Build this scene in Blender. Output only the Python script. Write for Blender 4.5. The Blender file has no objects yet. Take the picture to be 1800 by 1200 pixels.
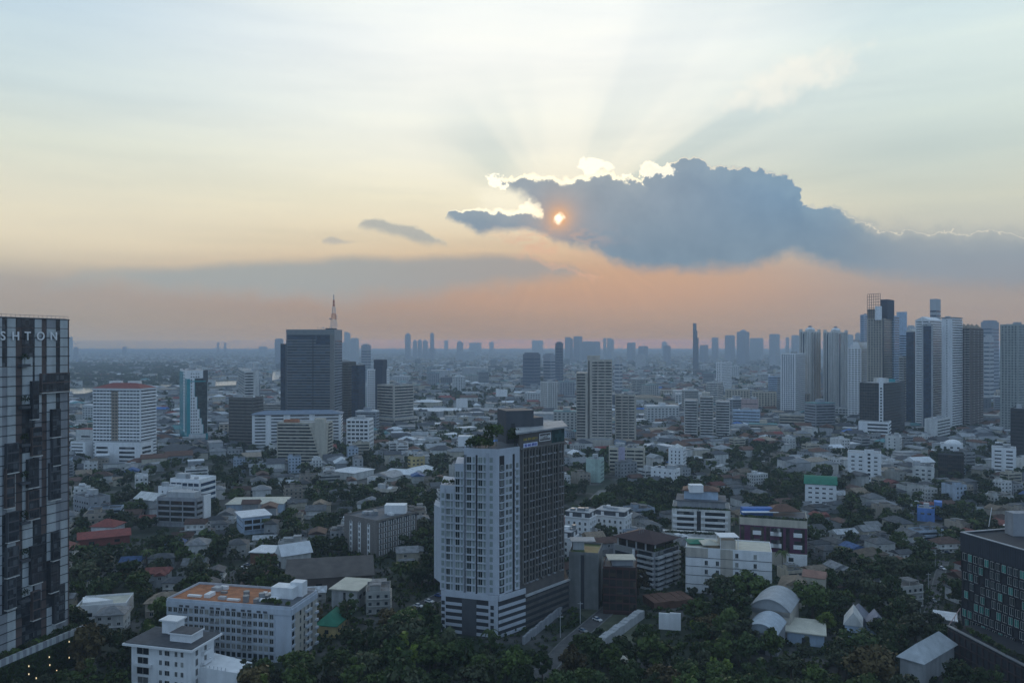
import bpy, math, random
import numpy as np
from math import sin, cos, tan, atan2, radians, pi, hypot, sqrt, exp

S = bpy.context.scene
C = S.collection
F, H0, HY = 1400.0, 115.0, 605.0          # focal length (photo pixels), eye height, horizon row


def lin(r, g, b):
    f = lambda c: (c / 255.0 / 12.92) if c / 255.0 <= 0.04045 else ((c / 255.0 + 0.055) / 1.055) ** 2.4
    return (f(r), f(g), f(b), 1.0)


# ------------------------------------------------------------------ camera
cam = bpy.data.cameras.new("camera")
cam.lens = 28.0
cam.sensor_width = 36.0
cam.shift_y = 5.0 / 1800.0
cam.clip_start = 1.0
cam.clip_end = 120000.0
camo = bpy.data.objects.new("camera", cam)
camo.location = (0, 0, H0)
camo.rotation_euler = (pi / 2, 0, 0)
C.objects.link(camo)
S.camera = camo

# ------------------------------------------------------------------ exposure / render
S.view_settings.view_transform = 'Standard'
S.view_settings.look = 'None'
S.view_settings.exposure = 0.0
S.view_settings.gamma = 1.0
S.view_settings.use_curve_mapping = False
S.render.engine = 'CYCLES'
S.cycles.use_denoising = True
S.cycles.max_bounces = 5
S.cycles.diffuse_bounces = 2
S.cycles.glossy_bounces = 2
S.cycles.transmission_bounces = 2
S.cycles.volume_bounces = 0
S.cycles.use_adaptive_sampling = True
S.cycles.adaptive_threshold = 0.015

# ------------------------------------------------------------------ sun and sky
SUN_AZ = math.atan((983 - 900) / F)
SUN_EL = math.atan((HY - 383) / F)
sun = bpy.data.lights.new("sun", 'SUN')
sun.energy = 0.5
sun.angle = radians(12)
sun.color = (1.0, 0.82, 0.62)
suno = bpy.data.objects.new("sun", sun)
suno.rotation_euler = (pi / 2 - SUN_EL, 0, pi - SUN_AZ)
C.objects.link(suno)

# haze: density per metre, colour, and what it adds up to at the horizon
HAZE_DENSITY = 1.6e-4
HAZE_COLOR = (0.57, 0.74, 0.93, 1)
HAZE_SEEN = lin(100, 120, 142)[:3]

world = bpy.data.worlds.new("World")
S.world = world
world.use_nodes = True
NT = world.node_tree
for n_ in list(NT.nodes):
    NT.nodes.remove(n_)


def sky_ae(px, py):
    x, z = (px - 900) / F, (HY - py) / F
    return atan2(x, 1.0), math.asin(z / sqrt(x * x + 1 + z * z))


def nd(t, **k):
    n = NT.nodes.new(t)
    for a, v in k.items():
        setattr(n, a, v)
    return n


def put(sock, v):
    if isinstance(v, (int, float)):
        sock.default_value = v
    elif isinstance(v, tuple):
        sock.default_value = v
    else:
        NT.links.new(v, sock)


def M(op, a, b=0.0, c=0.0, clamp=False):
    n = nd('ShaderNodeMath', operation=op, use_clamp=clamp)
    put(n.inputs[0], a)
    put(n.inputs[1], b)
    if op in ('MULTIPLY_ADD', 'SMOOTH_MIN', 'SMOOTH_MAX'):
        put(n.inputs[2], c)
    return n.outputs[0]


def SS(v, lo, hi, a=0.0, b=1.0):
    n = nd('ShaderNodeMapRange', interpolation_type='SMOOTHSTEP', clamp=True)
    put(n.inputs[0], v)
    for i, q in enumerate((lo, hi, a, b)):
        put(n.inputs[1 + i], q)
    return n.outputs[0]


def MIX(f, a, b, mode='MIX'):
    n = nd('ShaderNodeMix', data_type='RGBA', blend_type=mode, clamp_result=False)
    put(n.inputs[0], f)
    put(n.inputs[6], a)
    put(n.inputs[7], b)
    return n.outputs[2]


def NOISE(vec, scale, detail=5.0, rough=0.55, sc=None):
    if sc:
        m = nd('ShaderNodeMapping')
        put(m.inputs[0], vec)
        m.inputs[3].default_value = sc
        vec = m.outputs[0]
    n = nd('ShaderNodeTexNoise')
    put(n.inputs['Vector'], vec)
    n.inputs['Scale'].default_value = scale
    n.inputs['Detail'].default_value = detail
    n.inputs['Roughness'].default_value = rough
    return n.outputs['Fac']


def RAMP(v, stops, interp='EASE'):
    n = nd('ShaderNodeValToRGB')
    n.color_ramp.interpolation = interp
    e = n.color_ramp.elements
    while len(e) < len(stops):
        e.new(0.5)
    for el_, (p, c) in zip(e, stops):
        el_.position = p
        el_.color = c
    put(n.inputs[0], v)
    return n.outputs[0]


def CURVE(v, pts):
    n = nd('ShaderNodeFloatCurve')
    c = n.mapping.curves[0]
    c.points[0].location = pts[0]
    c.points[-1].location = pts[-1]
    for x, y in pts[1:-1]:
        c.points.new(x, y)
    for p in c.points:
        p.handle_type = 'VECTOR'
    n.mapping.extend = 'HORIZONTAL'
    n.mapping.update()
    put(n.inputs['Value'], v)
    return n.outputs[0]


def build_world():
    tc = nd('ShaderNodeTexCoord')
    vec = tc.outputs['Generated']
    sep = nd('ShaderNodeSeparateXYZ')
    put(sep.inputs[0], vec)
    X, Y, Z = sep.outputs
    az = M('ARCTAN2', X, Y)
    el = M('ARCSINE', Z)
    # turn the two angles into one plane for the cloud noise
    cmb = nd('ShaderNodeCombineXYZ')
    put(cmb.inputs[0], az)
    put(cmb.inputs[1], el)
    P = cmb.outputs[0]

    # ---- clear sky
    nishita = nd('ShaderNodeTexSky', sky_type='NISHITA')
    nishita.sun_disc = False
    nishita.sun_elevation = SUN_EL
    nishita.sun_rotation = SUN_AZ
    nishita.air_density = 1.5
    nishita.dust_density = 4.0
    nishita.ozone_density = 2.0
    clear = MIX(1.0, nishita.outputs[0], (0.10, 0.10, 0.10, 1), 'MULTIPLY')

    # ---- thin high overcast, a colour by height for three bearings and for the sky behind
    EM = 0.62

    def rp(px, rows):
        st = []
        for y, c in rows:
            a, e = sky_ae(px, y)
            st.append((min(1, max(0, e / EM)), lin(*c)))
        st.sort(key=lambda q: q[0])
        return RAMP(M('DIVIDE', el, EM), st, 'LINEAR')
    L = rp(100, [(602, (141, 141, 143)), (560, (152, 147, 143)), (520, (160, 154, 150)), (490, (170, 165, 159)), (455, (205, 195, 176)),
                 (420, (222, 212, 189)), (350, (222, 218, 199)), (250, (216, 222, 210)), (150, (206, 221, 222)), (0, (193, 215, 228)), (-250, (165, 190, 210))])
    Cc = rp(850, [(602, (148, 134, 129)), (560, (160, 143, 134)), (520, (176, 152, 139)), (480, (196, 170, 148)), (440, (218, 200, 172)), (400, (230, 216, 188)),
                  (350, (238, 230, 204)), (280, (241, 239, 224)), (200, (244, 246, 238)), (100, (250, 252, 248)), (0, (246, 251, 250)), (-250, (200, 215, 225))])
    R = rp(1750, [(602, (142, 133, 130)), (560, (156, 146, 142)), (500, (156, 152, 152)), (450, (160, 166, 170)), (405, (190, 192, 184)), (340, (204, 207, 193)),
                  (250, (200, 212, 206)), (150, (212, 226, 222)), (50, (216, 231, 230)), (0, (211, 229, 232)), (-250, (170, 195, 212))])
    back = RAMP(M('DIVIDE', el, 1.57), [(0.0, (0.36, 0.53, 0.78, 1)), (0.2, (0.46, 0.69, 1.02, 1)), (0.6, (0.44, 0.62, 0.86, 1)), (1.0, (0.38, 0.49, 0.62, 1))], 'LINEAR')
    col = MIX(SS(az, -0.62, -0.02), L, Cc)
    col = MIX(SS(az, 0.12, 0.52), col, R)
    # faint long streaks of high cloud
    st = NOISE(P, 1.0, 6, 0.62, (1.8, 17.0, 1))
    col = MIX(1.0, col, RAMP(st, [(0.28, (0.91, 0.925, 0.945, 1)), (0.5, (1.0, 1.0, 1.0, 1)), (0.72, (1.07, 1.055, 1.02, 1))], 'LINEAR'), 'MULTIPLY')

    # ---- polar coordinates about the sun
    sa, se = sky_ae(983, 383)
    da = M('SUBTRACT', az, sa)
    de = M('SUBTRACT', el, se)
    r = M('SQRT', M('ADD', M('MULTIPLY', da, da), M('MULTIPLY', de, de)))
    rp_ = M('MULTIPLY', r, F)                      # about photo pixels
    phi = M('DIVIDE', M('ADD', M('ARCTAN2', de, da), pi), 2 * pi)
    wob = NOISE(P, 5.0, 3)
    phi = M('ADD', phi, M('MULTIPLY', M('SUBTRACT', wob, 0.5), 0.012))

    def deg(a):
        return (a + 180.0) / 360.0
    g = lambda v: (v, v, v, 1)
    rays = RAMP(phi, [(0.0, g(.10)), (deg(-120), g(.0)), (deg(0), g(.5)), (deg(8), g(.65)), (deg(13), g(.52)), (deg(17), g(.75)), (deg(20), g(.66)), (deg(24), g(1.0)), (deg(28), g(.95)), (deg(31), g(.28)),
                      (deg(37), g(.08)), (deg(41), g(.15)), (deg(45), g(.12)), (deg(50), g(.32)), (deg(57), g(.42)), (deg(64), g(.44)), (deg(70), g(.14)), (deg(78), g(.0)),
                      (deg(96), g(.0)), (deg(107), g(.2)), (deg(113), g(.16)), (deg(120), g(.45)), (deg(126), g(.45)), (deg(133), g(.85)), (deg(142), g(.9)), (deg(152), g(.5)), (deg(162), g(.1)), (1.0, g(.05))], 'EASE')
    env = M('MULTIPLY', SS(rp_, 60, 150), M('ADD', M('MULTIPLY', SS(rp_, 130, 330, 1, 0), SS(da, -0.02, 0.02, 1, 0)), M('MULTIPLY', SS(rp_, 170, M('ADD', 330, M('MULTIPLY', SS(da, .02, .2), 420)), 1, 0), SS(da, -0.02, 0.02))))
    rf = M('MULTIPLY', M('MULTIPLY', rays, env), SS(de, -0.01, 0.05), clamp=True)
    col = MIX(rf, col, MIX(1.0, col, (0.66, 0.76, 0.84, 1), 'MULTIPLY'))
    # bright wash above the cloud and the lit bank of cloud high to one side
    wa, we = sky_ae(985, 300)
    wash = M('MULTIPLY', M('POWER', 2.718, M('MULTIPLY', rp_, -1 / 210.0)), SS(de, -0.03, 0.0))
    col = MIX(M('MULTIPLY', wash, 0.32), col, (1.02, 0.96, 0.78, 1))
    ba, be = sky_ae(1395, 138)
    bx = M('SUBTRACT', az, ba)
    by = M('SUBTRACT', M('SUBTRACT', el, be), M('MULTIPLY', bx, 0.22))
    bd = M('ADD', M('POWER', M('DIVIDE', bx, 0.085), 2), M('POWER', M('DIVIDE', by, 0.028), 2))
    bn = NOISE(P, 26.0, 6, 0.6)
    bank = SS(M('ADD', bd, M('MULTIPLY', M('SUBTRACT', bn, 0.5), 3.2)), 1.3, -0.1)
    col = MIX(M('MULTIPLY', bank, 0.65), col, (0.96, 0.93, 0.83, 1))
    # orange light under the cloud
    oa, oe = sky_ae(1100, 490)
    ox = M('DIVIDE', M('SUBTRACT', az, oa), 0.26)
    oy = M('DIVIDE', M('SUBTRACT', el, oe), 0.046)
    og = M('POWER', 2.718, M('MULTIPLY', M('ADD', M('MULTIPLY', ox, ox), M('MULTIPLY', oy, oy)), -1.0))
    col = MIX(M('MULTIPLY', og, 0.62), col, lin(200, 160, 134))
    low = RAMP(NOISE(nd_vec(phi), 1.0, 2, 0.5, (60, 1, 1)), [(0.35, (0.975, 0.975, 0.98, 1)), (0.65, (1.025, 1.015, 1.0, 1))], 'LINEAR')
    col = MIX(M('MULTIPLY', SS(de, -0.04, -0.09), SS(rp_, 350, 120)), col, MIX(1.0, col, low, 'MULTIPLY'))

    # ---- cloud shapes: an upper and a lower edge over bearing, both broken up by noise
    def N2(scale, amp, detail=7.0):
        n = nd('ShaderNodeTexNoise')
        put(n.inputs['Vector'], P)
        n.inputs['Scale'].default_value = scale
        n.inputs['Detail'].default_value = detail
        n.inputs['Roughness'].default_value = 0.62
        s2 = nd('ShaderNodeSeparateColor')
        put(s2.inputs[0], n.outputs['Color'])
        return (M('MULTIPLY', M('SUBTRACT', s2.outputs[0], 0.5), amp), M('MULTIPLY', M('SUBTRACT', s2.outputs[1], 0.5), amp))
    nx, ny = N2(46.0, 50 / F, 8.0)
    sx, sy = N2(14.0, 60 / F, 4.0)

    def xnorm(px, x0, x1):
        a0, a1 = sky_ae(x0, 400)[0], sky_ae(x1, 400)[0]
        return (sky_ae(px, 400)[0] - a0) / (a1 - a0)

    def edges(x0, x1, top, bot, ax, ay_t, ay_b):
        a0, a1 = sky_ae(x0, 400)[0], sky_ae(x1, 400)[0]
        u = M('DIVIDE', M('SUBTRACT', M('ADD', az, ax), a0), a1 - a0)
        ET = 0.35
        T = M('MULTIPLY', CURVE(u, [(xnorm(x, x0, x1), sky_ae(x, y)[1] / ET) for x, y in top]), ET)
        B = M('MULTIPLY', CURVE(u, [(xnorm(x, x0, x1), sky_ae(x, y)[1] / ET) for x, y in bot]), ET)
        cut = M('MULTIPLY', M('SUBTRACT', 1.0, M('MULTIPLY', SS(u, 0.0, 0.012), SS(u, 1.0, 0.99))), 0.2)
        return M('SUBTRACT', M('SUBTRACT', T, M('ADD', el, ay_t)), cut), M('SUBTRACT', M('ADD', el, ay_b), B)

    # broad grey band low down
    t, b = edges(60, 1060, [(60, 500), (150, 474), (300, 464), (450, 456), (600, 447), (700, 451), (800, 446), (880, 441), (935, 446), (960, 458), (1000, 462), (1015, 474), (1060, 486)],
                 [(60, 500), (200, 506), (350, 517), (600, 528), (750, 523), (900, 508), (980, 494), (1060, 486)], sx, M('MULTIPLY', sy, 0.35), sy)
    m5 = M('MULTIPLY', SS(t, -0.004, 0.012), SS(b, -0.012, 0.02))
    col = MIX(M('MULTIPLY', m5, 0.88), col, MIX(SS(az, -0.3, 0.05), lin(158, 165, 166), lin(158, 158, 158)))
    t5, b5 = edges(860, 1060, [(860, 446), (925, 443), (940, 450), (955, 460), (1000, 464), (1015, 476), (1060, 490)], [(860, 470), (1060, 492)], nx, ny, ny)
    rim5 = M('MULTIPLY', M('MULTIPLY', SS(t5, -0.001, 0.002), SS(t5, 0.008, 0.002)), SS(az, sky_ae(880, 400)[0], sky_ae(930, 400)[0]))
    col = MIX(M('MULTIPLY', rim5, 0.24), col, lin(236, 184, 154))

    rim_fall = M('POWER', 2.718, M('MULTIPLY', rp_, -1 / 105.0))
    cl_col = MIX(SS(rp_, 60, 420), lin(146, 158, 169), lin(121, 148, 172))
    cl_col = MIX(SS(de, -0.06, 0.03), lin(124, 144, 161), cl_col)
    lump = NOISE(P, 30.0, 6, 0.6)
    cl_col = MIX(1.0, cl_col, RAMP(lump, [(0.3, (0.95, 0.96, 0.97, 1)), (0.7, (1.08, 1.07, 1.06, 1))], 'LINEAR'), 'MULTIPLY')
    cl_col = MIX(M('MULTIPLY', SS(az, sky_ae(1420, 400)[0], sky_ae(1640, 400)[0]), 0.75), cl_col, lin(140, 153, 165))

    def cloud(col, x0, x1, top, bot, rimw, soft_b, amp=1.0, hard=0.0026, tint=None, rimk=1.0, opac=1.0, tail=False):
        ax = M('MULTIPLY', nx, amp)
        ay = M('MULTIPLY', ny, amp)
        t, b = edges(x0, x1, top, bot, ax, ay, M('ADD', M('MULTIPLY', ay, 0.5), M('MULTIPLY', sy, 0.3)))
        if tail:
            hard = M('ADD', hard, M('MULTIPLY', SS(az, sky_ae(1430, 400)[0], sky_ae(1560, 400)[0]), 0.012))
            opac = M('SUBTRACT', 1.0, M('MULTIPLY', SS(az, sky_ae(1440, 400)[0], sky_ae(1800, 400)[0]), 0.42))
        m = M('MULTIPLY', SS(t, M('MULTIPLY', hard, -1.0), hard), SS(b, -soft_b, soft_b))
        body = MIX(SS(t, 0.0, 0.03), MIX(1.0, tint or cl_col, (1.16, 1.12, 1.06, 1), 'MULTIPLY'), tint or cl_col)
        col = MIX(M('MULTIPLY', m, opac), col, body)
        w = M('MULTIPLY', M('ADD', M('MULTIPLY', rim_fall, 3.2), 0.30), rimw / F)
        rim = M('MULTIPLY', M('MULTIPLY', SS(M('DIVIDE', t, w), -0.5, 0.05), SS(M('DIVIDE', t, w), 1.0, 0.3)), SS(b, -soft_b, soft_b))
        k = M('MULTIPLY', M('ADD', M('MULTIPLY', rim_fall, 2.2), 0.5), rimk, clamp=True)
        rc = MIX(SS(rp_, 60, 330), (1.25, 1.15, 0.86, 1), lin(236, 226, 205))
        return MIX(M('MULTIPLY', rim, k), col, rc)
    # small detached clouds
    col = cloud(col, 630, 785, [(630, 396), (640, 390), (655, 384), (700, 396), (735, 401), (755, 412), (785, 430)], [(630, 396), (660, 402), (700, 414), (745, 427), (785, 430)], 3, 0.006, 0.5, 0.003, lin(160, 166, 168), 0.2, .85)
    col = cloud(col, 565, 630, [(565, 425), (585, 417), (605, 421), (630, 425)], [(565, 425), (585, 428), (610, 427), (630, 425)], 3, 0.003, 0.4, 0.003, lin(172, 172, 170), 0.1, .8)
    # sunlit cream bank seen through the notch
    def patch(col, px, py, rx, ry, c, k, soft, amt=1.6, tilt=0.0):
        pa, pe = sky_ae(px, py)
        ux = M('SUBTRACT', M('ADD', az, nx), pa)
        uy = M('SUBTRACT', M('SUBTRACT', M('ADD', el, ny), pe), M('MULTIPLY', ux, tilt))
        dd = M('ADD', M('POWER', M('DIVIDE', ux, rx / F), 2), M('POWER', M('DIVIDE', uy, ry / F), 2))
        dd = M('ADD', dd, M('MULTIPLY', M('SUBTRACT', NOISE(P, 120.0, 5, .6), 0.5), amt))
        return MIX(M('MULTIPLY', SS(dd, 1.0 + soft, 1.0 - soft), k), col, c)
    col = patch(col, 898, 350, 58, 20, (1.0, 0.94, 0.76, 1), .5, .9, .8)
    col = patch(col, 934, 364, 15, 12, (1.25, 1.15, 0.88, 1), 1, .3)
    # the wing below it
    col = cloud(col, 780, 1010, [(780, 376), (800, 369), (830, 366), (870, 369), (905, 371), (930, 372), (945, 373), (1010, 366)], [(780, 376), (805, 390), (845, 410), (880, 405), (925, 404), (960, 412), (1010, 428)], 5, 0.006, 0.8)
    # main body with the tail that trails off beyond it
    col = cloud(col, 872, 1820, [(872, 326), (884, 316), (900, 311), (940, 309), (985, 315), (1005, 318), (1022, 311), (1050, 304), (1085, 307), (1128, 316), (1138, 291), (1175, 287), (1200, 272), (1230, 274), (1245, 290), (1300, 295), (1380, 308), (1402, 330), (1416, 366), (1470, 365), (1500, 388), (1560, 402), (1650, 407), (1740, 410), (1820, 414)],
                [(872, 328), (890, 330), (908, 337), (930, 348), (944, 360), (950, 372), (956, 404), (975, 416), (1000, 428), (1040, 436), (1072, 452), (1110, 470), (1200, 475), (1290, 472), (1340, 462), (1392, 440), (1430, 458), (1520, 478), (1650, 492), (1820, 505)], 5.5, 0.012, 1.0, tail=True)
    for q in ((872, 320, 17, 11, 1), (1040, 292, 24, 12, 1), (1068, 297, 10, 6, .8), (1158, 297, 27, 10, .8), (1106, 309, 6, 2.5, .8)):
        col = patch(col, *q[:4], (1.2, 1.13, 0.92, 1), q[4], .3, 2.0)
    # soft salmon wisps under the sun
    wn = NOISE(P, 22.0, 6, 0.65, (1, 2.2, 1))
    wx = M('DIVIDE', M('SUBTRACT', az, sky_ae(965, 415)[0]), 0.055)
    wy = M('DIVIDE', M('SUBTRACT', el, sky_ae(965, 424)[1]), 0.017)
    wm = M('MULTIPLY', M('POWER', 2.718, M('MULTIPLY', M('ADD', M('MULTIPLY', wx, wx), M('MULTIPLY', wy, wy)), -1)), SS(wn, 0.44, 0.62))
    col = MIX(M('MULTIPLY', wm, 0.7), col, lin(222, 176, 152))
    # the sun in its hole in the cloud
    wig = M('MULTIPLY', M('SUBTRACT', NOISE(P, 90.0, 4), 0.5), 15.0)
    rs = M('ADD', rp_, wig)
    col = MIX(M('MULTIPLY', M('POWER', 2.718, M('MULTIPLY', rp_, -1 / 18.0)), 1.15, clamp=True), col, lin(255, 186, 120))
    col = MIX(SS(rs, 12, 3), col, (1.7, 1.5, 1.15, 1))

    # ---- round the compass: behind the camera the plain evening sky
    front = M('MULTIPLY', SS(M('ABSOLUTE', az), 1.5, 0.75), SS(el, 1.1, 0.6))
    # the low sky is seen through kilometres of lit haze: give it the strength to come through
    path = M('DIVIDE', -85.0 * HAZE_DENSITY, M('MAXIMUM', M('SINE', el), 85.0 / 21500.0))
    tr_ = M('MAXIMUM', M('POWER', 2.71828, path), 0.022)
    inv = M('DIVIDE', 1.0, tr_)
    hz = nd('ShaderNodeVectorMath', operation='SCALE')
    hz.inputs[0].default_value = HAZE_SEEN
    put(hz.inputs['Scale'], M('SUBTRACT', 1.0, tr_))
    sb = nd('ShaderNodeVectorMath', operation='SUBTRACT')
    put(sb.inputs[0], col)
    put(sb.inputs[1], hz.outputs[0])
    mu = nd('ShaderNodeVectorMath', operation='SCALE')
    put(mu.inputs[0], sb.outputs[0])
    put(mu.inputs['Scale'], inv)
    mxm = nd('ShaderNodeVectorMath', operation='MAXIMUM')
    put(mxm.inputs[0], mu.outputs[0])
    tot = MIX(front, MIX(0.25, back, clear), mxm.outputs[0])
    below = SS(el, -0.012, -0.006)
    tot = MIX(below, (0.05, 0.06, 0.07, 1), tot)
    bg = nd('ShaderNodeBackground')
    put(bg.inputs[0], tot)
    bg.inputs[1].default_value = 1.0
    out = nd('ShaderNodeOutputWorld')
    NT.links.new(bg.outputs[0], out.inputs[0])


def nd_vec(v):
    c = nd('ShaderNodeCombineXYZ')
    put(c.inputs[0], v)
    return c.outputs[0]


build_world()
world.cycles.sampling_method = 'MANUAL'
world.cycles.sample_map_resolution = 1024

# ------------------------------------------------------------------ mesh helpers
class MB:
    def __init__(s):
        s.v, s.f, s.m = [], [], []

    def add(s, vs, fs, mi=0):
        o = len(s.v)
        s.v.extend(vs)
        s.f.extend([tuple(i + o for i in f) for f in fs])
        s.m.extend([mi] * len(fs))

    def hexa(s, a, b, c, d, z0, z1, mi=0):
        s.add([(*a, z0), (*b, z0), (*c, z0), (*d, z0), (*a, z1), (*b, z1), (*c, z1), (*d, z1)],
              [(3, 2, 1, 0), (4, 5, 6, 7), (0, 1, 5, 4), (1, 2, 6, 5), (2, 3, 7, 6), (3, 0, 4, 7)], mi)

    def box(s, x0, x1, y0, y1, z0, z1, mi=0):
        s.hexa((x0, y0), (x1, y0), (x1, y1), (x0, y1), z0, z1, mi)

    def prism(s, pts, z0, z1, mi=0):
        n = len(pts)
        s.add([(p[0], p[1], z0) for p in pts] + [(p[0], p[1], z1) for p in pts],
              [tuple(range(n - 1, -1, -1)), tuple(range(n, 2 * n))] + [(i, (i + 1) % n, n + (i + 1) % n, n + i) for i in range(n)], mi)

    def ebox(s, p0, p1, s0, s1, z0, z1, n0, n1, mi=0):
        ex, ey = p1[0] - p0[0], p1[1] - p0[1]
        l = hypot(ex, ey)
        ex, ey = ex / l, ey / l
        q = lambda t, n: (p0[0] + ex * t + ey * n, p0[1] + ey * t - ex * n)
        s.hexa(q(s0, n1), q(s1, n1), q(s1, n0), q(s0, n0), z0, z1, mi)

    def cyl(s, x, y, z0, z1, r0, r1=None, n=10, mi=0):
        r1 = r0 if r1 is None else r1
        vs = [(x + r0 * cos(2 * pi * i / n), y + r0 * sin(2 * pi * i / n), z0) for i in range(n)] + \
             [(x + r1 * cos(2 * pi * i / n), y + r1 * sin(2 * pi * i / n), z1) for i in range(n)]
        s.add(vs, [tuple(range(n - 1, -1, -1)), tuple(range(n, 2 * n))] + [(i, (i + 1) % n, n + (i + 1) % n, n + i) for i in range(n)], mi)

    def tube(s, a, b, r, n=5, mi=0):
        a, b = np.array(a, float), np.array(b, float)
        d = (b - a) / np.linalg.norm(b - a)
        u = np.cross(d, (0, 0, 1) if abs(d[2]) < .9 else (1, 0, 0))
        u /= np.linalg.norm(u)
        w = np.cross(d, u)
        vs = [tuple(p + r * (cos(2 * pi * i / n) * u + sin(2 * pi * i / n) * w)) for p in (a, b) for i in range(n)]
        s.add(vs, [(i, (i + 1) % n, n + (i + 1) % n, n + i) for i in range(n)] + [tuple(range(n - 1, -1, -1)), tuple(range(n, 2 * n))], mi)

    def dome(s, x, y, z, r, h, n=16, k=5, mi=0):
        vs, fs = [], []
        for j in range(k):
            a = j / k * pi / 2
            vs += [(x + r * cos(a) * cos(2 * pi * i / n), y + r * cos(a) * sin(2 * pi * i / n), z + h * sin(a)) for i in range(n)]
        vs.append((x, y, z + h))
        for j in range(k - 1):
            fs += [(j * n + i, j * n + (i + 1) % n, (j + 1) * n + (i + 1) % n, (j + 1) * n + i) for i in range(n)]
        fs += [((k - 1) * n + i, (k - 1) * n + (i + 1) % n, k * n) for i in range(n)]
        s.add(vs, fs, mi)

    def hip(s, pts, z0, h, over=0.6, ridge=None, mi=0, th=0.25, gable=False):
        # pts: four corners a b c d; the ridge runs along the longer side
        P = [np.array(p[:2], float) for p in pts]
        c = sum(P) / 4
        if np.linalg.norm(P[1] - P[0]) < np.linalg.norm(P[2] - P[1]):
            P = [P[1], P[2], P[3], P[0]]
        e = (P[1] - P[0]) / np.linalg.norm(P[1] - P[0])
        g = (P[3] - P[0]) / np.linalg.norm(P[3] - P[0])
        P = [P[0] - over * e - over * g, P[1] + over * e - over * g, P[2] + over * e + over * g, P[3] - over * e + over * g]
        l, w = np.linalg.norm(P[1] - P[0]), np.linalg.norm(P[3] - P[0])
        ins = 0.0 if gable else min(w / 2, l / 2 - .05)
        m0, m1 = (P[0] + P[3]) / 2 + e * ins, (P[1] + P[2]) / 2 - e * ins
        vs = [(*p, z0) for p in P] + [(*p, z0 + th) for p in P] + [(*m0, z0 + th + h), (*m1, z0 + th + h)]
        fs = [(3, 2, 1, 0), (0, 1, 5, 4), (1, 2, 6, 5), (2, 3, 7, 6), (3, 0, 4, 7), (4, 5, 9, 8), (6, 7, 8, 9), (5, 6, 9), (7, 4, 8)]
        s.add(vs, fs, mi)

    def barrel(s, p0, p1, p2, p3, z0, h, n=10, over=.8, mi=0):
        # arched roof: the arch spans p0->p1, the hall runs p1->p2
        P = [np.array(p, float) for p in (p0, p1, p2, p3)]
        vs = []
        for i in range(n + 1):
            t = i / n
            zz = z0 + h * (1 - (2 * t - 1) ** 2)
            a = P[0] + (P[1] - P[0]) * (t * 1.06 - .03)
            b = P[3] + (P[2] - P[3]) * (t * 1.06 - .03)
            d = (b - a) / np.linalg.norm(b - a)
            a, b = a - d * over, b + d * over
            vs += [(*a, zz), (*b, zz), (*a, zz + .3), (*b, zz + .3)]
        fs = []
        for i in range(n):
            o, q = i * 4, i * 4 + 4
            fs += [(o + 2, q + 2, q + 3, o + 3), (o, o + 1, q + 1, q), (o, q, q + 2, o + 2), (o + 1, o + 3, q + 3, q + 1)]
        fs += [(0, 2, 3, 1), (n * 4, n * 4 + 1, n * 4 + 3, n * 4 + 2)]
        # end walls under the arch
        for k in (0, 1):
            base = len(vs)
            q0, q1 = (P[0], P[1]) if k == 0 else (P[3], P[2])
            vs += [(*q0, z0 - 2.0), (*q1, z0 - 2.0)]
            for i in range(n + 1):
                t = i / n
                pt = q0 + (q1 - q0) * t
                vs.append((*pt, z0 + h * (1 - (2 * t - 1) ** 2) - .02))
            fs.append((base, base + 1) + tuple(range(base + 2 + n, base + 1, -1)))
        s.add(vs, fs, mi)

    def mesh(s, name, mats, off=(0, 0, 0), smooth=False):
        me = bpy.data.meshes.new(name)
        v = np.array(s.v, dtype=np.float64) - np.array(off)
        me.from_pydata(v.tolist(), [], s.f)
        for m in (mats if isinstance(mats, (list, tuple)) else [mats]):
            me.materials.append(m)
        if any(s.m):
            me.polygons.foreach_set('material_index', s.m)
        if smooth:
            me.polygons.foreach_set('use_smooth', [True] * len(s.f))
        me.update()
        return me

    def build(s, name, mats, parent=None, off=(0, 0, 0), loc=(0, 0, 0), smooth=False):
        return link(name, s.mesh(name, mats, off, smooth), parent, loc)


def link(name, data, parent=None, loc=(0, 0, 0), rz=0.0):
    o = bpy.data.objects.new(name, data)
    o.location = loc
    o.rotation_euler = (0, 0, rz)
    if parent is not None:
        o.parent = parent
    C.objects.link(o)
    return o


def tag(o, label=None, cat=None, group=None, kind=None):
    for k, v in (('label', label), ('category', cat), ('group', group), ('kind', kind)):
        if v:
            o[k] = v
    return o


# ------------------------------------------------------------------ materials
MATS = {}


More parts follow.
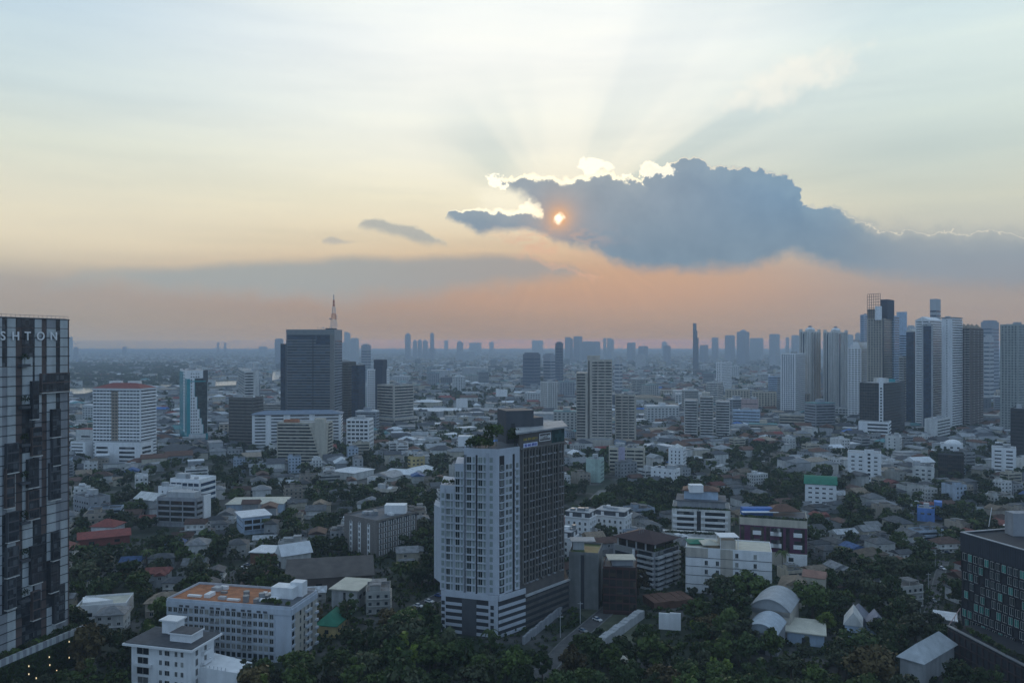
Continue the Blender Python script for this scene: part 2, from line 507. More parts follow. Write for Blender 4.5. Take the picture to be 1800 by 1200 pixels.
def mat(name, col, rough=0.8, var=0.12, scale=0.35, spec=0.3, dirt=0.0, metal=0.0, rnd=0.0, bumpy=0.0):
    if name in MATS:
        return MATS[name]
    m = bpy.data.materials.new(name)
    m.use_nodes = True
    nt = m.node_tree
    b = nt.nodes['Principled BSDF']
    b.inputs['Roughness'].default_value = rough
    b.inputs['Specular IOR Level'].default_value = spec
    b.inputs['Metallic'].default_value = metal
    tc = nt.nodes.new('ShaderNodeTexCoord')
    nz = nt.nodes.new('ShaderNodeTexNoise')
    nz.inputs['Scale'].default_value = scale
    nz.inputs['Detail'].default_value = 4
    nt.links.new(tc.outputs['Object'], nz.inputs['Vector'])
    r = nt.nodes.new('ShaderNodeMapRange')
    r.inputs[1].default_value, r.inputs[2].default_value = .3, .7
    r.inputs[3].default_value, r.inputs[4].default_value = 1 - var, 1 + var
    nt.links.new(nz.outputs['Fac'], r.inputs[0])
    last = r.outputs[0]

    def mul(a, bb):
        k = nt.nodes.new('ShaderNodeMath')
        k.operation = 'MULTIPLY'
        nt.links.new(a, k.inputs[0])
        nt.links.new(bb, k.inputs[1])
        return k.outputs[0]
    if dirt:                                        # rain streaks down a wall
        mp = nt.nodes.new('ShaderNodeMapping')
        mp.inputs[3].default_value = (.45, .45, .035)
        nt.links.new(tc.outputs['Object'], mp.inputs[0])
        n2 = nt.nodes.new('ShaderNodeTexNoise')
        n2.inputs['Scale'].default_value = 1.0
        n2.inputs['Detail'].default_value = 3
        nt.links.new(mp.outputs[0], n2.inputs['Vector'])
        r2 = nt.nodes.new('ShaderNodeMapRange')
        r2.inputs[1].default_value, r2.inputs[2].default_value = .42, .66
        r2.inputs[3].default_value, r2.inputs[4].default_value = 1.0, 1 - dirt
        nt.links.new(n2.outputs['Fac'], r2.inputs[0])
        last = mul(last, r2.outputs[0])
    if rnd:
        oi = nt.nodes.new('ShaderNodeObjectInfo')
        r3 = nt.nodes.new('ShaderNodeMapRange')
        r3.inputs[3].default_value, r3.inputs[4].default_value = 1 - rnd, 1 + rnd
        nt.links.new(oi.outputs['Random'], r3.inputs[0])
        last = mul(last, r3.outputs[0])
    mx = nt.nodes.new('ShaderNodeVectorMath')
    mx.operation = 'SCALE'
    mx.inputs[0].default_value = col[:3]
    nt.links.new(last, mx.inputs['Scale'])
    nt.links.new(mx.outputs[0], b.inputs['Base Color'])
    MATS[name] = m
    return m


def window_mat(name, dark, pale, share=0.25, rough=0.12, cell=0.0):
    # panes of one window differ: mostly dark glass, some with drawn curtains behind
    if name in MATS:
        return MATS[name]
    m = bpy.data.materials.new(name)
    m.use_nodes = True
    nt = m.node_tree
    b = nt.nodes['Principled BSDF']
    b.inputs['Roughness'].default_value = rough
    b.inputs['Specular IOR Level'].default_value = 0.5
    oi = nt.nodes.new('ShaderNodeObjectInfo')
    val = oi.outputs['Random']
    if cell:
        tc = nt.nodes.new('ShaderNodeTexCoord')
        sn = nt.nodes.new('ShaderNodeVectorMath')
        sn.operation = 'SNAP'
        sn.inputs[1].default_value = (cell, cell, 1.6)
        nt.links.new(tc.outputs['Object'], sn.inputs[0])
        wn = nt.nodes.new('ShaderNodeTexWhiteNoise')
        wn.noise_dimensions = '4D'
        nt.links.new(sn.outputs[0], wn.inputs['Vector'])
        nt.links.new(oi.outputs['Random'], wn.inputs['W'])
        val = wn.outputs['Value']
    rp = nt.nodes.new('ShaderNodeValToRGB')
    rp.color_ramp.interpolation = 'CONSTANT'
    e = rp.color_ramp.elements
    e[0].position, e[0].color = 0, (*dark, 1)
    e[1].position, e[1].color = 1 - share, (*pale, 1)
    k = e.new(0.35)
    k.color = (*[c * 1.8 for c in dark], 1)
    k = e.new(1 - share * .45)
    k.color = (*[c * .5 for c in pale], 1)
    nt.links.new(val, rp.inputs[0])
    nt.links.new(rp.outputs[0], b.inputs['Base Color'])
    MATS[name] = m
    return m


WHITE = mat('white_render', (.78, .785, .79), dirt=.11, var=.06)
WHITE2 = mat('offwhite_render', (.62, .62, .60), dirt=.25, var=.08)
CREAM = mat('cream_render', (.50, .46, .38), dirt=.2, var=.07)
BEIGE = mat('beige_render', (.50, .46, .40), dirt=.25, var=.08)
TAN = mat('tan_render', (.33, .27, .21), dirt=.2, var=.08)
GREYW = mat('grey_render', (.30, .31, .33), dirt=.2, var=.08)
LGREY = mat('light_grey_concrete', (.43, .44, .45), dirt=.2, var=.1)
DGREY = mat('dark_grey_panel', (.085, .09, .10), dirt=.1, var=.1)
CHAR = mat('charcoal_panel', (.04, .042, .048), var=.12)
MAROON = mat('maroon_panel', (.075, .035, .035), var=.15)
BROWN = mat('brown_panel', (.22, .18, .16), var=.12)
STONE = mat('brown_grey_stone', (.20, .18, .165), dirt=.2, var=.18, scale=1.5)
PURPLE = mat('purple_cladding', (.10, .03, .07), var=.15)
BLUEW = mat('blue_render', (.12, .24, .55), dirt=.2)
PBLUE = mat('pale_blue_render', (.42, .52, .64), dirt=.15)
TEAL = mat('teal_glass', (.05, .30, .34), rough=.2, var=.1)
PINK = mat('pink_render', (.46, .34, .33), dirt=.2)
LILAC = mat('lilac_render', (.42, .38, .50), dirt=.2)
MINT = mat('mint_render', (.40, .52, .47), dirt=.2)
YELLOWW = mat('yellow_render', (.48, .38, .18), dirt=.2)
ROOFC = mat('roof_concrete', (.30, .31, .32), var=.25, scale=.25)
ROOFD = mat('dark_roof_felt', (.11, .12, .135), var=.25, scale=.3)
ROOFW = mat('white_roof_sheet', (.62, .64, .66), var=.14, scale=.3)
ROOFCR = mat('cream_roof_sheet', (.52, .50, .42), var=.12, scale=.3)
ORANGE = mat('orange_roof_deck', (.36, .145, .07), var=.28, scale=.4)
RED = mat('red_roof_tile', (.22, .06, .05), var=.2, scale=.5)
RUST = mat('brown_roof_tile', (.13, .07, .05), var=.25, scale=.5)
GREENR = mat('green_roof_sheet', (.03, .17, .11), var=.2, scale=.4)
TEALR = mat('blue_green_roof_sheet', (.10, .24, .26), var=.2, scale=.4)
BLUER = mat('blue_roof_sheet', (.06, .16, .42), var=.2, scale=.4)
SLATE = mat('slate_roof_tile', (.075, .08, .09), var=.25, scale=.5)
GREYR = mat('grey_roof_sheet', (.20, .21, .22), var=.2, scale=.3)
STEEL = mat('grey_steel', (.25, .26, .27), rough=.5, metal=.3)
REDP = mat('red_paint', (.45, .05, .04))
WHITEP = mat('white_paint', (.75, .75, .75), var=.03)
GL = window_mat('dark_window_glass', (.014, .018, .022), (.30, .30, .28), .16, .12)
GLC = window_mat('banded_window_glass', (.014, .018, .023), (.16, .17, .17), .18, .12, 3.2)
GLB = window_mat('blue_window_glass', (.014, .03, .06), (.05, .09, .14), .2, .08, 3.0)
GLT = window_mat('smoked_window_glass', (.018, .017, .016), (.07, .06, .045), .25, .10, 3.0)
GLG = window_mat('green_window_glass', (.006, .011, .012), (.06, .22, .19), .22, .10)
GLP = window_mat('curtained_window_glass', (.02, .025, .028), (.28, .29, .28), .35, .15)


# ------------------------------------------------------------------ placing by bearing and distance
def W(px, d):
    return ((px - 900.0) / F * d, d)


def dg(py):
    return H0 * F / (py - HY)


def zt(py, d):
    return H0 - (py - HY) / F * d


def cbox(l, c, r, d, th=20.0, depth=None):
    """Footprint of a rectangular block whose near corner stands at bearing c, distance d; its two faces reach bearings l and r."""
    th = radians(th)
    t0, t1 = math.atan((l - 900) / F), math.atan((r - 900) / F)
    if depth is None:
        th = max(th, t1 + .3)               # both faces must turn towards the eye
    elif l > 900 and th < t0:
        th = (t0 + t1) / 2
    cx = (c - 900) / F * d
    tl, tr = (l - 900) / F, (r - 900) / F
    a = (cx - tl * d) / (cos(th) + tl * sin(th))
    den = sin(th) - tr * cos(th)
    b = depth if depth else min((tr * d - cx) / den, 70.0)
    Cn = np.array((cx, d))
    u, v = np.array((-cos(th), sin(th))), np.array((sin(th), cos(th)))
    return [tuple(Cn + a * u), tuple(Cn), tuple(Cn + b * v), tuple(Cn + a * u + b * v)]


FOOT = []           # footprints already taken
MARKS = []          # landmarks used in labels: (phrase, x, y)
PANES = {}
ALL = {}


class Bld:
    def __init__(s, name, label, cat, pts, group=None, mark=None, claim=True):
        s.pts = [tuple(p) for p in pts]
        s.c = (sum(p[0] for p in pts) / len(pts), sum(p[1] for p in pts) / len(pts))
        s.root = bpy.data.objects.new(name, None)
        s.root.location = (*s.c, 0)
        s.root.empty_display_size = 5
        C.objects.link(s.root)
        tag(s.root, label, cat, group)
        s.buf, s.wins = {}, []
        if claim:
            FOOT.append(s.pts)
        if mark:
            MARKS.append((mark, *s.c))

    def mb(s, part, m, idx=0, sub=None):
        k = (part, m.name, idx)
        if k not in s.buf:
            s.buf[k] = (MB(), m, sub)
        return s.buf[k][0]

    def e(s, i):
        return s.pts[i], s.pts[(i + 1) % len(s.pts)]

    def inset(s, d, pts=None):
        pts = pts or s.pts
        n = len(pts)
        out = []
        for i in range(n):
            p, a, b = np.array(pts[i]), np.array(pts[i - 1]), np.array(pts[(i + 1) % n])
            u, v = (a - p) / np.linalg.norm(a - p), (b - p) / np.linalg.norm(b - p)
            sn = abs(u[0] * v[1] - u[1] * v[0])
            out.append(tuple(p + (u + v) * d / max(sn, .2)))
        return out

    def body(s, z0, z1, m, roof=ROOFC, par=1.0, pts=None, part='wall'):
        pts = pts or s.pts
        s.mb(part, m).prism(pts, z0, z1)
        if par:
            w = s.mb(part, m)
            for i in range(len(pts)):
                p, q = pts[i], pts[(i + 1) % len(pts)]
                w.ebox(p, q, 0.0, hypot(q[0] - p[0], q[1] - p[1]) - .32, z1, z1 + par, -.3, 0)
        if roof:
            s.mb('roof', roof).prism(s.inset(.34, pts), z1 - .2, z1 + .12)
        return s

    def clutter(s, z, seed, n=4, big=True, pts=None, m=None):
        rg = random.Random(seed)
        pts = pts or s.pts
        P = [np.array(p) for p in pts[:4]]
        for k in range(n):
            u, v = rg.uniform(.2, .8), rg.uniform(.2, .8)
            c = P[0] * (1 - u) * (1 - v) + P[1] * u * (1 - v) + P[2] * u * v + P[3] * (1 - u) * v
            e = (P[1] - P[0]) / np.linalg.norm(P[1] - P[0])
            g = np.array((-e[1], e[0]))
            if k == 0 and big:
                a, b, h = np.linalg.norm(P[1] - P[0]) * .16, np.linalg.norm(P[3] - P[0]) * .16, 3.6
                mm, nm = m or LGREY, 'stair_head'
            elif rg.random() < .35:
                s.mb('water_tank', STEEL, k).cyl(c[0], c[1], z, z + 2.4, 1.2)
                continue
            else:
                a, b, h = rg.uniform(.7, 2.0), rg.uniform(.7, 1.6), rg.uniform(.9, 1.8)
                mm, nm = rg.choice([LGREY, STEEL, WHITE]), 'rooftop_unit'
            a, b = min(a, 4), min(b, 4)
            s.mb(nm, mm, k).hexa(tuple(c - a * e - b * g), tuple(c + a * e - b * g), tuple(c + a * e + b * g), tuple(c - a * e + b * g), z, z + h)

    # -------- facades on one edge
    def bands(s, ed, z0, nf, fh, glass=GLC, wall=WHITE, lo=.36, hi=.86, m0=.6, m1=.6, pier=0, pw=.5, ledge=.35, part='window_band', s0=None, s1=None, idx0=0):
        p, q = ed
        L = hypot(q[0] - p[0], q[1] - p[1])
        a = m0 if s0 is None else s0
        b = L - m1 if s1 is None else s1
        w = s.mb('wall', wall)
        for i in range(nf):
            zz = z0 + i * fh
            s.mb(part, glass, idx0 + i).ebox(p, q, a, b, zz + lo * fh, zz + hi * fh, -.08, .05)
            if ledge:
                w.ebox(p, q, a - .15, b + .15, zz + (hi - 1) * fh if i else zz + .02, zz + lo * fh, .003, ledge)
        if ledge:
            w.ebox(p, q, a - .15, b + .15, z0 + (nf - 1 + hi) * fh, z0 + nf * fh - .02, .003, ledge)
        if pier:
            n = max(1, round((b - a) / pier))
            for k in range(n + 1):
                t = a + (b - a) * k / n
                w.ebox(p, q, max(.02, t - pw / 2), min(L - .02, t + pw / 2), z0 + .05, z0 + nf * fh - .05, .002, max(ledge - .04, .16))

    def rows(s, ed, z0, nf, fh, w_=1.4, h_=1.5, sp=3.2, glass=GL, wall=WHITE, m0=1.2, m1=1.2, sill=.2, off=.9, part='window_row', idx0=0):
        p, q = ed
        L = hypot(q[0] - p[0], q[1] - p[1])
        n = max(1, round((L - m0 - m1) / sp))
        st = (L - m0 - m1) / n
        for i in range(nf):
            g = s.mb(part, glass, idx0 + i)
            for k in range(n):
                t = m0 + st * (k + .5)
                g.ebox(p, q, t - w_ / 2, t + w_ / 2, z0 + i * fh + off, z0 + i * fh + off + h_, -.08, .05)
            if sill:
                s.mb('wall', wall).ebox(p, q, .3, L - .3, z0 + i * fh + off - .45, z0 + i * fh + off - .12, .003, sill)

    def wingrid(s, ed, z0, nf, fh, cols, w_=1.4, h_=1.6, off=.9, glass=GL, wall=WHITE, sill=.22, hood=False, frame=None):
        """Single windows; cols are distances along the edge."""
        p, q = ed
        ang = atan2(q[1] - p[1], q[0] - p[0])
        e = (cos(ang), sin(ang))
        for i in range(nf):
            z = z0 + i * fh + off
            for t in cols:
                s.wins.append(((p[0] + e[0] * t, p[1] + e[1] * t, z), ang, w_, h_, glass))
                wl = s.mb('wall', wall)
                if sill:
                    wl.ebox(p, q, t - w_ / 2 - .15, t + w_ / 2 + .15, z - .2, z - .02, .003, sill)
                if hood:
                    wl.ebox(p, q, t - w_ / 2 - .15, t + w_ / 2 + .15, z + h_ + .02, z + h_ + .2, .003, sill)
                if frame:
                    fm = s.mb('window_surround', frame)
                    fm.ebox(p, q, t - w_ / 2 - .25, t - w_ / 2 - .01, z - .25, z + h_ + .25, .004, .3)
                    fm.ebox(p, q, t + w_ / 2 + .01, t + w_ / 2 + .25, z - .25, z + h_ + .25, .004, .3)

    def cols(s, ed, sp, m0=1.5, m1=1.5):
        p, q = ed
        L = hypot(q[0] - p[0], q[1] - p[1])
        n = max(1, round((L - m0 - m1) / sp))
        st = (L - m0 - m1) / n
        return [m0 + st * (k + .5) for k in range(n)]

    def curtain(s, ed, z0, z1, fh=3.6, mu=3.0, glass=GLB, frame=CHAR, n1=.22, m=.0, lines=True):
        p, q = ed
        L = hypot(q[0] - p[0], q[1] - p[1])
        s.mb('curtain_wall', glass).ebox(p, q, .05 + m, L - .05 - m, z0 + .1, z1 - .1, -.05, .1)
        f = s.mb('mullion', frame)
        n = max(1, round((L - 2 * m) / mu))
        for k in range(n + 1):
            t = m + (L - 2 * m) * k / n
            f.ebox(p, q, max(.03, t - .14), min(L - .03, t + .14), z0 + .12, z1 - .12, .1, n1)
        if lines:
            for i in range(int((z1 - z0) / fh)):
                f.ebox(p, q, .08 + m, L - .08 - m, z0 + i * fh + .2, z0 + i * fh + .85, .1, n1 - .03)

    def finish(s):
        off = (*s.c, 0)
        for (part, mn, idx), (mb, m, sub) in s.buf.items():
            if not mb.v:
                continue
            o = mb.build(part, m, s.root, off)
            if sub:
                tag(o, kind=sub)
        if s.wins:
            rest = {}
            for k, (pos, ang, w_, h_, g) in enumerate(s.wins):
                if k < (100 if len(s.wins) <= 100 else 99):
                    key = (round(w_, 2), round(h_, 2), g.name)
                    if key not in PANES:
                        pm = MB()
                        pm.box(-w_ / 2, w_ / 2, -.06, .08, 0, h_)
                        fr = .09
                        for x0, x1, z0, z1 in ((-w_ / 2 - fr, -w_ / 2, -fr, h_ + fr), (w_ / 2, w_ / 2 + fr, -fr, h_ + fr), (-w_ / 2, w_ / 2, -fr, 0), (-w_ / 2, w_ / 2, h_, h_ + fr), (-.04, .04, .02, h_ - .02)):
                            pm.box(x0, x1, -.13, .05, z0, z1, 1)
                        PANES[key] = pm.mesh('window', [g, WHITE2])
                    link('window', PANES[key], s.root, (pos[0] - s.c[0], pos[1] - s.c[1], pos[2]), ang)
                else:
                    r = rest.setdefault(g.name, (MB(), g))[0]
                    e = (cos(ang), sin(ang))
                    r.ebox((pos[0] - e[0] * w_ / 2, pos[1] - e[1] * w_ / 2), (pos[0] + e[0] * w_ / 2, pos[1] + e[1] * w_ / 2), 0, w_, pos[2], pos[2] + h_, -.08, .06)
            for mb, g in rest.values():
                tag(mb.build('window', g, s.root, off), kind='stuff')
        return s


def s_at(p0, p1, px):
    """Distance along p0->p1 at which bearing px meets it."""
    t = (px - 900) / F
    ex, ey = p1[0] - p0[0], p1[1] - p0[1]
    k = (t * p0[1] - p0[0]) / (ex - t * ey)
    return k * hypot(ex, ey)


def on(p0, p1, t, n=0.0):
    l = hypot(p1[0] - p0[0], p1[1] - p0[1])
    ex, ey = (p1[0] - p0[0]) / l, (p1[1] - p0[1]) / l
    return (p0[0] + ex * t + ey * n, p0[1] + ey * t - ex * n)


def text(name, body, size, p, z, ang, parent, m, depth=.15, off=(0, 0), space=1.0):
    cu = bpy.data.curves.new(name, 'FONT')
    cu.body = body
    cu.size = size
    cu.extrude = depth
    cu.align_x = 'CENTER'
    cu.align_y = 'BOTTOM_BASELINE'
    cu.space_character = space
    cu.offset = size * .012
    cu.materials.append(m)
    t = bpy.data.objects.new(name, cu)
    C.objects.link(t)
    me = bpy.data.meshes.new_from_object(t.evaluated_get(bpy.context.evaluated_depsgraph_get()))
    bpy.data.objects.remove(t)
    bpy.data.curves.remove(cu)
    o = bpy.data.objects.new(name, me)
    o.location = (p[0] - off[0], p[1] - off[1], z)
    o.rotation_euler = (pi / 2, 0, ang)
    o.parent = parent
    C.objects.link(o)
    return o
# ------------------------------------------------------------------ near towers and blocks
def shrub_mb(mb, x, y, z, r, rg, n=60, s=.5, flat=.8):
    for _ in range(n):
        a, b, rr = rg.uniform(0, 2 * pi), rg.uniform(-.4, 1), r * rg.uniform(.45, 1)
        c = np.array((x + rr * cos(a) * sqrt(max(0, 1 - b * b)), y + rr * sin(a) * sqrt(max(0, 1 - b * b)), z + rr * b * flat))
        u = np.array([rg.gauss(0, 1) for _ in range(3)])
        u /= np.linalg.norm(u)
        v = np.cross(u, [rg.gauss(0, 1) for _ in range(3)])
        v /= np.linalg.norm(v)
        q = s * rg.uniform(.7, 1.3)
        mb.add([tuple(c - q * u), tuple(c + q * v * .6), tuple(c + q * u), tuple(c - q * v * .6)], [(0, 1, 2, 3)])


def leaf_mat(name, col, var=.35):
    if name in MATS:
        return MATS[name]
    m = mat(name, col, rough=.6, var=var, scale=.22, spec=.15, rnd=.4)
    return m


LEAF = leaf_mat('dark_green_leaves', (.034, .054, .018))
LEAF2 = leaf_mat('mid_green_leaves', (.058, .086, .022))
LEAF3 = leaf_mat('yellow_green_leaves', (.11, .15, .025))
LEAF4 = leaf_mat('brown_green_leaves', (.09, .07, .03))
LEAF5 = leaf_mat('grey_green_leaves', (.055, .066, .034))
BARK = mat('bark', (.09, .07, .055))


def glow_mat():
    m = bpy.data.materials.new('garden_lamp_light')
    m.use_nodes = True
    b = m.node_tree.nodes['Principled BSDF']
    b.inputs['Emission Color'].default_value = (1, .75, .35, 1)
    b.inputs['Emission Strength'].default_value = .9
    return m


def ashton():
    rg = random.Random(5)
    d0 = 243.6
    c0 = (-173.9, d0)
    v = np.array((.287, .958))
    p1 = tuple(np.array(c0) + v * 46.0)
    # stretch the face so that its far corner meets bearing 122
    e1 = (c0[0] + v[0] * 100, c0[1] + v[1] * 100)
    L = s_at(c0, e1, 121.5)
    p1 = on(c0, e1, L)
    nrm = np.array((-.958, .287))
    back = 24.0
    pts = [c0, p1, tuple(np.array(p1) + nrm * back), tuple(np.array(c0) + nrm * back)]
    b = Bld('residential_tower', 'tall dark tower of pale panels with large white rooftop lettering and a green podium wall', 'tower', pts, mark='the tower with rooftop lettering')
    ed = (c0, p1)
    PAN = mat('pale_cladding_panel', (.44, .47, .48), rough=.5, dirt=.12, var=.08)
    PAN2 = mat('grey_cladding_panel', (.27, .28, .30), rough=.5, dirt=.12, var=.08)
    DW = window_mat('tower_window_glass', (.02, .022, .026), (.09, .10, .11), .25, .22, 1.5)
    core = mat('dark_brown_cladding', (.11, .082, .075), var=.2)
    z0, z1, fh = 13.0, 124.0, 3.26
    b.mb('wall', core).prism(pts, 0, z1)
    b.mb('roof', ROOFC).prism(b.inset(.5), z1, z1 + .2)
    # columns of panels
    t, k = .15, 0
    pass
    colsx = []
    while t < L - .5:
        kind = ('p', 'b', 'p', 'g', 'p', 'b', 'p', 'n')[k % 8]
        w = {'p': rg.uniform(2.8, 4.2), 'b': rg.uniform(1.6, 2.6), 'g': rg.uniform(.7, 1.2), 'n': rg.uniform(1.2, 2.0)}[kind]
        w = min(w, L - .15 - t)
        colsx.append((t, w, kind))
        t += w
        k += 1
    nf = int((z1 - z0) / fh)
    blocks = {}
    for i in range(nf):
        za = z0 + i * fh + .12
        zb = za + fh - .24
        top = i >= nf - 7
        for j, (t, w, kind) in enumerate(colsx):
            cl, c2, gl = b.mb('pale_cladding', PAN, j), b.mb('grey_cladding', PAN2, j), b.mb('window_strip', DW, j)
            key = (j, (i + j * 3) // 5)
            if key not in blocks:
                blocks[key] = rg.random()
            r = blocks[key]
            if kind == 'p':
                if r < (.04 if top else .06 if t < s_at(*ed, 60) else .24):
                    gl.ebox(*ed, t + .05, t + w - .05, za, zb, 0, .10)
                elif r < (.16 if top else .2 if t < s_at(*ed, 60) else .55):
                    c2.ebox(*ed, t + .04, t + w - .04, za, zb, 0, .24)
                else:
                    cl.ebox(*ed, t + .04, t + w - .04, za, zb, 0, .28)
            elif kind == 'n':
                (gl if r < .6 else c2).ebox(*ed, t + .04, t + w - .04, za, zb, 0, .16)
            elif kind == 'g':
                gl.ebox(*ed, t + .04, t + w - .04, za, zb, 0, .07)
            elif r < (.1 if top else .22):
                gl.ebox(*ed, t + .06, t + w - .06, za, zb, 0, .08)
    # thin dark floor lines
    ln = b.mb('floor_line', CHAR)
    for i in range(nf + 1):
        if i < nf - 6 or (nf - i) % 2 == 0:
            ln.ebox(*ed, .02, L - .02, z0 + i * fh - .11, z0 + i * fh + .11, .02, .40)
    # boxed bays that stick out, floor to floor
    bays = []
    for row in range(8):
        for col in range(5):
            s0 = L * (.06 + .19 * col) + rg.uniform(-1, 1)
            zt0 = z0 + 3 + row * 11.2 + (col % 2) * 5.6 + rg.uniform(-1, 1)
            if zt0 > 92 or rg.random() < (.6 if col < 2 else .25):
                continue
            w, h = rg.uniform(2.6, 4.6), fh * rg.choice([3, 3, 4])
            if s0 + w > L:
                s0 = L - w + .6
            bays.append((s0, w, zt0, h))
    bays += [(s_at(*ed, 68), s_at(*ed, 117) - s_at(*ed, 68), zt(688, 283), zt(655, 283) - zt(688, 283))]
    for n, (s0, w, zz, h) in enumerate(bays):
        o = MB()
        o.ebox(*ed, s0, s0 + w, zz, zz + h, .3, 1.5)
        bay = o.build('bay', rg.choice([CHAR, core, DGREY]), b.root, (*b.c, 0))
        g = MB()
        m_ = max(2, int(w / 1.1))
        for i in range(int(h / fh)):
            for q in range(m_):
                g.ebox(*ed, s0 + .15 + (w - .3) * q / m_ + .06, s0 + .15 + (w - .3) * (q + 1) / m_ - .06, zz + i * fh + .35, zz + (i + 1) * fh - .15, 1.5, 1.55)
        g.build('window', DW, bay, (*b.c, 0))
        o = MB()
        o.ebox(*ed, s0 - .1, s0 + w + .1, zz - .32, zz - .02, .3, 1.6)
        o.build('sill', WHITE2, bay, (*b.c, 0))
    # planters with small trees, one above the other
    for py in (640, 714, 781, 848, 918, 985, 1056):
        s0 = s_at(*ed, 31)
        p = on(*ed, s0, 1)
        z = zt(py, p[1])
        if z < z0 + 4:
            continue
        o = MB()
        o.ebox(*ed, s0, s0 + 3.4, z - .9, z, .3, 1.9)
        pl = o.build('planter', DGREY, b.root, (*b.c, 0))
        o = MB()
        q = on(*ed, s0 + 1.8, 1.1)
        o.tube((*q, z), (*q, z + 1.6), .07)
        shrub_mb(o, *q, z + 2.2, 1.5, rg, 70, .35, 1.1)
        o.build('shrub', LEAF, pl, (*b.c, 0))
    # roof rail
    o = b.mb('roof_rail', STEEL)
    n = 26
    for i in range(n + 1):
        q = on(*ed, .2 + (L - .4) * i / n, -.3)
        o.tube((*q, z1), (*q, z1 + 1.1), .07, 4)
    o.tube((*on(*ed, .2, -.3), z1 + 1.0), (*on(*ed, L - .2, -.3), z1 + 1.0), .06, 4)
    # rooftop lettering
    LM = mat('white_sign_metal', (.78, .79, .80), rough=.4, var=.02)
    for ch, px in (('A', -42), ('S', 2), ('H', 24.5), ('T', 45.5), ('O', 68.5), ('N', 91.5)):
        s0 = s_at(*ed, px)
        q = on(*ed, s0, .75)
        zb = zt(597.5, q[1])
        text('sign_letter', ch, 4.1, q, zb, atan2(v[1], v[0]), b.root, LM, .12, b.c)
    # podium: green wall, striped parapet, planting on top, small wall lamps
    pa = np.array(c0) + np.array((.958, -.287)) * 5.0 - v * 14
    pe = (pa[0] + v[0] * 200, pa[1] + v[1] * 200)
    Lp = s_at(pa, pe, 153)
    pb = on(pa, pe, Lp)
    pp = [tuple(pa), pb, tuple(np.array(pb) + nrm * 34), tuple(np.array(pa) + nrm * 34)]
    FOOT.append(pp)
    b.mb('podium', mat('dark_podium', (.05, .06, .05), var=.3)).prism(pp, 0, 11.2)
    t = 0
    i = 0
    while t < Lp - 1:
        w = rg.uniform(.9, 1.8)
        b.mb('podium_parapet', PAN if i % 2 else PAN2, i).ebox(pa, pb, t, min(Lp, t + w) - .02, 11.2, 13.4, -.5, .25)
        t += w
        i += 1
    gr = MB()
    for _ in range(5200):
        q = on(pa, pb, rg.uniform(.3, Lp - .3), rg.uniform(.1, .7))
        z = rg.uniform(0, 11)
        u = np.array([rg.gauss(0, 1) for _ in range(3)])
        u /= np.linalg.norm(u)
        w = np.cross(u, [rg.gauss(0, 1) for _ in range(3)])
        w /= np.linalg.norm(w)
        c = np.array((*q, z))
        k = rg.uniform(.25, .5)
        gr.add([tuple(c - k * u), tuple(c + k * w), tuple(c + k * u), tuple(c - k * w)], [(0, 1, 2, 3)])
    tag(gr.build('green_wall', LEAF, b.root, (*b.c, 0)), kind='stuff')
    for i in range(22):
        q = on(pa, pb, Lp * (i + .5) / 22, -1.8 - rg.random())
        o = MB()
        shrub_mb(o, *q, 13.2, rg.uniform(1.2, 2.3), rg, 90, .45)
        o.build('roof_shrub', rg.choice([LEAF, LEAF2, LEAF5]), b.root, (*b.c, 0))
    GLOW = glow_mat()
    for px, py in ((118, 1127), (150, 1127), (118, 1155), (150, 1141), (83, 1154), (84, 1168), (47, 1170), (96, 1178), (47, 1184), (60, 1191)):
        s0 = s_at(pa, pb, px)
        if not 0 < s0 < Lp:
            continue
        q = on(pa, pb, s0, .9)
        z = zt(py, q[1])
        if z > .5:
            o = MB()
            o.cyl(q[0], q[1], z - .25, z + .25, .18, n=6)
            o.build('wall_lamp', GLOW, b.root, (*b.c, 0))
    b.finish()


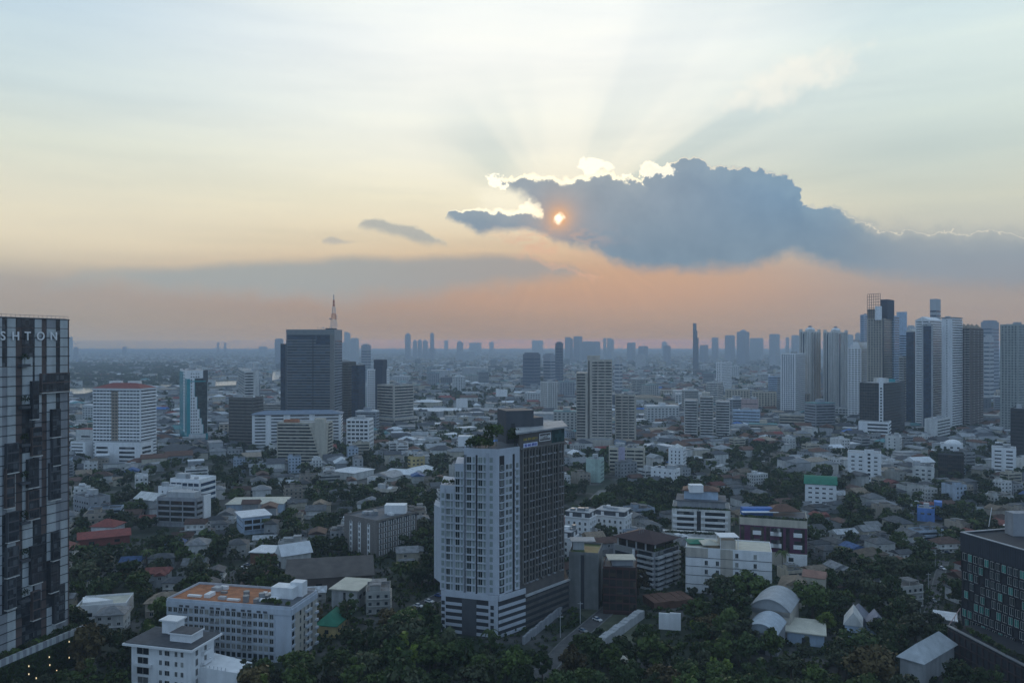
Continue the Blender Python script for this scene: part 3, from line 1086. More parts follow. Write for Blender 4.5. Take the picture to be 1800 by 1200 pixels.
def rhythm():
    rg = random.Random(9)
    P0, P1, P2, P3 = W(773.5, 319.5), W(876, 312), W(913.5, 321), W(992, 345)
    bk = np.array((-1.2, 36.0))
    A, Bk = tuple(np.array(P3) + bk * .62), tuple(np.array(P0) + bk * .8)
    pts = [P0, P1, P2, P3, A, Bk]
    b = Bld('condominium_tower', 'tall slim tower with a blue-white front and a dark side, standing alone in the middle', 'tower', pts, mark='the dark-sided tower')
    WB = mat('blue_white_panel', (.47, .50, .55), dirt=.1, var=.05)
    DK = mat('dark_brown_panel', (.12, .108, .10), var=.15)
    DK2 = mat('dark_grey_fin', (.165, .155, .145), var=.15)
    DS = mat('dark_slot', (.03, .028, .03))
    GW = window_mat('condo_window_glass', (.018, .026, .028), (.26, .30, .29), .42, .10)
    zp, fh = 16.6, 3.0
    zA, zB, zC = 72.8, 66.8, 57.6            # roof, first step, second step
    ed = (P0, P1)
    e = lambda px: s_at(P0, P1, px)
    a1, a2 = e(799.5), e(815.5)
    L = hypot(P1[0] - P0[0], P1[1] - P0[1])
    # body: main part and two lower steps
    m1, m2 = on(*ed, a1), on(*ed, a2)
    mb1, mb2 = tuple(np.array(m1) + bk * .72), tuple(np.array(m2) + bk * .72)
    w = b.mb('wall', WB)
    w.prism([m2, P1, P2, tuple(np.array(P2) + bk * .7), mb2], zp, zA)
    w.prism([m1, m2, mb2, mb1], zp, zB - .3)
    w.prism([P0, m1, mb1, Bk], zp, zC)
    # white fin at the far side of the front
    f0 = W(763, 326)
    w.prism([f0, P0, tuple(np.array(P0) + bk * .3), tuple(np.array(f0) + bk * .3)], zp + 3, 49.5)
    for q, z in (((m2, P1), zA), ((P1, P2), zA), ((m1, m2), zB - .3), ((P0, m1), zC)):
        w.ebox(*q, .02, hypot(q[1][0] - q[0][0], q[1][1] - q[0][1]) - .02, z, z + 1.1, -.3, 0)
    b.mb('roof', ROOFD).prism(b.inset(.4, [m2, P1, P2, tuple(np.array(P2) + bk * .7), mb2]), zA - .1, zA + .15)
    # dark wing
    q3b = tuple(np.array(P2) + bk * .7)
    Ldk = hypot(P3[0] - P2[0], P3[1] - P2[1])
    b.mb('dark_wing', DK).prism([P2, P3, A, q3b], 0, 79.0)
    b.mb('roof', ROOFC).prism(b.inset(-1.5, [P2, P3, A, q3b]), 79.0, 79.7)
    # lift overrun: tall dark box behind
    c1, c2 = W(890, 338), W(938, 342)
    b.mb('lift_tower', DGREY).prism([c1, c2, (c2[0] - 4, c2[1] + 12), (c1[0] - 4, c1[1] + 12)], 72, zt(722, 338))
    c3 = W(955, 346)
    b.mb('lift_tower', DGREY, 1).prism([(c2[0] + .02, c2[1]), c3, (c3[0] - 4, c3[1] + 9), (c2[0] - 3.9, c2[1] + 9)], 72, zt(733, 345))
    o = MB()
    q = W(899, 337.9)
    o.ebox(c1, c2, 2.2, 3.8, zt(751, 338), zt(744, 338), 0, .05)
    o.build('vent', CHAR, b.root, (*b.c, 0))
    # front windows: bays between light piers, dark slot down the middle
    nfl = int((zA - zp) / fh)
    win = []

    def bay(px0, px1, ztop, kind):
        s0, s1 = e(px0), e(px1)
        n = int((ztop - zp) / fh)
        for i in range(n):
            z = zp + .4 + i * fh
            if kind == 'single':
                b.wins.append(((*on(*ed, (s0 + s1) / 2), z + .6), ang, (s1 - s0) * .62, 1.9, GW))
            elif kind == 'pair':
                b.wins.append(((*on(*ed, s0 + (s1 - s0) * .32), z + .15), ang, (s1 - s0) * .46, 2.35, GW))
                b.wins.append(((*on(*ed, s0 + (s1 - s0) * .80), z + .15), ang, (s1 - s0) * .22, 2.35, GW))
                w.ebox(*ed, s0 + .05, s1 - .05, z - .42, z + .02, .004, .55)
    ang = atan2(P1[1] - P0[1], P1[0] - P0[0])
    slot = b.mb('dark_slot', DS)
    slot2 = b.mb('dark_slot', DS, 1)
    slot3 = b.mb('dark_slot', DS, 2)
    slot4 = b.mb('dark_slot', DS, 3)
    slot.ebox(*ed, e(815.6), e(819.5), zp, zA - 1.5, .0, .06)
    w.ebox(*ed, e(817.6), e(818.3), zp, zA - 1.2, .06, .5)
    slot2.ebox(*ed, e(836.2), e(839.5), zp, zA - 1.5, .0, .05)
    bay(819.5, 836, zA - 1.6, 'pair')
    bay(839.5, 855, zA - 1.6, 'pair')
    bay(859, 868, zA - 1.6, 'single')
    bay(799.5, 815, zB - 1.6, 'pair')
    bay(783.5, 797, zC - 1, 'pair')
    bay(774.5, 782.5, zC - 1, 'single')
    for px in (782.8, 798.0, 855.5, 857.3):
        w.ebox(*ed, e(px) - .16, e(px) + .16, zp, zC if px < 799 else zA - .3, .003, .5)
    # corner face with windows and a dark strip
    ed2 = (P1, P2)
    L2 = hypot(P2[0] - P1[0], P2[1] - P1[1])
    ang2 = atan2(P2[1] - P1[1], P2[0] - P1[0])
    slot3.ebox(*ed2, L2 * .05, L2 * .27, zp, zA - 1.6, 0, .05)
    slot4.ebox(*ed2, L2 * .66, L2 * .76, zp, zA - 1.6, 0, .05)
    for i in range(nfl - 1):
        z = zp + .6 + i * fh
        for t in (.16, .40, .56, .88):
            b.wins.append(((*on(*ed2, L2 * t), z + .4), ang2, L2 * .11, 1.9, GW))
        w.ebox(*ed2, L2 * .03, L2 * .28, z - .5, z - .1, .004, .5)
        w.ebox(*ed2, L2 * .78, L2 * .97, z - .5, z - .1, .004, .5)
    # the 100 windows that show largest come first: the front, top down
    b.wins.sort(key=lambda q_: -q_[2] * q_[3] - q_[0][2] * .0001)
    # dark face: fins, recessed balconies, pale slab edges here and there
    ed3 = (P2, P3)
    gl = b.mb('glazing', GLT)
    nb = 7
    for k in range(nb):
        s0, s1 = Ldk * (.05 + .92 * k / nb), Ldk * (.05 + .92 * (k + 1) / nb)
        fn = b.mb('fin', DK2, k)
        fn.ebox(*ed3, s0 - .3, s0 + .3, zp + 2, 72.5, .003, .75)
        fn.ebox(*ed3, s0 + (s1 - s0) * .48, s0 + (s1 - s0) * .62, zp + 2, 72.5, .002, .35)
        for i in range(18):
            z = zp + 1.4 + i * fh
            gl.ebox(*ed3, s0 + .45, s0 + (s1 - s0) * .46, z + .25, z + 2.5, 0, .06)
            gl.ebox(*ed3, s0 + (s1 - s0) * .64, s1 - .45, z + .25, z + 2.5, 0, .06)
            j = b.mb('balcony_row', DK2 if rg.random() < .62 else GREYW, i)
            j.ebox(*ed3, s0 + .4, s0 + (s1 - s0) * .47, z - .25, z + .18, .01, .9)
            if rg.random() < .4:
                b.mb('balcony_row', GREYW, i).ebox(*ed3, s0 + (s1 - s0) * .64, s1 - .42, z - .2, z + .05, .01, .7)
    b.mb('crown_glass', window_mat('crown_glass', (.02, .045, .045), (.03, .07, .07), .3, .1, 2)).ebox(*ed3, Ldk * .70, Ldk - .1, 73.2, 78.6, 0, .1)
    b.mb('crown_band', DK2).ebox(*ed3, .05, Ldk - .05, 72.5, 73.1, .01, .8)
    # signs
    def s3(px):
        return s_at(P2, P3, px)
    ang3 = atan2(P3[1] - P2[1], P3[0] - P2[0])
    WP = mat('sign_white', (.8, .8, .8), var=.02)
    fr = MB()
    t0, t1 = s3(947.5), s3(967)
    za_, zb_ = 74.6, 77.9
    for q in ((t0, t1, za_, za_ + .22), (t0, t1, zb_ - .22, zb_), (t0, t0 + .22, za_ + .22, zb_ - .22), (t1 - .22, t1, za_ + .22, zb_ - .22)):
        fr.ebox(*ed3, *q, .1, .3)
    sg = fr.build('framed_sign', WP, b.root, (*b.c, 0))
    text('lettering', 'RHYTHM', 2.05, on(*ed3, (t0 + t1) / 2, .25), za_ + .92, ang3, sg, WP, .06, b.c, 1.0)
    t0, t1 = s3(919.5), s3(944)
    o = MB()
    o.ebox(*ed3, t0, t1, zt(785.5, 327), zt(777.2, 327), .1, .25)
    bn = o.build('banner', mat('banner_white', (.62, .66, .85), var=.03), b.root, (*b.c, 0))
    text('lettering', '02 441 8910', 1.55, on(*ed3, (t0 + t1) / 2, .32), zt(785, 327) + .42, ang3, bn, mat('banner_blue', (.03, .05, .35)), .04, b.c)
    gold = mat('gold_lettering', (.42, .32, .08))
    o = MB()
    for k in range(16):
        if k % 5 == 4:
            continue
        q = t0 + (t1 - t0) * (k + .2) / 16
        o.ebox(*ed3, q, q + .28, 75.9, 76.9, .1, .2)
        o.ebox(*ed3, q + .28, q + .52, 75.9 + rg.choice([0, .4, .75]), 76.15 + rg.choice([0, .4, .7]), .1, .2)
    o.build('gold_sign', gold, b.root, (*b.c, 0))
    # podium: banded car park decks
    g0, g1, g2, g3 = W(776, 318.5), W(876, 311), W(923, 321.5), W(1000, 344.2)
    pc = [g0, g1, g2, tuple(np.array(g2) + bk * .7), tuple(np.array(g0) + bk * .8)]
    DP = mat('carpark_dark', (.045, .045, .05))
    b.mb('carpark', DP).prism(pc, 0, zp)
    b.mb('carpark', DP, 1).prism([tuple(np.array(g2) + np.array((.05, .05))), g3, tuple(np.array(g3) + bk * .6), tuple(np.array(g2) + bk * .68)], 0, zt(1019, 344))
    pb_ = b.mb('parapet_band', WB)
    Lg0, Lg1, Lg2 = [hypot(q[1][0] - q[0][0], q[1][1] - q[0][1]) for q in ((g0, g1), (g1, g2), (g2, g3))]
    pb_.ebox(g0, g1, .0, Lg0 - .02, zp - 1.9, zp + .2, .003, .5)
    pb_.ebox(g1, g2, .02, Lg1, zp - 1.9, zp + .2, .003, .5)
    for i in range(5):
        z = .4 + i * 2.75
        s_, t_ = s_at(g0, g1, 784), s_at(g0, g1, 812)
        pb_.ebox(g0, g1, s_, t_, z, z + 1.15, .003, .3)
        s_, t_ = s_at(g0, g1, 838), s_at(g0, g1, 876)
        pb_.ebox(g0, g1, s_, t_ - .1, z, z + 1.15, .003, .3)
        pb_.ebox(g1, g2, .02, Lg1, z, z + 1.25, .003, .35)
    pb_.ebox(g0, g1, .05, s_at(g0, g1, 783.5), .1, zp - 1.9, .003, .32)
    pb_.ebox(g0, g1, s_at(g0, g1, 859), s_at(g0, g1, 875.5), .1, zp - 1.9, .004, .27)
    for i in range(5):
        for px in (779.5, 865.5):
            s_ = s_at(g0, g1, px)
            o = b.mb('carpark_opening', CHAR, i)
            o.ebox(g0, g1, s_ - .7, s_ + .7, .9 + i * 2.6, 2.5 + i * 2.6, .2, .34)
    b.mb('blank_panel', DGREY).ebox(g0, g1, s_at(g0, g1, 812.3), s_at(g0, g1, 837.6), .1, zp - 1.95, .003, .25)
    db = b.mb('dark_band', mat('carpark_grey', (.10, .095, .09), var=.2))
    for i in range(5):
        db.ebox(g2, g3, .1, Lg2 - .1, .8 + i * 2.6, 1.9 + i * 2.6, .05, .35)
    b.mb('ledge', LGREY).ebox(g2, g3, .1, Lg2 + .2, zt(1019, 344) - .2, zt(1019, 344) + .5, -.6, .6)
    # roof garden and small plant room
    for k in range(16):
        u = rg.uniform(.1, .95)
        q = np.array(m2) * (1 - u) + np.array(P1) * u + bk * rg.uniform(.08, .55)
        o = MB()
        r = rg.uniform(1.0, 2.4)
        o.tube((*q, zA), (*q, zA + r), .12)
        shrub_mb(o, q[0], q[1], zA + .5 + r, r, rg, 110, .5, 1.0)
        o.build('roof_shrub', rg.choice([LEAF, LEAF2]), b.root, (*b.c, 0))
    for k in range(3):
        q = np.array(W((862, 872, 905)[k], 330))
        o = MB()
        o.tube((*q, zA), (*q, zA + 4), .15)
        shrub_mb(o, q[0], q[1], zA + (5.5, 6.0, 4.2)[k], 3.4, rg, 260, .55, 1.1)
        o.build('roof_tree', LEAF2, b.root, (*b.c, 0))
    for u in (.3, .8):
        q = np.array(P0) * (1 - u) + np.array(m1) * u + bk * .2
        o = MB()
        shrub_mb(o, q[0], q[1], zC + 1, 1.6, rg, 80, .4)
        o.build('roof_shrub', LEAF2, b.root, (*b.c, 0))
    q = np.array(W(818, 330))
    b.mb('plant_room', WHITE).box(q[0] - 3, q[0] + 3.5, q[1], q[1] + 4, zA, zA + 4.2)
    b.finish()


def orange_block():
    d = 287
    pts = cbox(293, 512, 557, d, 12)
    H = zt(1071, d)
    b = Bld('apartment_block', 'pale blue six-storey apartment block with an orange deck on its roof', 'apartment block', pts, mark='the orange-roofed apartment block')
    PB = mat('apartment_blue_white', (.50, .54, .60), dirt=.15, var=.06)
    b.body(0, H, PB, ORANGE, .9)
    ed, er = b.e(0), b.e(1)
    L = hypot(ed[1][0] - ed[0][0], ed[1][1] - ed[0][1])
    Lr = hypot(er[1][0] - er[0][0], er[1][1] - er[0][1])
    # upper blank frieze with small vents, deep white frames below
    fh = 2.95
    nf = 6
    n = 20
    st = (L - 7.0) / n
    w = b.mb('wall', PB)
    fz = nf * fh - .3
    w.ebox(*ed, .02, L - .02, fz, H - .02, .003, .38)
    w.ebox(*er, .02, Lr - .02, fz, H - .02, .003, .38)
    for k in range(n + 1):
        w.ebox(*ed, .4 + st * k - .17, .4 + st * k + .17, 0, fz, .002, .34)
    for i in range(nf):
        w.ebox(*ed, .1, L - 6.2, i * fh - .2, i * fh + .55, .003, .30)
        for k in range(n):
            balc = k % 6 in (2, 3)
            b.wins.append(((*on(*ed, .4 + st * (k + .5)), i * fh + .75), atan2(ed[1][1] - ed[0][1], ed[1][0] - ed[0][0]), st - .75, 1.65, GLP if not balc else GL))
            if balc and i:
                b.mb('balcony', STEEL, 1000 + i * 20 + k).ebox(*ed, .4 + st * k + .25, .4 + st * (k + 1) - .25, i * fh + .5, i * fh + 1.35, .35, .48)
    b.wins.sort(key=lambda q: -q[0][2])
    vt = b.mb('vent', DGREY)
    for k in range(n // 3):
        for q in (0, 1):
            t = 5.5 + k * st * 2.9 + q * 2.6
            if t < L - 2:
                b.mb('vent', DGREY, k * 2 + q).ebox(*ed, t, t + 1.6, H - 1.9, H - 1.1, .385, .44)
    # corner window column and the end face: balconies
    for i in range(nf):
        z = i * fh + .6
        b.mb('window_band', GLC, i).ebox(*er, .5, 2.2, z, z + 1.7, 0, .06)
        for k in range(4):
            t = Lr * (.34 + .15 * k)
            b.mb('end_window', GLP, i * 4 + k).ebox(*er, t - .55, t + .55, z, z + 1.7, 0, .07)
        w.ebox(*er, Lr * .52, Lr * .72, i * fh + .1, i * fh + .9, .003, .9)
        w.ebox(*er, Lr * .9, Lr - .1, i * fh + .1, i * fh + .9, .003, .9)
        w.ebox(*er, .3, 2.6, i * fh + .0, i * fh + .5, .003, .5)
    b.mb('end_panel', BEIGE).ebox(*er, 2.8, Lr - .2, .1, fz - .1, .0, .04)
    # roof: kerbs, hatches, stair head and a small garden
    P = [np.array(p) for p in pts]
    ex, ey = (P[1] - P[0]) / L, (P[2] - P[1]) / Lr

    def rb(part, m, a, c, la, lc, h, idx=0):
        o = P[0] + ex * a + ey * c
        b.mb(part, m, idx).hexa(tuple(o), tuple(o + ex * la), tuple(o + ex * la + ey * lc), tuple(o + ey * lc), H + .13, H + h)
    rb('roof_hatch', WHITE, L * .10, Lr * .25, 5.5, 1.4, .8, 0)
    rb('roof_hatch', WHITE, L * .24, Lr * .25, 2.2, 4.2, 1.5, 1)
    rb('roof_hatch', WHITE, L * .44, Lr * .2, 5.0, 1.2, .8, 2)
    rb('roof_hatch', STEEL, L * .30, Lr * .55, 2.4, 1.2, .9, 3)
    rb('roof_terrace', ROOFD, L * .70, .8, L * .28, Lr - 1.8, .5)
    b.clutter(H + .13, 77, 12, False)
    rb('stair_head', WHITE, L * .74, Lr * .45, 9, 6, 4.6)
    rb('stair_head', WHITE, L * .86, Lr * .62, 5, 4, 5.8, 1)
    rg = random.Random(3)
    for k in range(9):
        q = P[0] + ex * L * rg.uniform(.72, .96) + ey * rg.uniform(1.5, 5)
        o = MB()
        shrub_mb(o, q[0], q[1], H + 1.2, rg.uniform(.9, 1.7), rg, 70, .4)
        o.build('roof_shrub', LEAF2, b.root, (*b.c, 0))
    b.finish()


def white_villa_front():
    d = 262
    pts = cbox(231, 335, 376, d, 14)
    H = zt(1142, d)
    b = Bld('white_house', 'white four-storey house with wide white eaves before the orange-roofed apartment block', 'house', pts, mark='the white house with wide eaves')
    b.body(0, H, WHITE, None, 0)
    ed, er = b.e(0), b.e(1)
    L = hypot(ed[1][0] - ed[0][0], ed[1][1] - ed[0][1])
    Lr = hypot(er[1][0] - er[0][0], er[1][1] - er[0][1])
    b.mb('eaves', WHITEP).prism(b.inset(-2.0), H, H + .7)
    b.mb('roof', SLATE).prism(b.inset(-1.5), H + .7, H + .95)
    P = [np.array(p) for p in pts]
    ex, ey = (P[1] - P[0]) / L, (P[2] - P[1]) / Lr

    def blk(part, m, a, c, la, lc, z, h, idx=0):
        o = P[0] + ex * a + ey * c
        b.mb(part, m, idx).hexa(tuple(o), tuple(o + ex * la), tuple(o + ex * la + ey * lc), tuple(o + ey * lc), z, z + h)
    blk('attic', WHITE, L * .55, Lr * .25, L * .36, Lr * .5, H + .95, 2.4)
    blk('attic_roof', WHITEP, L * .53, Lr * .22, L * .40, Lr * .56, H + 3.35, .4)
    blk('attic_roof', SLATE, L * .545, Lr * .24, L * .37, Lr * .52, H + 3.75, .15, 1)
    blk('stair_head', WHITE, L * .22, Lr * .7, L * .25, Lr * .35, H + .95, 4.2)
    blk('stair_head_roof', WHITEP, L * .18, Lr * .66, L * .32, Lr * .42, H + 5.15, .5)
    fh = 3.3
    for i in range(5):
        z = H - 3.1 - i * fh
        if z < .3:
            break
        if i % 2 == 0:
            b.wins.append(((*on(*ed, L * .2), z + .1), atan2(ed[1][1] - ed[0][1], ed[1][0] - ed[0][0]), 4.6, 2.2, GL))
        else:
            b.mb('balcony', WHITE, i).ebox(*ed, L * .05, L * .36, z - .6, z + .3, .003, .8)
            b.wins.append(((*on(*ed, L * .2), z + .3), atan2(ed[1][1] - ed[0][1], ed[1][0] - ed[0][0]), 4.0, 2.1, GLP))
        for t, w_ in ((.50, .9), (.61, 1.7), (.76, .9), (.86, .9)):
            b.wins.append(((*on(*ed, L * t), z + .5), atan2(ed[1][1] - ed[0][1], ed[1][0] - ed[0][0]), w_, 1.5, GL))
        for t in (.25, .62):
            b.wins.append(((*on(*er, Lr * t), z + .2), atan2(er[1][1] - er[0][1], er[1][0] - er[0][0]), 1.1, 2.1, GL))
        b.mb('balcony', WHITE, 10 + i).ebox(*er, Lr * .45, Lr * .8, z - .7, z + .25, .003, 1.2)
    # lower terrace wing
    t0, t1 = W(338, 268), W(417, 262)
    tp = [t0, t1, (t1[0] + 2, t1[1] + 9), (t0[0] + 2, t0[1] + 12)]
    b.mb('terrace_wing', WHITE).prism(tp, 0, zt(1178, 264))
    for i in range(9):
        q = on(t0, t1, .6 + i * 1.6, -.2)
        b.mb('balustrade', WHITE).box(q[0] - .15, q[0] + .15, q[1] - .15, q[1] + .15, zt(1178, 264), zt(1178, 264) + 1.0)
    b.finish()


def stone_hotel():
    d = 430
    pts = cbox(605, 662, 733, d, 38)
    H = zt(917, d)
    b = Bld('hotel', 'brown-grey stone block with three white window strips and white-framed windows', 'hotel', pts, mark='the brown-grey stone block')
    b.body(0, H, STONE, ROOFD, .9)
    ed, er = b.e(0), b.e(1)
    L = hypot(ed[1][0] - ed[0][0], ed[1][1] - ed[0][1])
    Lr = hypot(er[1][0] - er[0][0], er[1][1] - er[0][1])
    nf, fh = 6, H / 6.3
    a0 = atan2(ed[1][1] - ed[0][1], ed[1][0] - ed[0][0])
    for k, t in enumerate((.22, .48, .76)):
        b.mb('white_strip', WHITE, k).ebox(*ed, L * t - 1.1, L * t + 1.1, .2, H - 2.2, .003, .12)
        for i in range(nf):
            b.wins.append(((*on(*ed, L * t, .13), .5 + i * fh), a0, .95, fh * .62, GL))
    cols = b.cols(er, 3.6, 1.0, 1.5)
    b.wingrid(er, .6, nf, fh, cols, 1.5, 1.9, .4, GL, STONE, .25, False, WHITE)
    for k in range(5):
        t = Lr * (.1 + .19 * k)
        b.mb('attic_opening', CHAR, k).ebox(*er, t, t + Lr * .13, H - 1.7, H - .2, .003, .08)
    P = [np.array(p) for p in pts]
    o = P[1] * .35 + P[2] * .65 + (P[0] - P[1]) * .25
    b.mb('stair_head', WHITE).box(o[0] - 6, o[0] + 6, o[1], o[1] + 7, H + .13, H + 5)
    b.clutter(H + .13, 4, 8, False)
    b.finish()


def dark_facade_block():
    d = 285
    p0, p1 = W(1691, 300), W(1860, 262)
    nrm = np.array((p1[1] - p0[1], -(p1[0] - p0[0])))
    nrm = -nrm / np.linalg.norm(nrm)
    pts = [p0, p1, tuple(np.array(p1) + nrm * 26), tuple(np.array(p0) + nrm * 26)]
    H = zt(938, 300)
    b = Bld('office_block', 'dark block with scattered green panes and a wide dark podium in front', 'office block', pts, mark='the dark block with green panes')
    b.body(0, H, CHAR, CHAR, 0)
    ed = b.e(0)
    L = hypot(p1[0] - p0[0], p1[1] - p0[1])
    ang = atan2(p1[1] - p0[1], p1[0] - p0[0])
    par = b.mb('screen', mat('dark_blue_louvre', (.05, .055, .07), var=.1))
    par.ebox(*ed, -.3, L, H - 6.2, H + .6, .003, .5)
    par.ebox(pts[3], pts[0], 0, 26, H - 6.2, H + .6, .003, .5)
    lv = b.mb('louvre', CHAR)
    for k in range(40):
        lv.ebox(*ed, L * k / 40, L * k / 40 + .12, H - 6, H + .4, .5, .62)
    cp = b.mb('coping', LGREY)
    cp.ebox(*ed, -.3, L, H + .6, H + .85, -.4, .6)
    cp.ebox(pts[3], pts[0], 0, 26, H + .6, H + .85, -.4, .55)
    rg = random.Random(21)
    GREENP = mat('green_pane', (.055, .22, .185), rough=.12, var=.25, rnd=.35)
    DPN = mat('smoky_pane', (.02, .03, .032), rough=.1, var=.3, rnd=.5)
    fh, n = 3.5, 16
    fr = b.mb('facade_frame', mat('facade_black', (.025, .025, .03)))
    for i in range(9):
        z = H - 6.4 - (i + 1) * fh
        fr.ebox(*ed, 0, L, z - .2, z + .25, .003, .55)
        off = rg.uniform(0, .5)
        for k in range(n):
            t0 = L * (k + off) / n
            t1 = t0 + L / n
            if t1 > L:
                continue
            fr.ebox(*ed, t0 - .1, t0 + .1, z + .25, z + fh - .2, .003, .5)
            if rg.random() < .8:
                g = GREENP if rg.random() < .27 else DPN
                b.wins.append(((*on(*ed, (t0 + t1) / 2, .1), z + .5), ang, (t1 - t0) * .68, fh - .95, g))
    b.wins.sort(key=lambda q: (q[4].name != 'green_pane', q[0][0]))
    # side face
    b.curtain(b.e(3), 8, H - 6.4, 3.5, 3.0, GLT, CHAR)
    # podium
    q0, q1 = W(1668, 292), W(1860, 243)
    nr = np.array((q1[1] - q0[1], -(q1[0] - q0[0])))
    nr = -nr / np.linalg.norm(nr)
    pp = [q0, q1, tuple(np.array(q1) + nr * 30), tuple(np.array(q0) + nr * 30)]
    FOOT.append(pp)
    hp = zt(1100, 292)
    b.mb('podium', CHAR).prism(pp, 0, hp)
    pl = b.mb('podium_frame', mat('podium_dark_maroon', (.055, .04, .042), var=.2))
    Lp = hypot(q1[0] - q0[0], q1[1] - q0[1])
    for k in range(17):
        pl.ebox(q0, q1, Lp * k / 17, Lp * k / 17 + .4, .1, hp - .5, .003, .5)
    for z in (3.5, 7.0, 10.5):
        if z < hp - 1:
            pl.ebox(q0, q1, 0, Lp, z, z + .5, .5, .7)
    b.mb('podium_coping', STEEL).ebox(q0, q1, -.3, Lp, hp, hp + .35, -.5, .8)
    b.mb('railing', PINK).tube((*q0, hp + .4), (*W(1688, 300), hp + 4.0), .14)
    for k in range(5):
        u = k / 4
        a = np.array((*q0, hp + .35)) * (1 - u) + np.array((*W(1688, 300), hp + 4.0)) * u
        b.mb('railing', PINK).tube((a[0], a[1], hp + .3), tuple(a), .1)
    for k in range(20):
        q = on(q0, q1, Lp * (k + .5) / 20, -1.6 - rg.random() * 2)
        o = MB()
        shrub_mb(o, q[0], q[1], hp + .8, rg.uniform(.9, 1.9), rg, 80, .45)
        o.build('roof_shrub', rg.choice([LEAF, LEAF2, LEAF5]), b.root, (*b.c, 0))
    # rooftop plant: pale box, dish, mast
    q = np.array(W(1788, 292))
    b.mb('roof_box', GREYW).box(q[0] + 1, q[0] + 10, q[1] + 4, q[1] + 9, H, zt(906, 292))
    q = W(1738, 312)
    b.mb('mast', WHITEP).tube((q[0], q[1], H), (q[0] + 1.2, q[1], H + 7.5), .13)
    b.mb('satellite_dish', WHITE).dome(W(1769, 308)[0], 308, H + 1.4, 1.2, .5, 10, 3)
    b.finish()


def terraced_block():
    d = 470
    pts = cbox(1181, 1284, 1297, d, 10, 26)
    H = zt(885, d)
    b = Bld('terraced_apartments', 'white block of planted terraces with dark glazing and hedges along every roof edge', 'apartment block', pts, mark='the block of planted terraces')
    b.body(0, H - 5, WHITE2, ROOFC, .8)
    ed, er = b.e(0), b.e(1)
    L = hypot(ed[1][0] - ed[0][0], ed[1][1] - ed[0][1])
    up = b.inset(3.0)
    b.mb('upper_storey', GREYW).prism(up, H - 4.9, H)
    b.mb('upper_roof', ROOFD).prism(b.inset(2.2), H, H + .5)
    pent = b.inset(7.0)
    b.mb('penthouse', PBLUE).prism(pent, H + .5, H + 5.5)
    b.mb('penthouse_roof', RUST).hip(pent, H + 5.5, 2.2, 1.0)
    P = [np.array(p) for p in pts]
    b.mb('roof_box', WHITE).box(P[1][0] - 22, P[1][0] - 14, P[1][1] + 8, P[1][1] + 14, H + 5, H + 9.5)
    fh = 3.4
    a = atan2(ed[1][1] - ed[0][1], ed[1][0] - ed[0][0])
    for i in range(int((H - 5) / fh)):
        z = H - 5 - (i + 1) * fh
        for s0, s1 in ((.02, .43), (.50, .96)):
            b.mb('window_band', GLC, i).ebox(*ed, L * (s0 + .07), L * (s1 - .05), z + .5, z + 2.7, 0, .06)
            b.mb('balcony', WHITE, i).ebox(*ed, L * s0, L * s1, z - .5, z + .7, .004, 1.3)
        b.mb('end_window', GLC, i).ebox(*er, 2, 8, z + .7, z + 2.3, 0, .06)
        b.mb('end_window', GLC, i).ebox(*er, 11, 18, z + .7, z + 2.3, 0, .06)
    b.mb('dark_recess', CHAR).ebox(*ed, L * .43, L * .50, 0, H - 5.2, .002, .05)
    rg = random.Random(8)
    for k in range(26):
        u = rg.random()
        q = on(*ed, L * (k + .5) / 26, -1.2)
        o = MB()
        shrub_mb(o, q[0], q[1], H - 4.2, rg.uniform(.8, 1.6), rg, 60, .45, .8)
        o.build('roof_shrub', rg.choice([LEAF, LEAF2, LEAF5]), b.root, (*b.c, 0))
    # annex in front with a planted roof
    q0, q1 = W(1170, 452), W(1269, 446)
    nr = np.array((0, 9.5))
    pa = [q0, q1, tuple(np.array(q1) + nr), tuple(np.array(q0) + nr)]
    FOOT.append(pa)
    b.mb('annex', WHITE2).prism(pa, 0, zt(938, 450))
    La = hypot(q1[0] - q0[0], q1[1] - q0[1])
    for k in range(6):
        b.mb('annex_window', GL, k).ebox(q0, q1, La * (k + .3) / 6, La * (k + .55) / 6, 3.5, 5.4, 0, .06)
    for k in range(18):
        q = on(q0, q1, La * (k + .5) / 18, -1.0 - rg.random())
        o = MB()
        shrub_mb(o, q[0], q[1], zt(938, 450) + .4, rg.uniform(1, 1.8), rg, 60, .45, .7)
        o.build('roof_shrub', rg.choice([LEAF, LEAF5]), b.root, (*b.c, 0))
    b.finish()


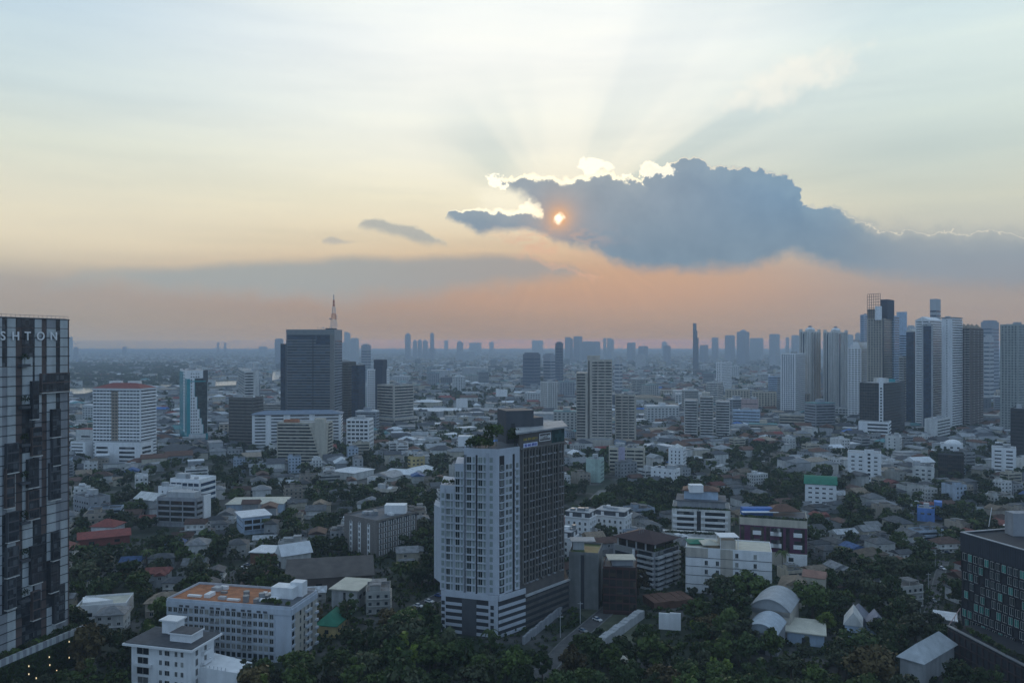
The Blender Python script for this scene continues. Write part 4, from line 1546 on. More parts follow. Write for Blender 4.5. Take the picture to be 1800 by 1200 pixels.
def purple_block():
    d = 410
    pts = cbox(1300, 1419, 1430, d, 8, 24)
    H = zt(918, d)
    b = Bld('apartment_block', 'purple-clad block with square white balcony boxes and plants on its roof', 'apartment block', pts, mark='the purple-clad block')
    b.body(0, H, CREAM, ROOFD, .6)
    ed, er = b.e(0), b.e(1)
    L = hypot(ed[1][0] - ed[0][0], ed[1][1] - ed[0][1])
    b.mb('cladding', PURPLE).ebox(*ed, .1, L - .1, 7, H - 3.2, .003, .3)
    a = atan2(ed[1][1] - ed[0][1], ed[1][0] - ed[0][0])
    for k, t in enumerate((.02, .165, .31, .40, .595, .69, .91)):
        b.mb('window_strip', GLT, k).ebox(*ed, L * t, L * t + 1.8, 7.5, H - 3.6, .3, .36)
    rg = random.Random(2)
    n = 0
    for t in (.07, .20, .46, .50, .80, .84):
        for z in (9.5, 14.0, 18.5):
            if rg.random() < .9 and z < H - 5:
                b.mb('balcony_box', WHITE, n).ebox(*ed, L * t, L * t + 4.2, z + (n % 2) * 1.6, z + 1.9 + (n % 2) * 1.6, .3, 1.5)
                b.mb('balcony_window', GLP, n).ebox(*ed, L * t + .4, L * t + 3.6, z + 2 + (n % 2) * 1.6, z + 3.8 + (n % 2) * 1.6, .3, .4)
                n += 1
    for i in range(8):
        for t in (3, 7, 11, 16, 20):
            b.wins.append(((*on(*er, t), 2 + i * 3.1), atan2(er[1][1] - er[0][1], er[1][0] - er[0][0]), 1.2, 1.5, GL))
    b.mb('base', WHITE).ebox(*ed, L * .7, L - .1, .1, 6.6, .004, 1.5)
    b.mb('base_window', GLP).ebox(*ed, L * .73, L * .8, 3, 5, 1.5, 1.56)
    P = [np.array(p) for p in pts]
    o = P[0] * .7 + P[1] * .3
    b.mb('pool_deck', BLUER).box(o[0] - 6, o[0] + 10, o[1] + 9, o[1] + 14, H + .2, H + 4)
    b.mb('sunshade', WHITE).box(o[0] - 7, o[0] + 12, o[1] + 6, o[1] + 9, H + 2.2, H + 2.6)
    o = P[1] * .75 + P[0] * .25
    b.mb('hip_roof', RUST).hip([(o[0] - 6, o[1] + 12), (o[0] + 9, o[1] + 12), (o[0] + 9, o[1] + 22), (o[0] - 6, o[1] + 22)], H + 2.5, 3)
    for k in range(16):
        q = on(*ed, L * (k + .5) / 16, -1.5 - rg.random())
        o = MB()
        shrub_mb(o, q[0], q[1], H + .7, rg.uniform(.8, 1.8), rg, 60, .45)
        o.build('roof_shrub', rg.choice([LEAF, LEAF2]), b.root, (*b.c, 0))
    b.finish()


def white_striped_block():
    d = 360
    pts = cbox(1205, 1357, 1360, d, -5, 20)
    H = zt(972, d)
    b = Bld('white_block', 'white five-storey block ruled with thin dark lines and crossed by a brown panel', 'apartment block', pts, mark='the white block ruled with dark lines')
    b.body(0, H, WHITE, ROOFCR, .5)
    ed = b.e(0)
    L = hypot(ed[1][0] - ed[0][0], ed[1][1] - ed[0][1])
    fh = H / 5.0
    ln = b.mb('dark_line', CHAR)
    for i in range(1, 5):
        ln.ebox(*ed, .02, L - .02, i * fh - .1, i * fh + .1, .004, .12)
    b.mb('brown_panel', BEIGE).ebox(*ed, L * .41, L * .555, .1, H + .3, .003, .1)
    b.mb('brown_panel', BEIGE, 1).ebox(*ed, .02, L * .265, H - fh * .95, H + .3, .003, .1)
    a = atan2(ed[1][1] - ed[0][1], ed[1][0] - ed[0][0])
    for i in range(5):
        for t in (.245, .375, .60, .81):
            if i == 4 and t < .4:
                continue
            b.wins.append(((*on(*ed, L * t, .02), i * fh + .9), a, 1.3, 2.0, GL))
            b.mb('window_sill', WHITE2, 0).ebox(*ed, L * t - 1.2, L * t + 1.2, i * fh + .55, i * fh + .8, .003, .3)
    P = [np.array(p) for p in pts]
    o = P[0] * .45 + P[1] * .55
    b.mb('stair_head', BEIGE).box(o[0] - 4.5, o[0] + 2, o[1] + 2, o[1] + 9, H + .13, H + 4.2)
    b.mb('canopy', WHITE).box(o[0] - 5.5, o[0] + 3.5, o[1] + 1.2, o[1] + 10, H + 5.6, H + 5.95)
    for q in ((-5, 1.6), (3, 1.6), (-5, 9), (3, 9)):
        b.mb('canopy_post', WHITE).tube((o[0] + q[0], o[1] + q[1], H), (o[0] + q[0], o[1] + q[1], H + 5.6), .18)
    b.mb('roof_shed', ROOFCR).hip([(o[0] - 12, o[1] + 4), (o[0] - 5, o[1] + 4), (o[0] - 5, o[1] + 12), (o[0] - 12, o[1] + 12)], H + 1.5, 1.6)
    o = P[0]
    b.mb('green_canopy', GREENR).hip([(o[0] + 3, o[1] + 4), (o[0] + 11, o[1] + 4), (o[0] + 11, o[1] + 12), (o[0] + 3, o[1] + 12)], H + .8, .9)
    b.finish()


def hip_roof_block():
    d = 372
    pts = cbox(1078, 1150, 1194, d, 45)
    H = zt(957, d)
    b = Bld('apartment_block', 'grey seven-storey block under a dark brown hipped roof with projecting balconies', 'apartment block', pts, mark='the block under a brown hipped roof')
    b.body(0, H - 4.2, GREYW, ROOFC, .5)
    ed, er = b.e(0), b.e(1)
    L = hypot(ed[1][0] - ed[0][0], ed[1][1] - ed[0][1])
    Lr = hypot(er[1][0] - er[0][0], er[1][1] - er[0][1])
    top = b.inset(2.0)
    b.mb('attic', GLT).prism(top, H - 4.1, H - .2)
    b.mb('roof', mat('dark_maroon_tile', (.055, .032, .034), var=.2)).hip(top, H - .2, 3.4, 2.4)
    for k in range(5):
        q = on(*ed, L * (k + .3) / 4.4, -1.6)
        b.mb('column', LGREY).box(q[0] - .35, q[0] + .35, q[1] - .35, q[1] + .35, H - 4.1, H - .2)
    fh = (H - 4.2) / 7
    for i in range(7):
        z = i * fh
        b.mb('window_band', GLP, i).ebox(*ed, 1.2, L * .5, z + .8, z + 2.6, 0, .06)
        b.mb('window_band', GLC, i).ebox(*ed, L * .56, L - 1, z + .8, z + 2.6, 0, .06)
        b.mb('window_band', GLC, i).ebox(*er, 1, Lr - 1, z + .8, z + 2.6, 0, .06)
        b.mb('balcony_row', LGREY, i).ebox(*ed, L * .62, L - .2, z - .1, z + .75, .004, 1.3)
        for q in (0, 1, 2):
            b.mb('balcony_row', LGREY, i).ebox(*er, Lr * q / 3 + .4, Lr * q / 3 + Lr * .28, z - .1, z + .8, .004, 1.8)
    b.mb('pier', WHITE).ebox(*ed, L * .50, L * .55, .1, H - 4.2, .003, .8)
    b.mb('red_strip', MAROON).ebox(*ed, L * .565, L * .60, .1, H - 4.3, .07, .5)
    for k in range(3):
        q = W(1124 + 3.5 * k, 385)
        b.mb('mast', STEEL).tube((*q, H), (*q, H + 12 - k), .12)
    rg = random.Random(6)
    for k in range(5):
        q = on(*er, Lr * (k + .5) / 5, -.2)
        o = MB()
        shrub_mb(o, q[0], q[1], H - 3, 1.5, rg, 60, .45)
        o.build('roof_shrub', LEAF2, b.root, (*b.c, 0))
    b.finish()


def blank_block():
    d = 345
    pts = cbox(1000, 1052, 1064, d, 12, 18)
    H = zt(975, d)
    b = Bld('concrete_block', 'windowless grey concrete block with a vertical groove and grass on its roof', 'building', pts, mark='the windowless concrete block')
    b.body(0, H, mat('ribbed_concrete', (.20, .205, .20), dirt=.25, var=.12), LEAF2, .8)
    ed = b.e(0)
    L = hypot(ed[1][0] - ed[0][0], ed[1][1] - ed[0][1])
    b.mb('groove', CHAR).ebox(*ed, L * .40, L * .52, .1, H - .4, .002, .04)
    rib = b.mb('rib', mat('ribbed_concrete', (.2, .2, .2)))
    for k in range(24):
        if not 9 <= k <= 12:
            rib.ebox(*ed, L * k / 24, L * k / 24 + .16, .1, H - .2, .003, .16)
    P = np.array(b.c)
    b.mb('stair_head', LGREY).box(P[0] - 6, P[0] - 1, P[1] - 2, P[1] + 4, H + .13, H + 3.6)
    b.mb('canopy', LGREY).box(P[0] - 7, P[0] + 4, P[1] - 3, P[1] + 5, H + 3.9, H + 4.2)
    b.finish()
    pts = cbox(1060, 1118, 1130, 338, 10, 16)  # block made up in place of a dark red reflection in window glass
    H = zt(1000, 338)
    b = Bld('reflection_block', 'very dark maroon block in place of a window-glass reflection, with a pale flat canopy', 'building', pts, mark='the dark maroon block')
    b.body(0, H, mat('maroon_reflection', (.05, .022, .02), var=.2), ROOFD, .6)
    b.curtain(b.e(0), 1, H - .5, 3.4, 2.6, GLT, MAROON)
    P = np.array(b.c)
    b.mb('roof_room', GREYW).box(P[0] - 4, P[0] + 5, P[1] - 4, P[1] + 4, H + .13, H + 3)
    b.mb('canopy', ROOFCR).box(P[0] - 6, P[0] + 6, P[1] - 6, P[1] + 3, H + 3.0, H + 3.3)
    b.finish()


def mansard_terrace():
    segs = [((993, 1048), 890, 458), ((1046, 1110), 888, 476), ((985, 1016), 925, 425)]
    for k, ((l, r), top, d) in enumerate(segs):
        pts = cbox(l, r - 12, r, d, 26)
        H = zt(top + 22, d)
        b = Bld('terrace_house', ('white terrace with a grey mansard roof and a stepped front', 'white terrace with a grey mansard roof facing the planted terraces', 'white mansard terrace half hidden by the dark-sided tower')[k], 'terrace', pts, 'white mansard terraces', mark=None)
        b.body(0, H, WHITE, None, 0)
        z = H
        b.mb('cornice', WHITEP).prism(b.inset(-.6), z, z + .5)
        b.mb('mansard_roof', SLATE).prism(b.inset(.3), z + .5, z + 3.2)
        b.mb('roof', LGREY).prism(b.inset(.05), z + 3.2, z + 3.6)
        for ei in (0, 1):
            ed = b.e(ei)
            b.wingrid(ed, .3, int(H / 3.2), 3.2, b.cols(ed, 3.4, .8, .8), 1.1, 1.7, .8, GL, WHITE, .3, True)
            L = hypot(ed[1][0] - ed[0][0], ed[1][1] - ed[0][1])
            for j in range(max(1, int(L / 7))):
                t = L * (j + .5) / max(1, int(L / 7))
                b.mb('dormer', WHITE, ei * 9 + j).ebox(*ed, t - .9, t + .9, z + .6, z + 2.7, -.6, .1)
        b.clutter(z + 3.6, k, 4, False)
        b.finish()


ashton()
rhythm()
orange_block()
white_villa_front()
stone_hotel()
dark_facade_block()
terraced_block()
purple_block()
white_striped_block()
hip_roof_block()
blank_block()
mansard_terrace()
# ------------------------------------------------------------------ middle-distance towers and blocks
def T(name, label, cat, l, c, r, top, d, th=18, depth=None, style='bands', wall=WHITE, glass=GLC, roof=ROOFC, fh=3.2, base=0, mark=None, group=None, clut=3, par=1.0, sides=(0, 1), kw=None, kw2=None, fin=True):
    pts = cbox(l, c, r, d, th, depth)
    H = zt(top, d)
    b = Bld(name, label, cat, pts, group, mark)
    b.body(base, H, wall, roof, par)
    nf = max(1, int((H - 1.2) / fh))
    z0 = H - .8 - nf * fh
    for i in sides:
        k = dict(kw or {})
        if i == 1 and kw2 is not None:
            k = dict(kw2)
        st = k.pop('style', style)
        if st == 'bands':
            b.bands(b.e(i), z0, nf, fh, glass, wall, **k)
        elif st == 'rows':
            b.rows(b.e(i), z0, nf, fh, glass=glass, wall=wall, **k)
        elif st == 'glass':
            b.curtain(b.e(i), z0, H - .4, fh, glass=glass, **k)
    if clut:
        b.clutter(H + .13, int(l * 7 + top), clut)
    b.H, b.z0, b.nf, b.fh, b.d = H, z0, nf, fh, d
    return b.finish() if fin else b


def ext(b, i):
    p, q = b.e(i)
    return hypot(q[0] - p[0], q[1] - p[1])


def sub(l, c, r, d, th, depth, b, part, m, z0, z1, idx=0, roof=None):
    pts = cbox(l, c, r, d, th, depth)
    FOOT.append(pts)
    b.mb(part, m, idx).prism(pts, z0, z1)
    if roof:
        b.mb(part + '_roof', roof, idx).prism(b.inset(.3, pts), z1, z1 + .3)
    return pts


# white tower with the red roof
def red_roof_tower():
    b = T('apartment_tower', 'white tower with balcony bands, a beige strip down its front and a red tiled roof', 'tower', 163, 247, 272, 684, 775, 8, 26, wall=WHITE, par=0, roof=None, clut=0,
          kw=dict(pier=3.6, pw=.35, ledge=.6, lo=.42), kw2=dict(lo=.5, hi=.92, ledge=.9, m0=.8), mark='the white tower with the red roof', fin=False)
    ed = b.e(0)
    L = ext(b, 0)
    b.mb('beige_strip', TAN).ebox(*ed, L * .40, L * .54, b.z0, b.H - 2, .01, .72)
    for i in range(b.nf):
        for t in (.425, .485):
            b.mb('strip_window', GL, i).ebox(*ed, L * t, L * t + L * .035, b.z0 + i * b.fh + 1, b.z0 + i * b.fh + 2.2, .72, .78)
    b.mb('eaves', WHITEP).prism(b.inset(-.8), b.H, b.H + .7)
    b.mb('roof', RED).hip(b.pts, b.H + .7, 4.6, .4)
    for u in (.28, .68):
        P = [np.array(p) for p in b.pts]
        o = (P[0] * (1 - u) + P[1] * u) * .4 + (P[3] * (1 - u) + P[2] * u) * .6
        b.mb('plant_room', WHITE, int(u * 10)).box(o[0] - 6, o[0] + 6, o[1] - 2, o[1] + 2, b.H + 2, b.H + 7.2)
    q = sub(166, 248, 272.5, 764, 8, 20, b, 'podium', WHITE, 0, zt(778, 764), 0, ROOFC)
    for i in range(4):
        b.mb('podium_band', GLC, i).ebox(q[0], q[1], 2, 14, 1.5 + i * 4.2, 3.6 + i * 4.2, 0, .06)
        b.mb('podium_band', GLC, i).ebox(q[0], q[1], 26, 42, 1.5 + i * 4.2, 3.6 + i * 4.2, 0, .06)
        b.mb('podium_band', GLC, i).ebox(q[1], q[2], 2, 16, 1.5 + i * 4.2, 3.6 + i * 4.2, 0, .06)
    q = sub(124, 150, 166, 772, 8, 18, b, 'side_wing', WHITE, 0, zt(776, 772), 0, ROOFC)
    for i in range(6):
        b.mb('wing_window', GL, i).ebox(q[0], q[1], 1 + 0, 13, 2 + i * 3.1, 3.2 + i * 3.1, 0, .06)
    q = sub(133, 163, 170, 795, 8, 14, b, 'rear_wing', WHITE2, 0, zt(755, 795), 0, RED)
    for i in range(7):
        b.mb('wing_window', GLC, 10 + i).ebox(q[0], q[1], 6, 16, 3 + i * 3.2, 4.6 + i * 3.2, 0, .06)
    b.finish()


def teal_tower():
    d = 910
    b = T('office_tower', 'teal glass office tower with a white stepped corner of square windows', 'tower', 316, 329, 375, 652, d, 62, 22, wall=WHITE, style='rows', sides=(), par=.5, clut=0, mark='the teal glass tower', fin=False)
    e0, e1 = b.e(0), b.e(1)
    L0, L1 = ext(b, 0), ext(b, 1)
    H = b.H
    b.mb('teal_glazing', TEAL).ebox(*e0, .3, L0 * .5, 10, H - 2, 0, .2)
    b.mb('teal_glazing', TEAL).ebox(*e0, L0 * .72, L0, 10, H - 9, 0, .3)
    b.rows(e0, 14, 21, 3.5, 1.3, 1.3, 2.6, GL, WHITE, L0 * .5, L0 * .28, 0, 1)
    b.mb('teal_pier', TEAL).ebox(*e1, -.2, 3.2, 12.6, H - 9, .002, .4)
    b.mb('base', TEAL).ebox(*e1, -.3, L1 + .3, 0, 12.5, .01, .5)
    b.mb('base', TEAL).ebox(*e0, 0, L0 + .3, 0, 12.5, .01, .5)
    sm = window_mat('bronze_glass', (.035, .045, .045), (.07, .08, .075), .3, .1, 3.4)
    g = b.mb('smoked_glazing', sm)
    tz = b.mb('teal_frame', TEAL)
    nf = 20
    fh = (H - 14) / nf
    for i in range(nf):
        z = 12.6 + i * fh
        k = i / nf
        s0 = L1 * (.80 if k < .12 else .72 if k < .24 else .62 if k < .38 else .50 if k < .56 else .38 if k < .86 else .99)
        if s0 < L1 * .98:
            g.ebox(*e1, s0, L1 - .3, z, z + fh - .01, 0, .25)
            tz.ebox(*e1, s0 - .5, s0, z, z + fh - .01, 0, .5)
        n = int((min(s0, L1 * .78) - 4.2) / 2.6)
        row = b.mb('window_row', GL, i)
        for j in range(n):
            t = 3.9 + j * 2.6
            row.ebox(*e1, t, t + 1.3, z + .9, z + 2.3, 0, .06)
    tz.ebox(*e1, 0, L1 * .9, 12.6 + .86 * nf * fh - 1.2, 12.6 + .86 * nf * fh - .1, .26, .6)
    b.mb('dark_crown', DGREY).ebox(*e1, L1 * .78, L1 + .3, H - 13, H + 1, .26, .5)
    b.clutter(H + .2, 3, 3)
    b.finish()


def big_glass_tower():
    d = 1000
    b = T('office_tower', 'broad dark glass office tower of many floor lines carrying a red and white mast', 'tower', 503, 588, 590.5, 580, d, 4, 34, wall=GREYW, style='glass', glass=GLB, sides=(), par=.8, clut=0, mark='the broad dark glass tower', fin=False)
    e0 = b.e(0)
    L0, H = ext(b, 0), b.H
    g1 = window_mat('ribbon_glass', (.014, .026, .045), (.03, .045, .065), .3, .1, 6)
    g2 = window_mat('ribbon_glass_light', (.03, .05, .075), (.05, .07, .09), .3, .1, 6)
    sp = mat('bronze_spandrel', (.16, .158, .155), rough=.45, var=.12)
    a, c = s_at(*e0, 505), s_at(*e0, 580)
    fh = 3.55
    nf = int((H - 13) / fh)
    for i in range(nf):
        z = 4 + i * fh
        b.mb('window_band', g2 if i % 3 else g1, i).ebox(*e0, a, c, z, z + 2.0, 0, .15)
        b.mb('spandrel', sp).ebox(*e0, a, c, z + 2.02, z + fh - .02, 0, .3)
        b.mb('side_band', g1, i).ebox(*e0, .3, a - .4, z, z + fh - .3, 0, .2)
        b.mb('side_band', g1, i).ebox(*b.e(1), .5, ext(b, 1) - .5, z, z + 2.0, 0, .1)
    top = 4 + nf * fh
    b.mb('top_glazing', g1).ebox(*e0, a, c - 18, top, H - 6, 0, .2)
    b.mb('top_glazing', g1).ebox(*e0, c - 17.6, c, top - 6, H - 6, .31, .4)
    b.mb('centre_joint', CHAR).ebox(*e0, s_at(*e0, 549.4), s_at(*e0, 550.8), 2, H - 7, .31, .5)
    b.mb('top_band', mat('tower_fascia', (.20, .215, .22), var=.1)).ebox(*e0, a - .4, L0, H - 5.8, H + .4, 0, .5)
    b.mb('corner_pier', mat('tower_pier', (.19, .185, .175), var=.1)).ebox(*e0, c + .1, L0, 2, H - 5.9, 0, .5)
    # step on the far side of the front, a little lower
    l0 = W(484, 1010)
    # rooftop plant
    rg = random.Random(1)
    for k in range(9):
        q = on(*e0, L0 * (.62 + .035 * k), -6 - rg.random() * 4)
        b.mb('antenna', STEEL, k).tube((*q, H), (*q, H + rg.uniform(2, 5.5)), .18)
    q = on(*e0, L0 * .74, -5)
    b.mb('satellite_dish', WHITE2).dome(q[0], q[1], H + 2.5, 2.2, 1.0, 10, 3)
    b.mb('plant_deck', CHAR).ebox(*e0, L0 * .80, L0 * .97, H, H + 2.4, -16, -3)
    # lattice mast, red and white
    q = on(*e0, s_at(*e0, 583), -9)
    zb = H + 2.4
    zt_ = zt(517, d)
    secs = [(0, .26, 3.6, 3.0), (.26, .44, 3.0, 2.0), (.44, .64, 1.9, 1.7), (.64, .84, .85, .75), (.84, 1.0, .45, .3)]
    mast = bpy.data.objects.new('lattice_mast', None)
    mast.location = (q[0] - b.c[0], q[1] - b.c[1], 0)
    mast.parent = b.root
    C.objects.link(mast)
    for n, (u0, u1, w0, w1) in enumerate(secs):
        o = MB()
        za, zc = zb + (zt_ - zb) * u0, zb + (zt_ - zb) * u1
        k = max(2, int((zc - za) / 3.0))
        for sx, sy in ((-1, -1), (1, -1), (1, 1), (-1, 1)):
            o.tube((sx * w0, sy * w0, za), (sx * w1, sy * w1, zc), .17, 4)
        for j in range(k):
            f0, f1 = j / k, (j + 1) / k
            wa, wb = w0 + (w1 - w0) * f0, w0 + (w1 - w0) * f1
            z0, z1 = za + (zc - za) * f0, za + (zc - za) * f1
            for s in (-1, 1):
                o.tube((-wa, s * wa, z0), (wb, s * wb, z1), .13, 4)
                o.tube((wa, s * wa, z0), (-wb, s * wb, z1), .13, 4)
                o.tube((s * wa, -wa, z0), (s * wb, wb, z1), .13, 4)
                o.tube((-wb, s * wb, z1), (wb, s * wb, z1), .13, 4)
                o.tube((s * wb, -wb, z1), (s * wb, wb, z1), .13, 4)
        o.build('mast_section', mat('mast_white', (.55, .55, .55)) if n % 2 == 0 else mat('mast_red', (.30, .06, .05)), mast)
    o = MB()
    for s, z in ((-1, .46), (1, .5), (-1, .43), (1, .62)):
        zz = zb + (zt_ - zb) * z * .62
        o.dome(s * 4.4, -1, zz, 1.5, .8, 8, 3)
        o.tube((s * 2, 0, zz), (s * 4.4, -1, zz), .15, 4)
    o.build('dish', WHITE2, mast)
    # low wing beside it
    p = cbox(493, 502.8, 503, 1006, 4, 26)
    FOOT.append(p)
    b.mb('side_wing', DGREY).prism(p, 0, zt(604, 1006))
    b.mb('side_wing_glass', g1).ebox(p[0], p[1], .2, 6.0, 3, zt(606, 1006), 0, .1)
    b.finish()


def white_cluster():
    # long white slab behind
    b = T('office_slab', 'long white slab under a wide blue-grey roof with groups of dark window bands', 'office block', 443, 600, 611, 727, 870, -8, 24, wall=WHITE, sides=(), clut=0, par=0, roof=None, mark='the long white slab', fin=False)
    e0, e1 = b.e(0), b.e(1)
    b.mb('roof', mat('blue_grey_roof', (.17, .21, .27), var=.15)).hip(b.pts, b.H, 3.4, 1.5)
    nf = int(b.H / 3.5)
    L = ext(b, 0)
    for s0, s1 in ((3, 14), (20, 33), (40, 60), (66, L - 3)):
        for i in range(nf):
            b.mb('window_band', GLC, i).ebox(*e0, s0, s1, 2 + i * 3.5, 3.5 + i * 3.5, 0, .06)
            b.mb('ledge', WHITE).ebox(*e0, s0 - .3, s1 + .3, 1.3 + i * 3.5, 1.9 + i * 3.5, .003, .5)
    for i in range(nf):
        b.mb('end_band', GLC, i).ebox(*e1, 1, ext(b, 1) - 1, 2 + i * 3.5, 3.6 + i * 3.5, 0, .06)
    b.finish()
    # cream stepped hotel in front
    d = 765
    b = T('hotel', 'cream hotel with rows of balconies stepping down in curves and an orange roof hut', 'hotel', 487, 574, 607, 744, d, 4, 20, wall=CREAM, sides=(), clut=0, par=.7, mark='the stepped cream hotel', fin=False)
    e0, e1 = b.e(0), b.e(1)
    L, L1 = ext(b, 0), ext(b, 1)
    fh = 3.15
    nf = int((b.H - .5) / fh)
    for i in range(nf):
        z = b.H - .6 - (i + 1) * fh
        end = L * min(1, .66 + .022 * i + .00 * i)
        b.mb('balcony_band', GLC, i).ebox(*e0, .8, end - 1, z + 1.3, z + 2.8, 0, .06)
        b.mb('balcony', CREAM, i).ebox(*e0, .3, end, z + .05, z + 1.25, .003, 1.2)
        q = on(*e0, end, 0)
        b.mb('balcony', CREAM, i).cyl(q[0], q[1], z + .05, z + 1.25, 1.5, 1.5, 10)
        s0 = L1 * max(.02, .30 - .02 * i)
        b.mb('end_band', GLC, i).ebox(*e1, s0 + .5, L1 - 1, z + 1.3, z + 2.8, 0, .06)
        b.mb('end_balcony', CREAM, i).ebox(*e1, s0, L1 - .5, z + .05, z + 1.25, .003, 1.0)
    P = [np.array(p) for p in b.pts]
    o = P[0] * .7 + P[1] * .3
    b.mb('roof_hut', ORANGE).box(o[0] - 9, o[0] + 5, o[1] + 4, o[1] + 10, b.H + .1, b.H + 3)
    o = P[1]
    b.mb('roof_room', CREAM).box(o[0] - 13, o[0] - 3, o[1] + 5, o[1] + 12, b.H + .1, b.H + 4)
    b.finish()
    T('office_block', 'white block faced with an even grid of dark squares beside the stepped hotel', 'office block', 609, 648, 650, 738, 850, 3, 22, wall=WHITE, kw=dict(pier=5.0, pw=1.0, lo=.42, hi=.95, ledge=.5, m0=.6), fh=4.3, clut=4, mark='the white gridded block')


def twin_beige():
    d = 870
    b = T('apartment_tower', 'tall beige tower of stacked balconies with a lower shoulder on one flank', 'tower', 1033, 1076, 1079, 634, d, 6, 24, wall=BEIGE, sides=(0,), clut=0, mark='the tall beige balcony tower', fin=False,
          kw=dict(lo=.38, hi=.84, ledge=.9, pier=9.0, pw=1.0, s0=3.5, s1=26.5))
    e0 = b.e(0)
    L = ext(b, 0)
    b.mb('dark_joint', CHAR).ebox(*e0, .8, 2.0, 8, b.H, 0, .1)
    b.mb('pier', BEIGE).ebox(*e0, 2.1, 5.0, 0, b.H - 1, .003, 1.3)
    P = [np.array(p) for p in b.pts]
    b.mb('plant_room', BEIGE).box(P[0][0] + 1, P[0][0] + 14, P[0][1] + 4, P[0][1] + 14, b.H, zt(625, 875))
    q = cbox(1013, 1032.5, 1033.5, 868, 6, 22)
    FOOT.append(q)
    H2 = zt(655, 868)
    b.mb('shoulder', BEIGE).prism(q, 0, H2)
    for i in range(int(H2 / 3.2)):
        b.mb('shoulder_band', GLC, i).ebox(q[0], q[1], .6, 9.8, i * 3.2 + 1.2, i * 3.2 + 2.7, 0, .06)
        b.mb('shoulder_balcony', BEIGE, i).ebox(q[0], q[1], .3, 10.0, i * 3.2 + .1, i * 3.2 + 1.15, .003, .9)
    q = sub(1014, 1077, 1080, 858, 6, 20, b, 'podium', BEIGE, 0, 12, 0, ROOFC)
    b.finish()
    T('apartment_tower', 'mid-height beige balcony tower at the foot of the tallest beige one', 'tower', 1081, 1117, 1121, 695, 885, 8, 22, wall=BEIGE, kw=dict(lo=.38, hi=.84, ledge=.9, pier=8.5, pw=1.2), clut=4, mark='the lower beige balcony tower')
    # three-winged tower
    d = 925
    for k, (l, c, r, top, th, lab) in enumerate(((1203, 1226, 1231, 704, 14, ''), (1230, 1254, 1259, 697, 6, ''), (1258, 1283, 1288, 706, 2, ''))):
        if k == 0:
            b = Bld('apartment_tower', 'pale beige tower of three angled wings with balconies at every floor', 'tower', cbox(1203, 1270, 1288, 925, 8, 24), mark='the three-winged beige tower')
        q = cbox(l, c, r, d - (0, 8, 3)[k], th, 24)
        H = zt(top, d)
        b.mb('wing', (WHITE2, BEIGE, WHITE2)[k], k).prism(q, 0, H)
        b.mb('wing_roof', ROOFC, k).prism(b.inset(.4, q), H, H + .4)
        L = hypot(q[1][0] - q[0][0], q[1][1] - q[0][1])
        L2 = hypot(q[2][0] - q[1][0], q[2][1] - q[1][1])
        for i in range(int((H - 1) / 3.15)):
            z = H - .8 - (i + 1) * 3.15
            b.mb('window_band', GLC, k * 40 + i).ebox(q[0], q[1], .8, L - .8, z + 1.15, z + 2.75, 0, .06)
            b.mb('balcony_row', WHITE2, k * 40 + i).ebox(q[0], q[1], .3, L * .52, z + .05, z + 1.1, .003, 1.1)
            b.mb('balcony_row', WHITE2, k * 40 + i).ebox(q[0], q[1], L * .56, L - .2, z + .05, z + 1.1, .003, .7)
            b.mb('end_band', GLC, k * 40 + i).ebox(q[1], q[2], .8, min(L2, 9), z + 1.15, z + 2.75, 0, .06)
    q = cbox(1234, 1248, 1252, 930, 6, 12)
    b.mb('plant_room', BEIGE).prism(q, zt(697, 925), zt(690, 930))
    b.finish()


def domed_tower(l, c, r, top, d, lab, mark):
    b = T('apartment_tower', lab, 'tower', l, c, r, top, d, 30, wall=WHITE2, style='rows', par=.8, clut=0, mark=mark, group='twin domed towers', fin=False,
          kw=dict(w_=2.4, h_=1.9, sp=4.6, sill=.3), kw2=dict(w_=2.4, h_=1.9, sp=4.6, sill=.3), fh=3.3)
    for i in (0, 1):
        L = ext(b, i)
        for t in (.02, .26, .5, .74, .93):
            b.mb('pier', WHITE2, i * 100 + int(t * 100)).ebox(*b.e(i), L * t, L * t + 1.5, 3, b.H - .2, .004, 1.4)
        b.mb('dark_strip', GLB, i).ebox(*b.e(i), L * .36, L * .44, 3, b.H - 3, .06, .3)
    x, y = b.c
    rr = min(ext(b, 0), ext(b, 1)) * .46
    b.mb('drum', WHITE2).cyl(x, y, b.H, b.H + 3.5, rr, rr * .95, 12)
    b.mb('dome', WHITE).dome(x, y, b.H + 3.5, rr * .95, rr * .55, 14, 4)
    b.mb('lantern', GREYW).cyl(x, y, b.H + 3.5 + rr * .5, b.H + 6 + rr * .55, 3.2, 2.4, 8)
    for n, p in enumerate(b.pts):
        q = (p[0] * .86 + x * .14, p[1] * .86 + y * .14)
        b.mb('corner_turret', WHITE2, n).box(q[0] - 2, q[0] + 2, q[1] - 2, q[1] + 2, b.H, b.H + 4.5)
    b.finish()


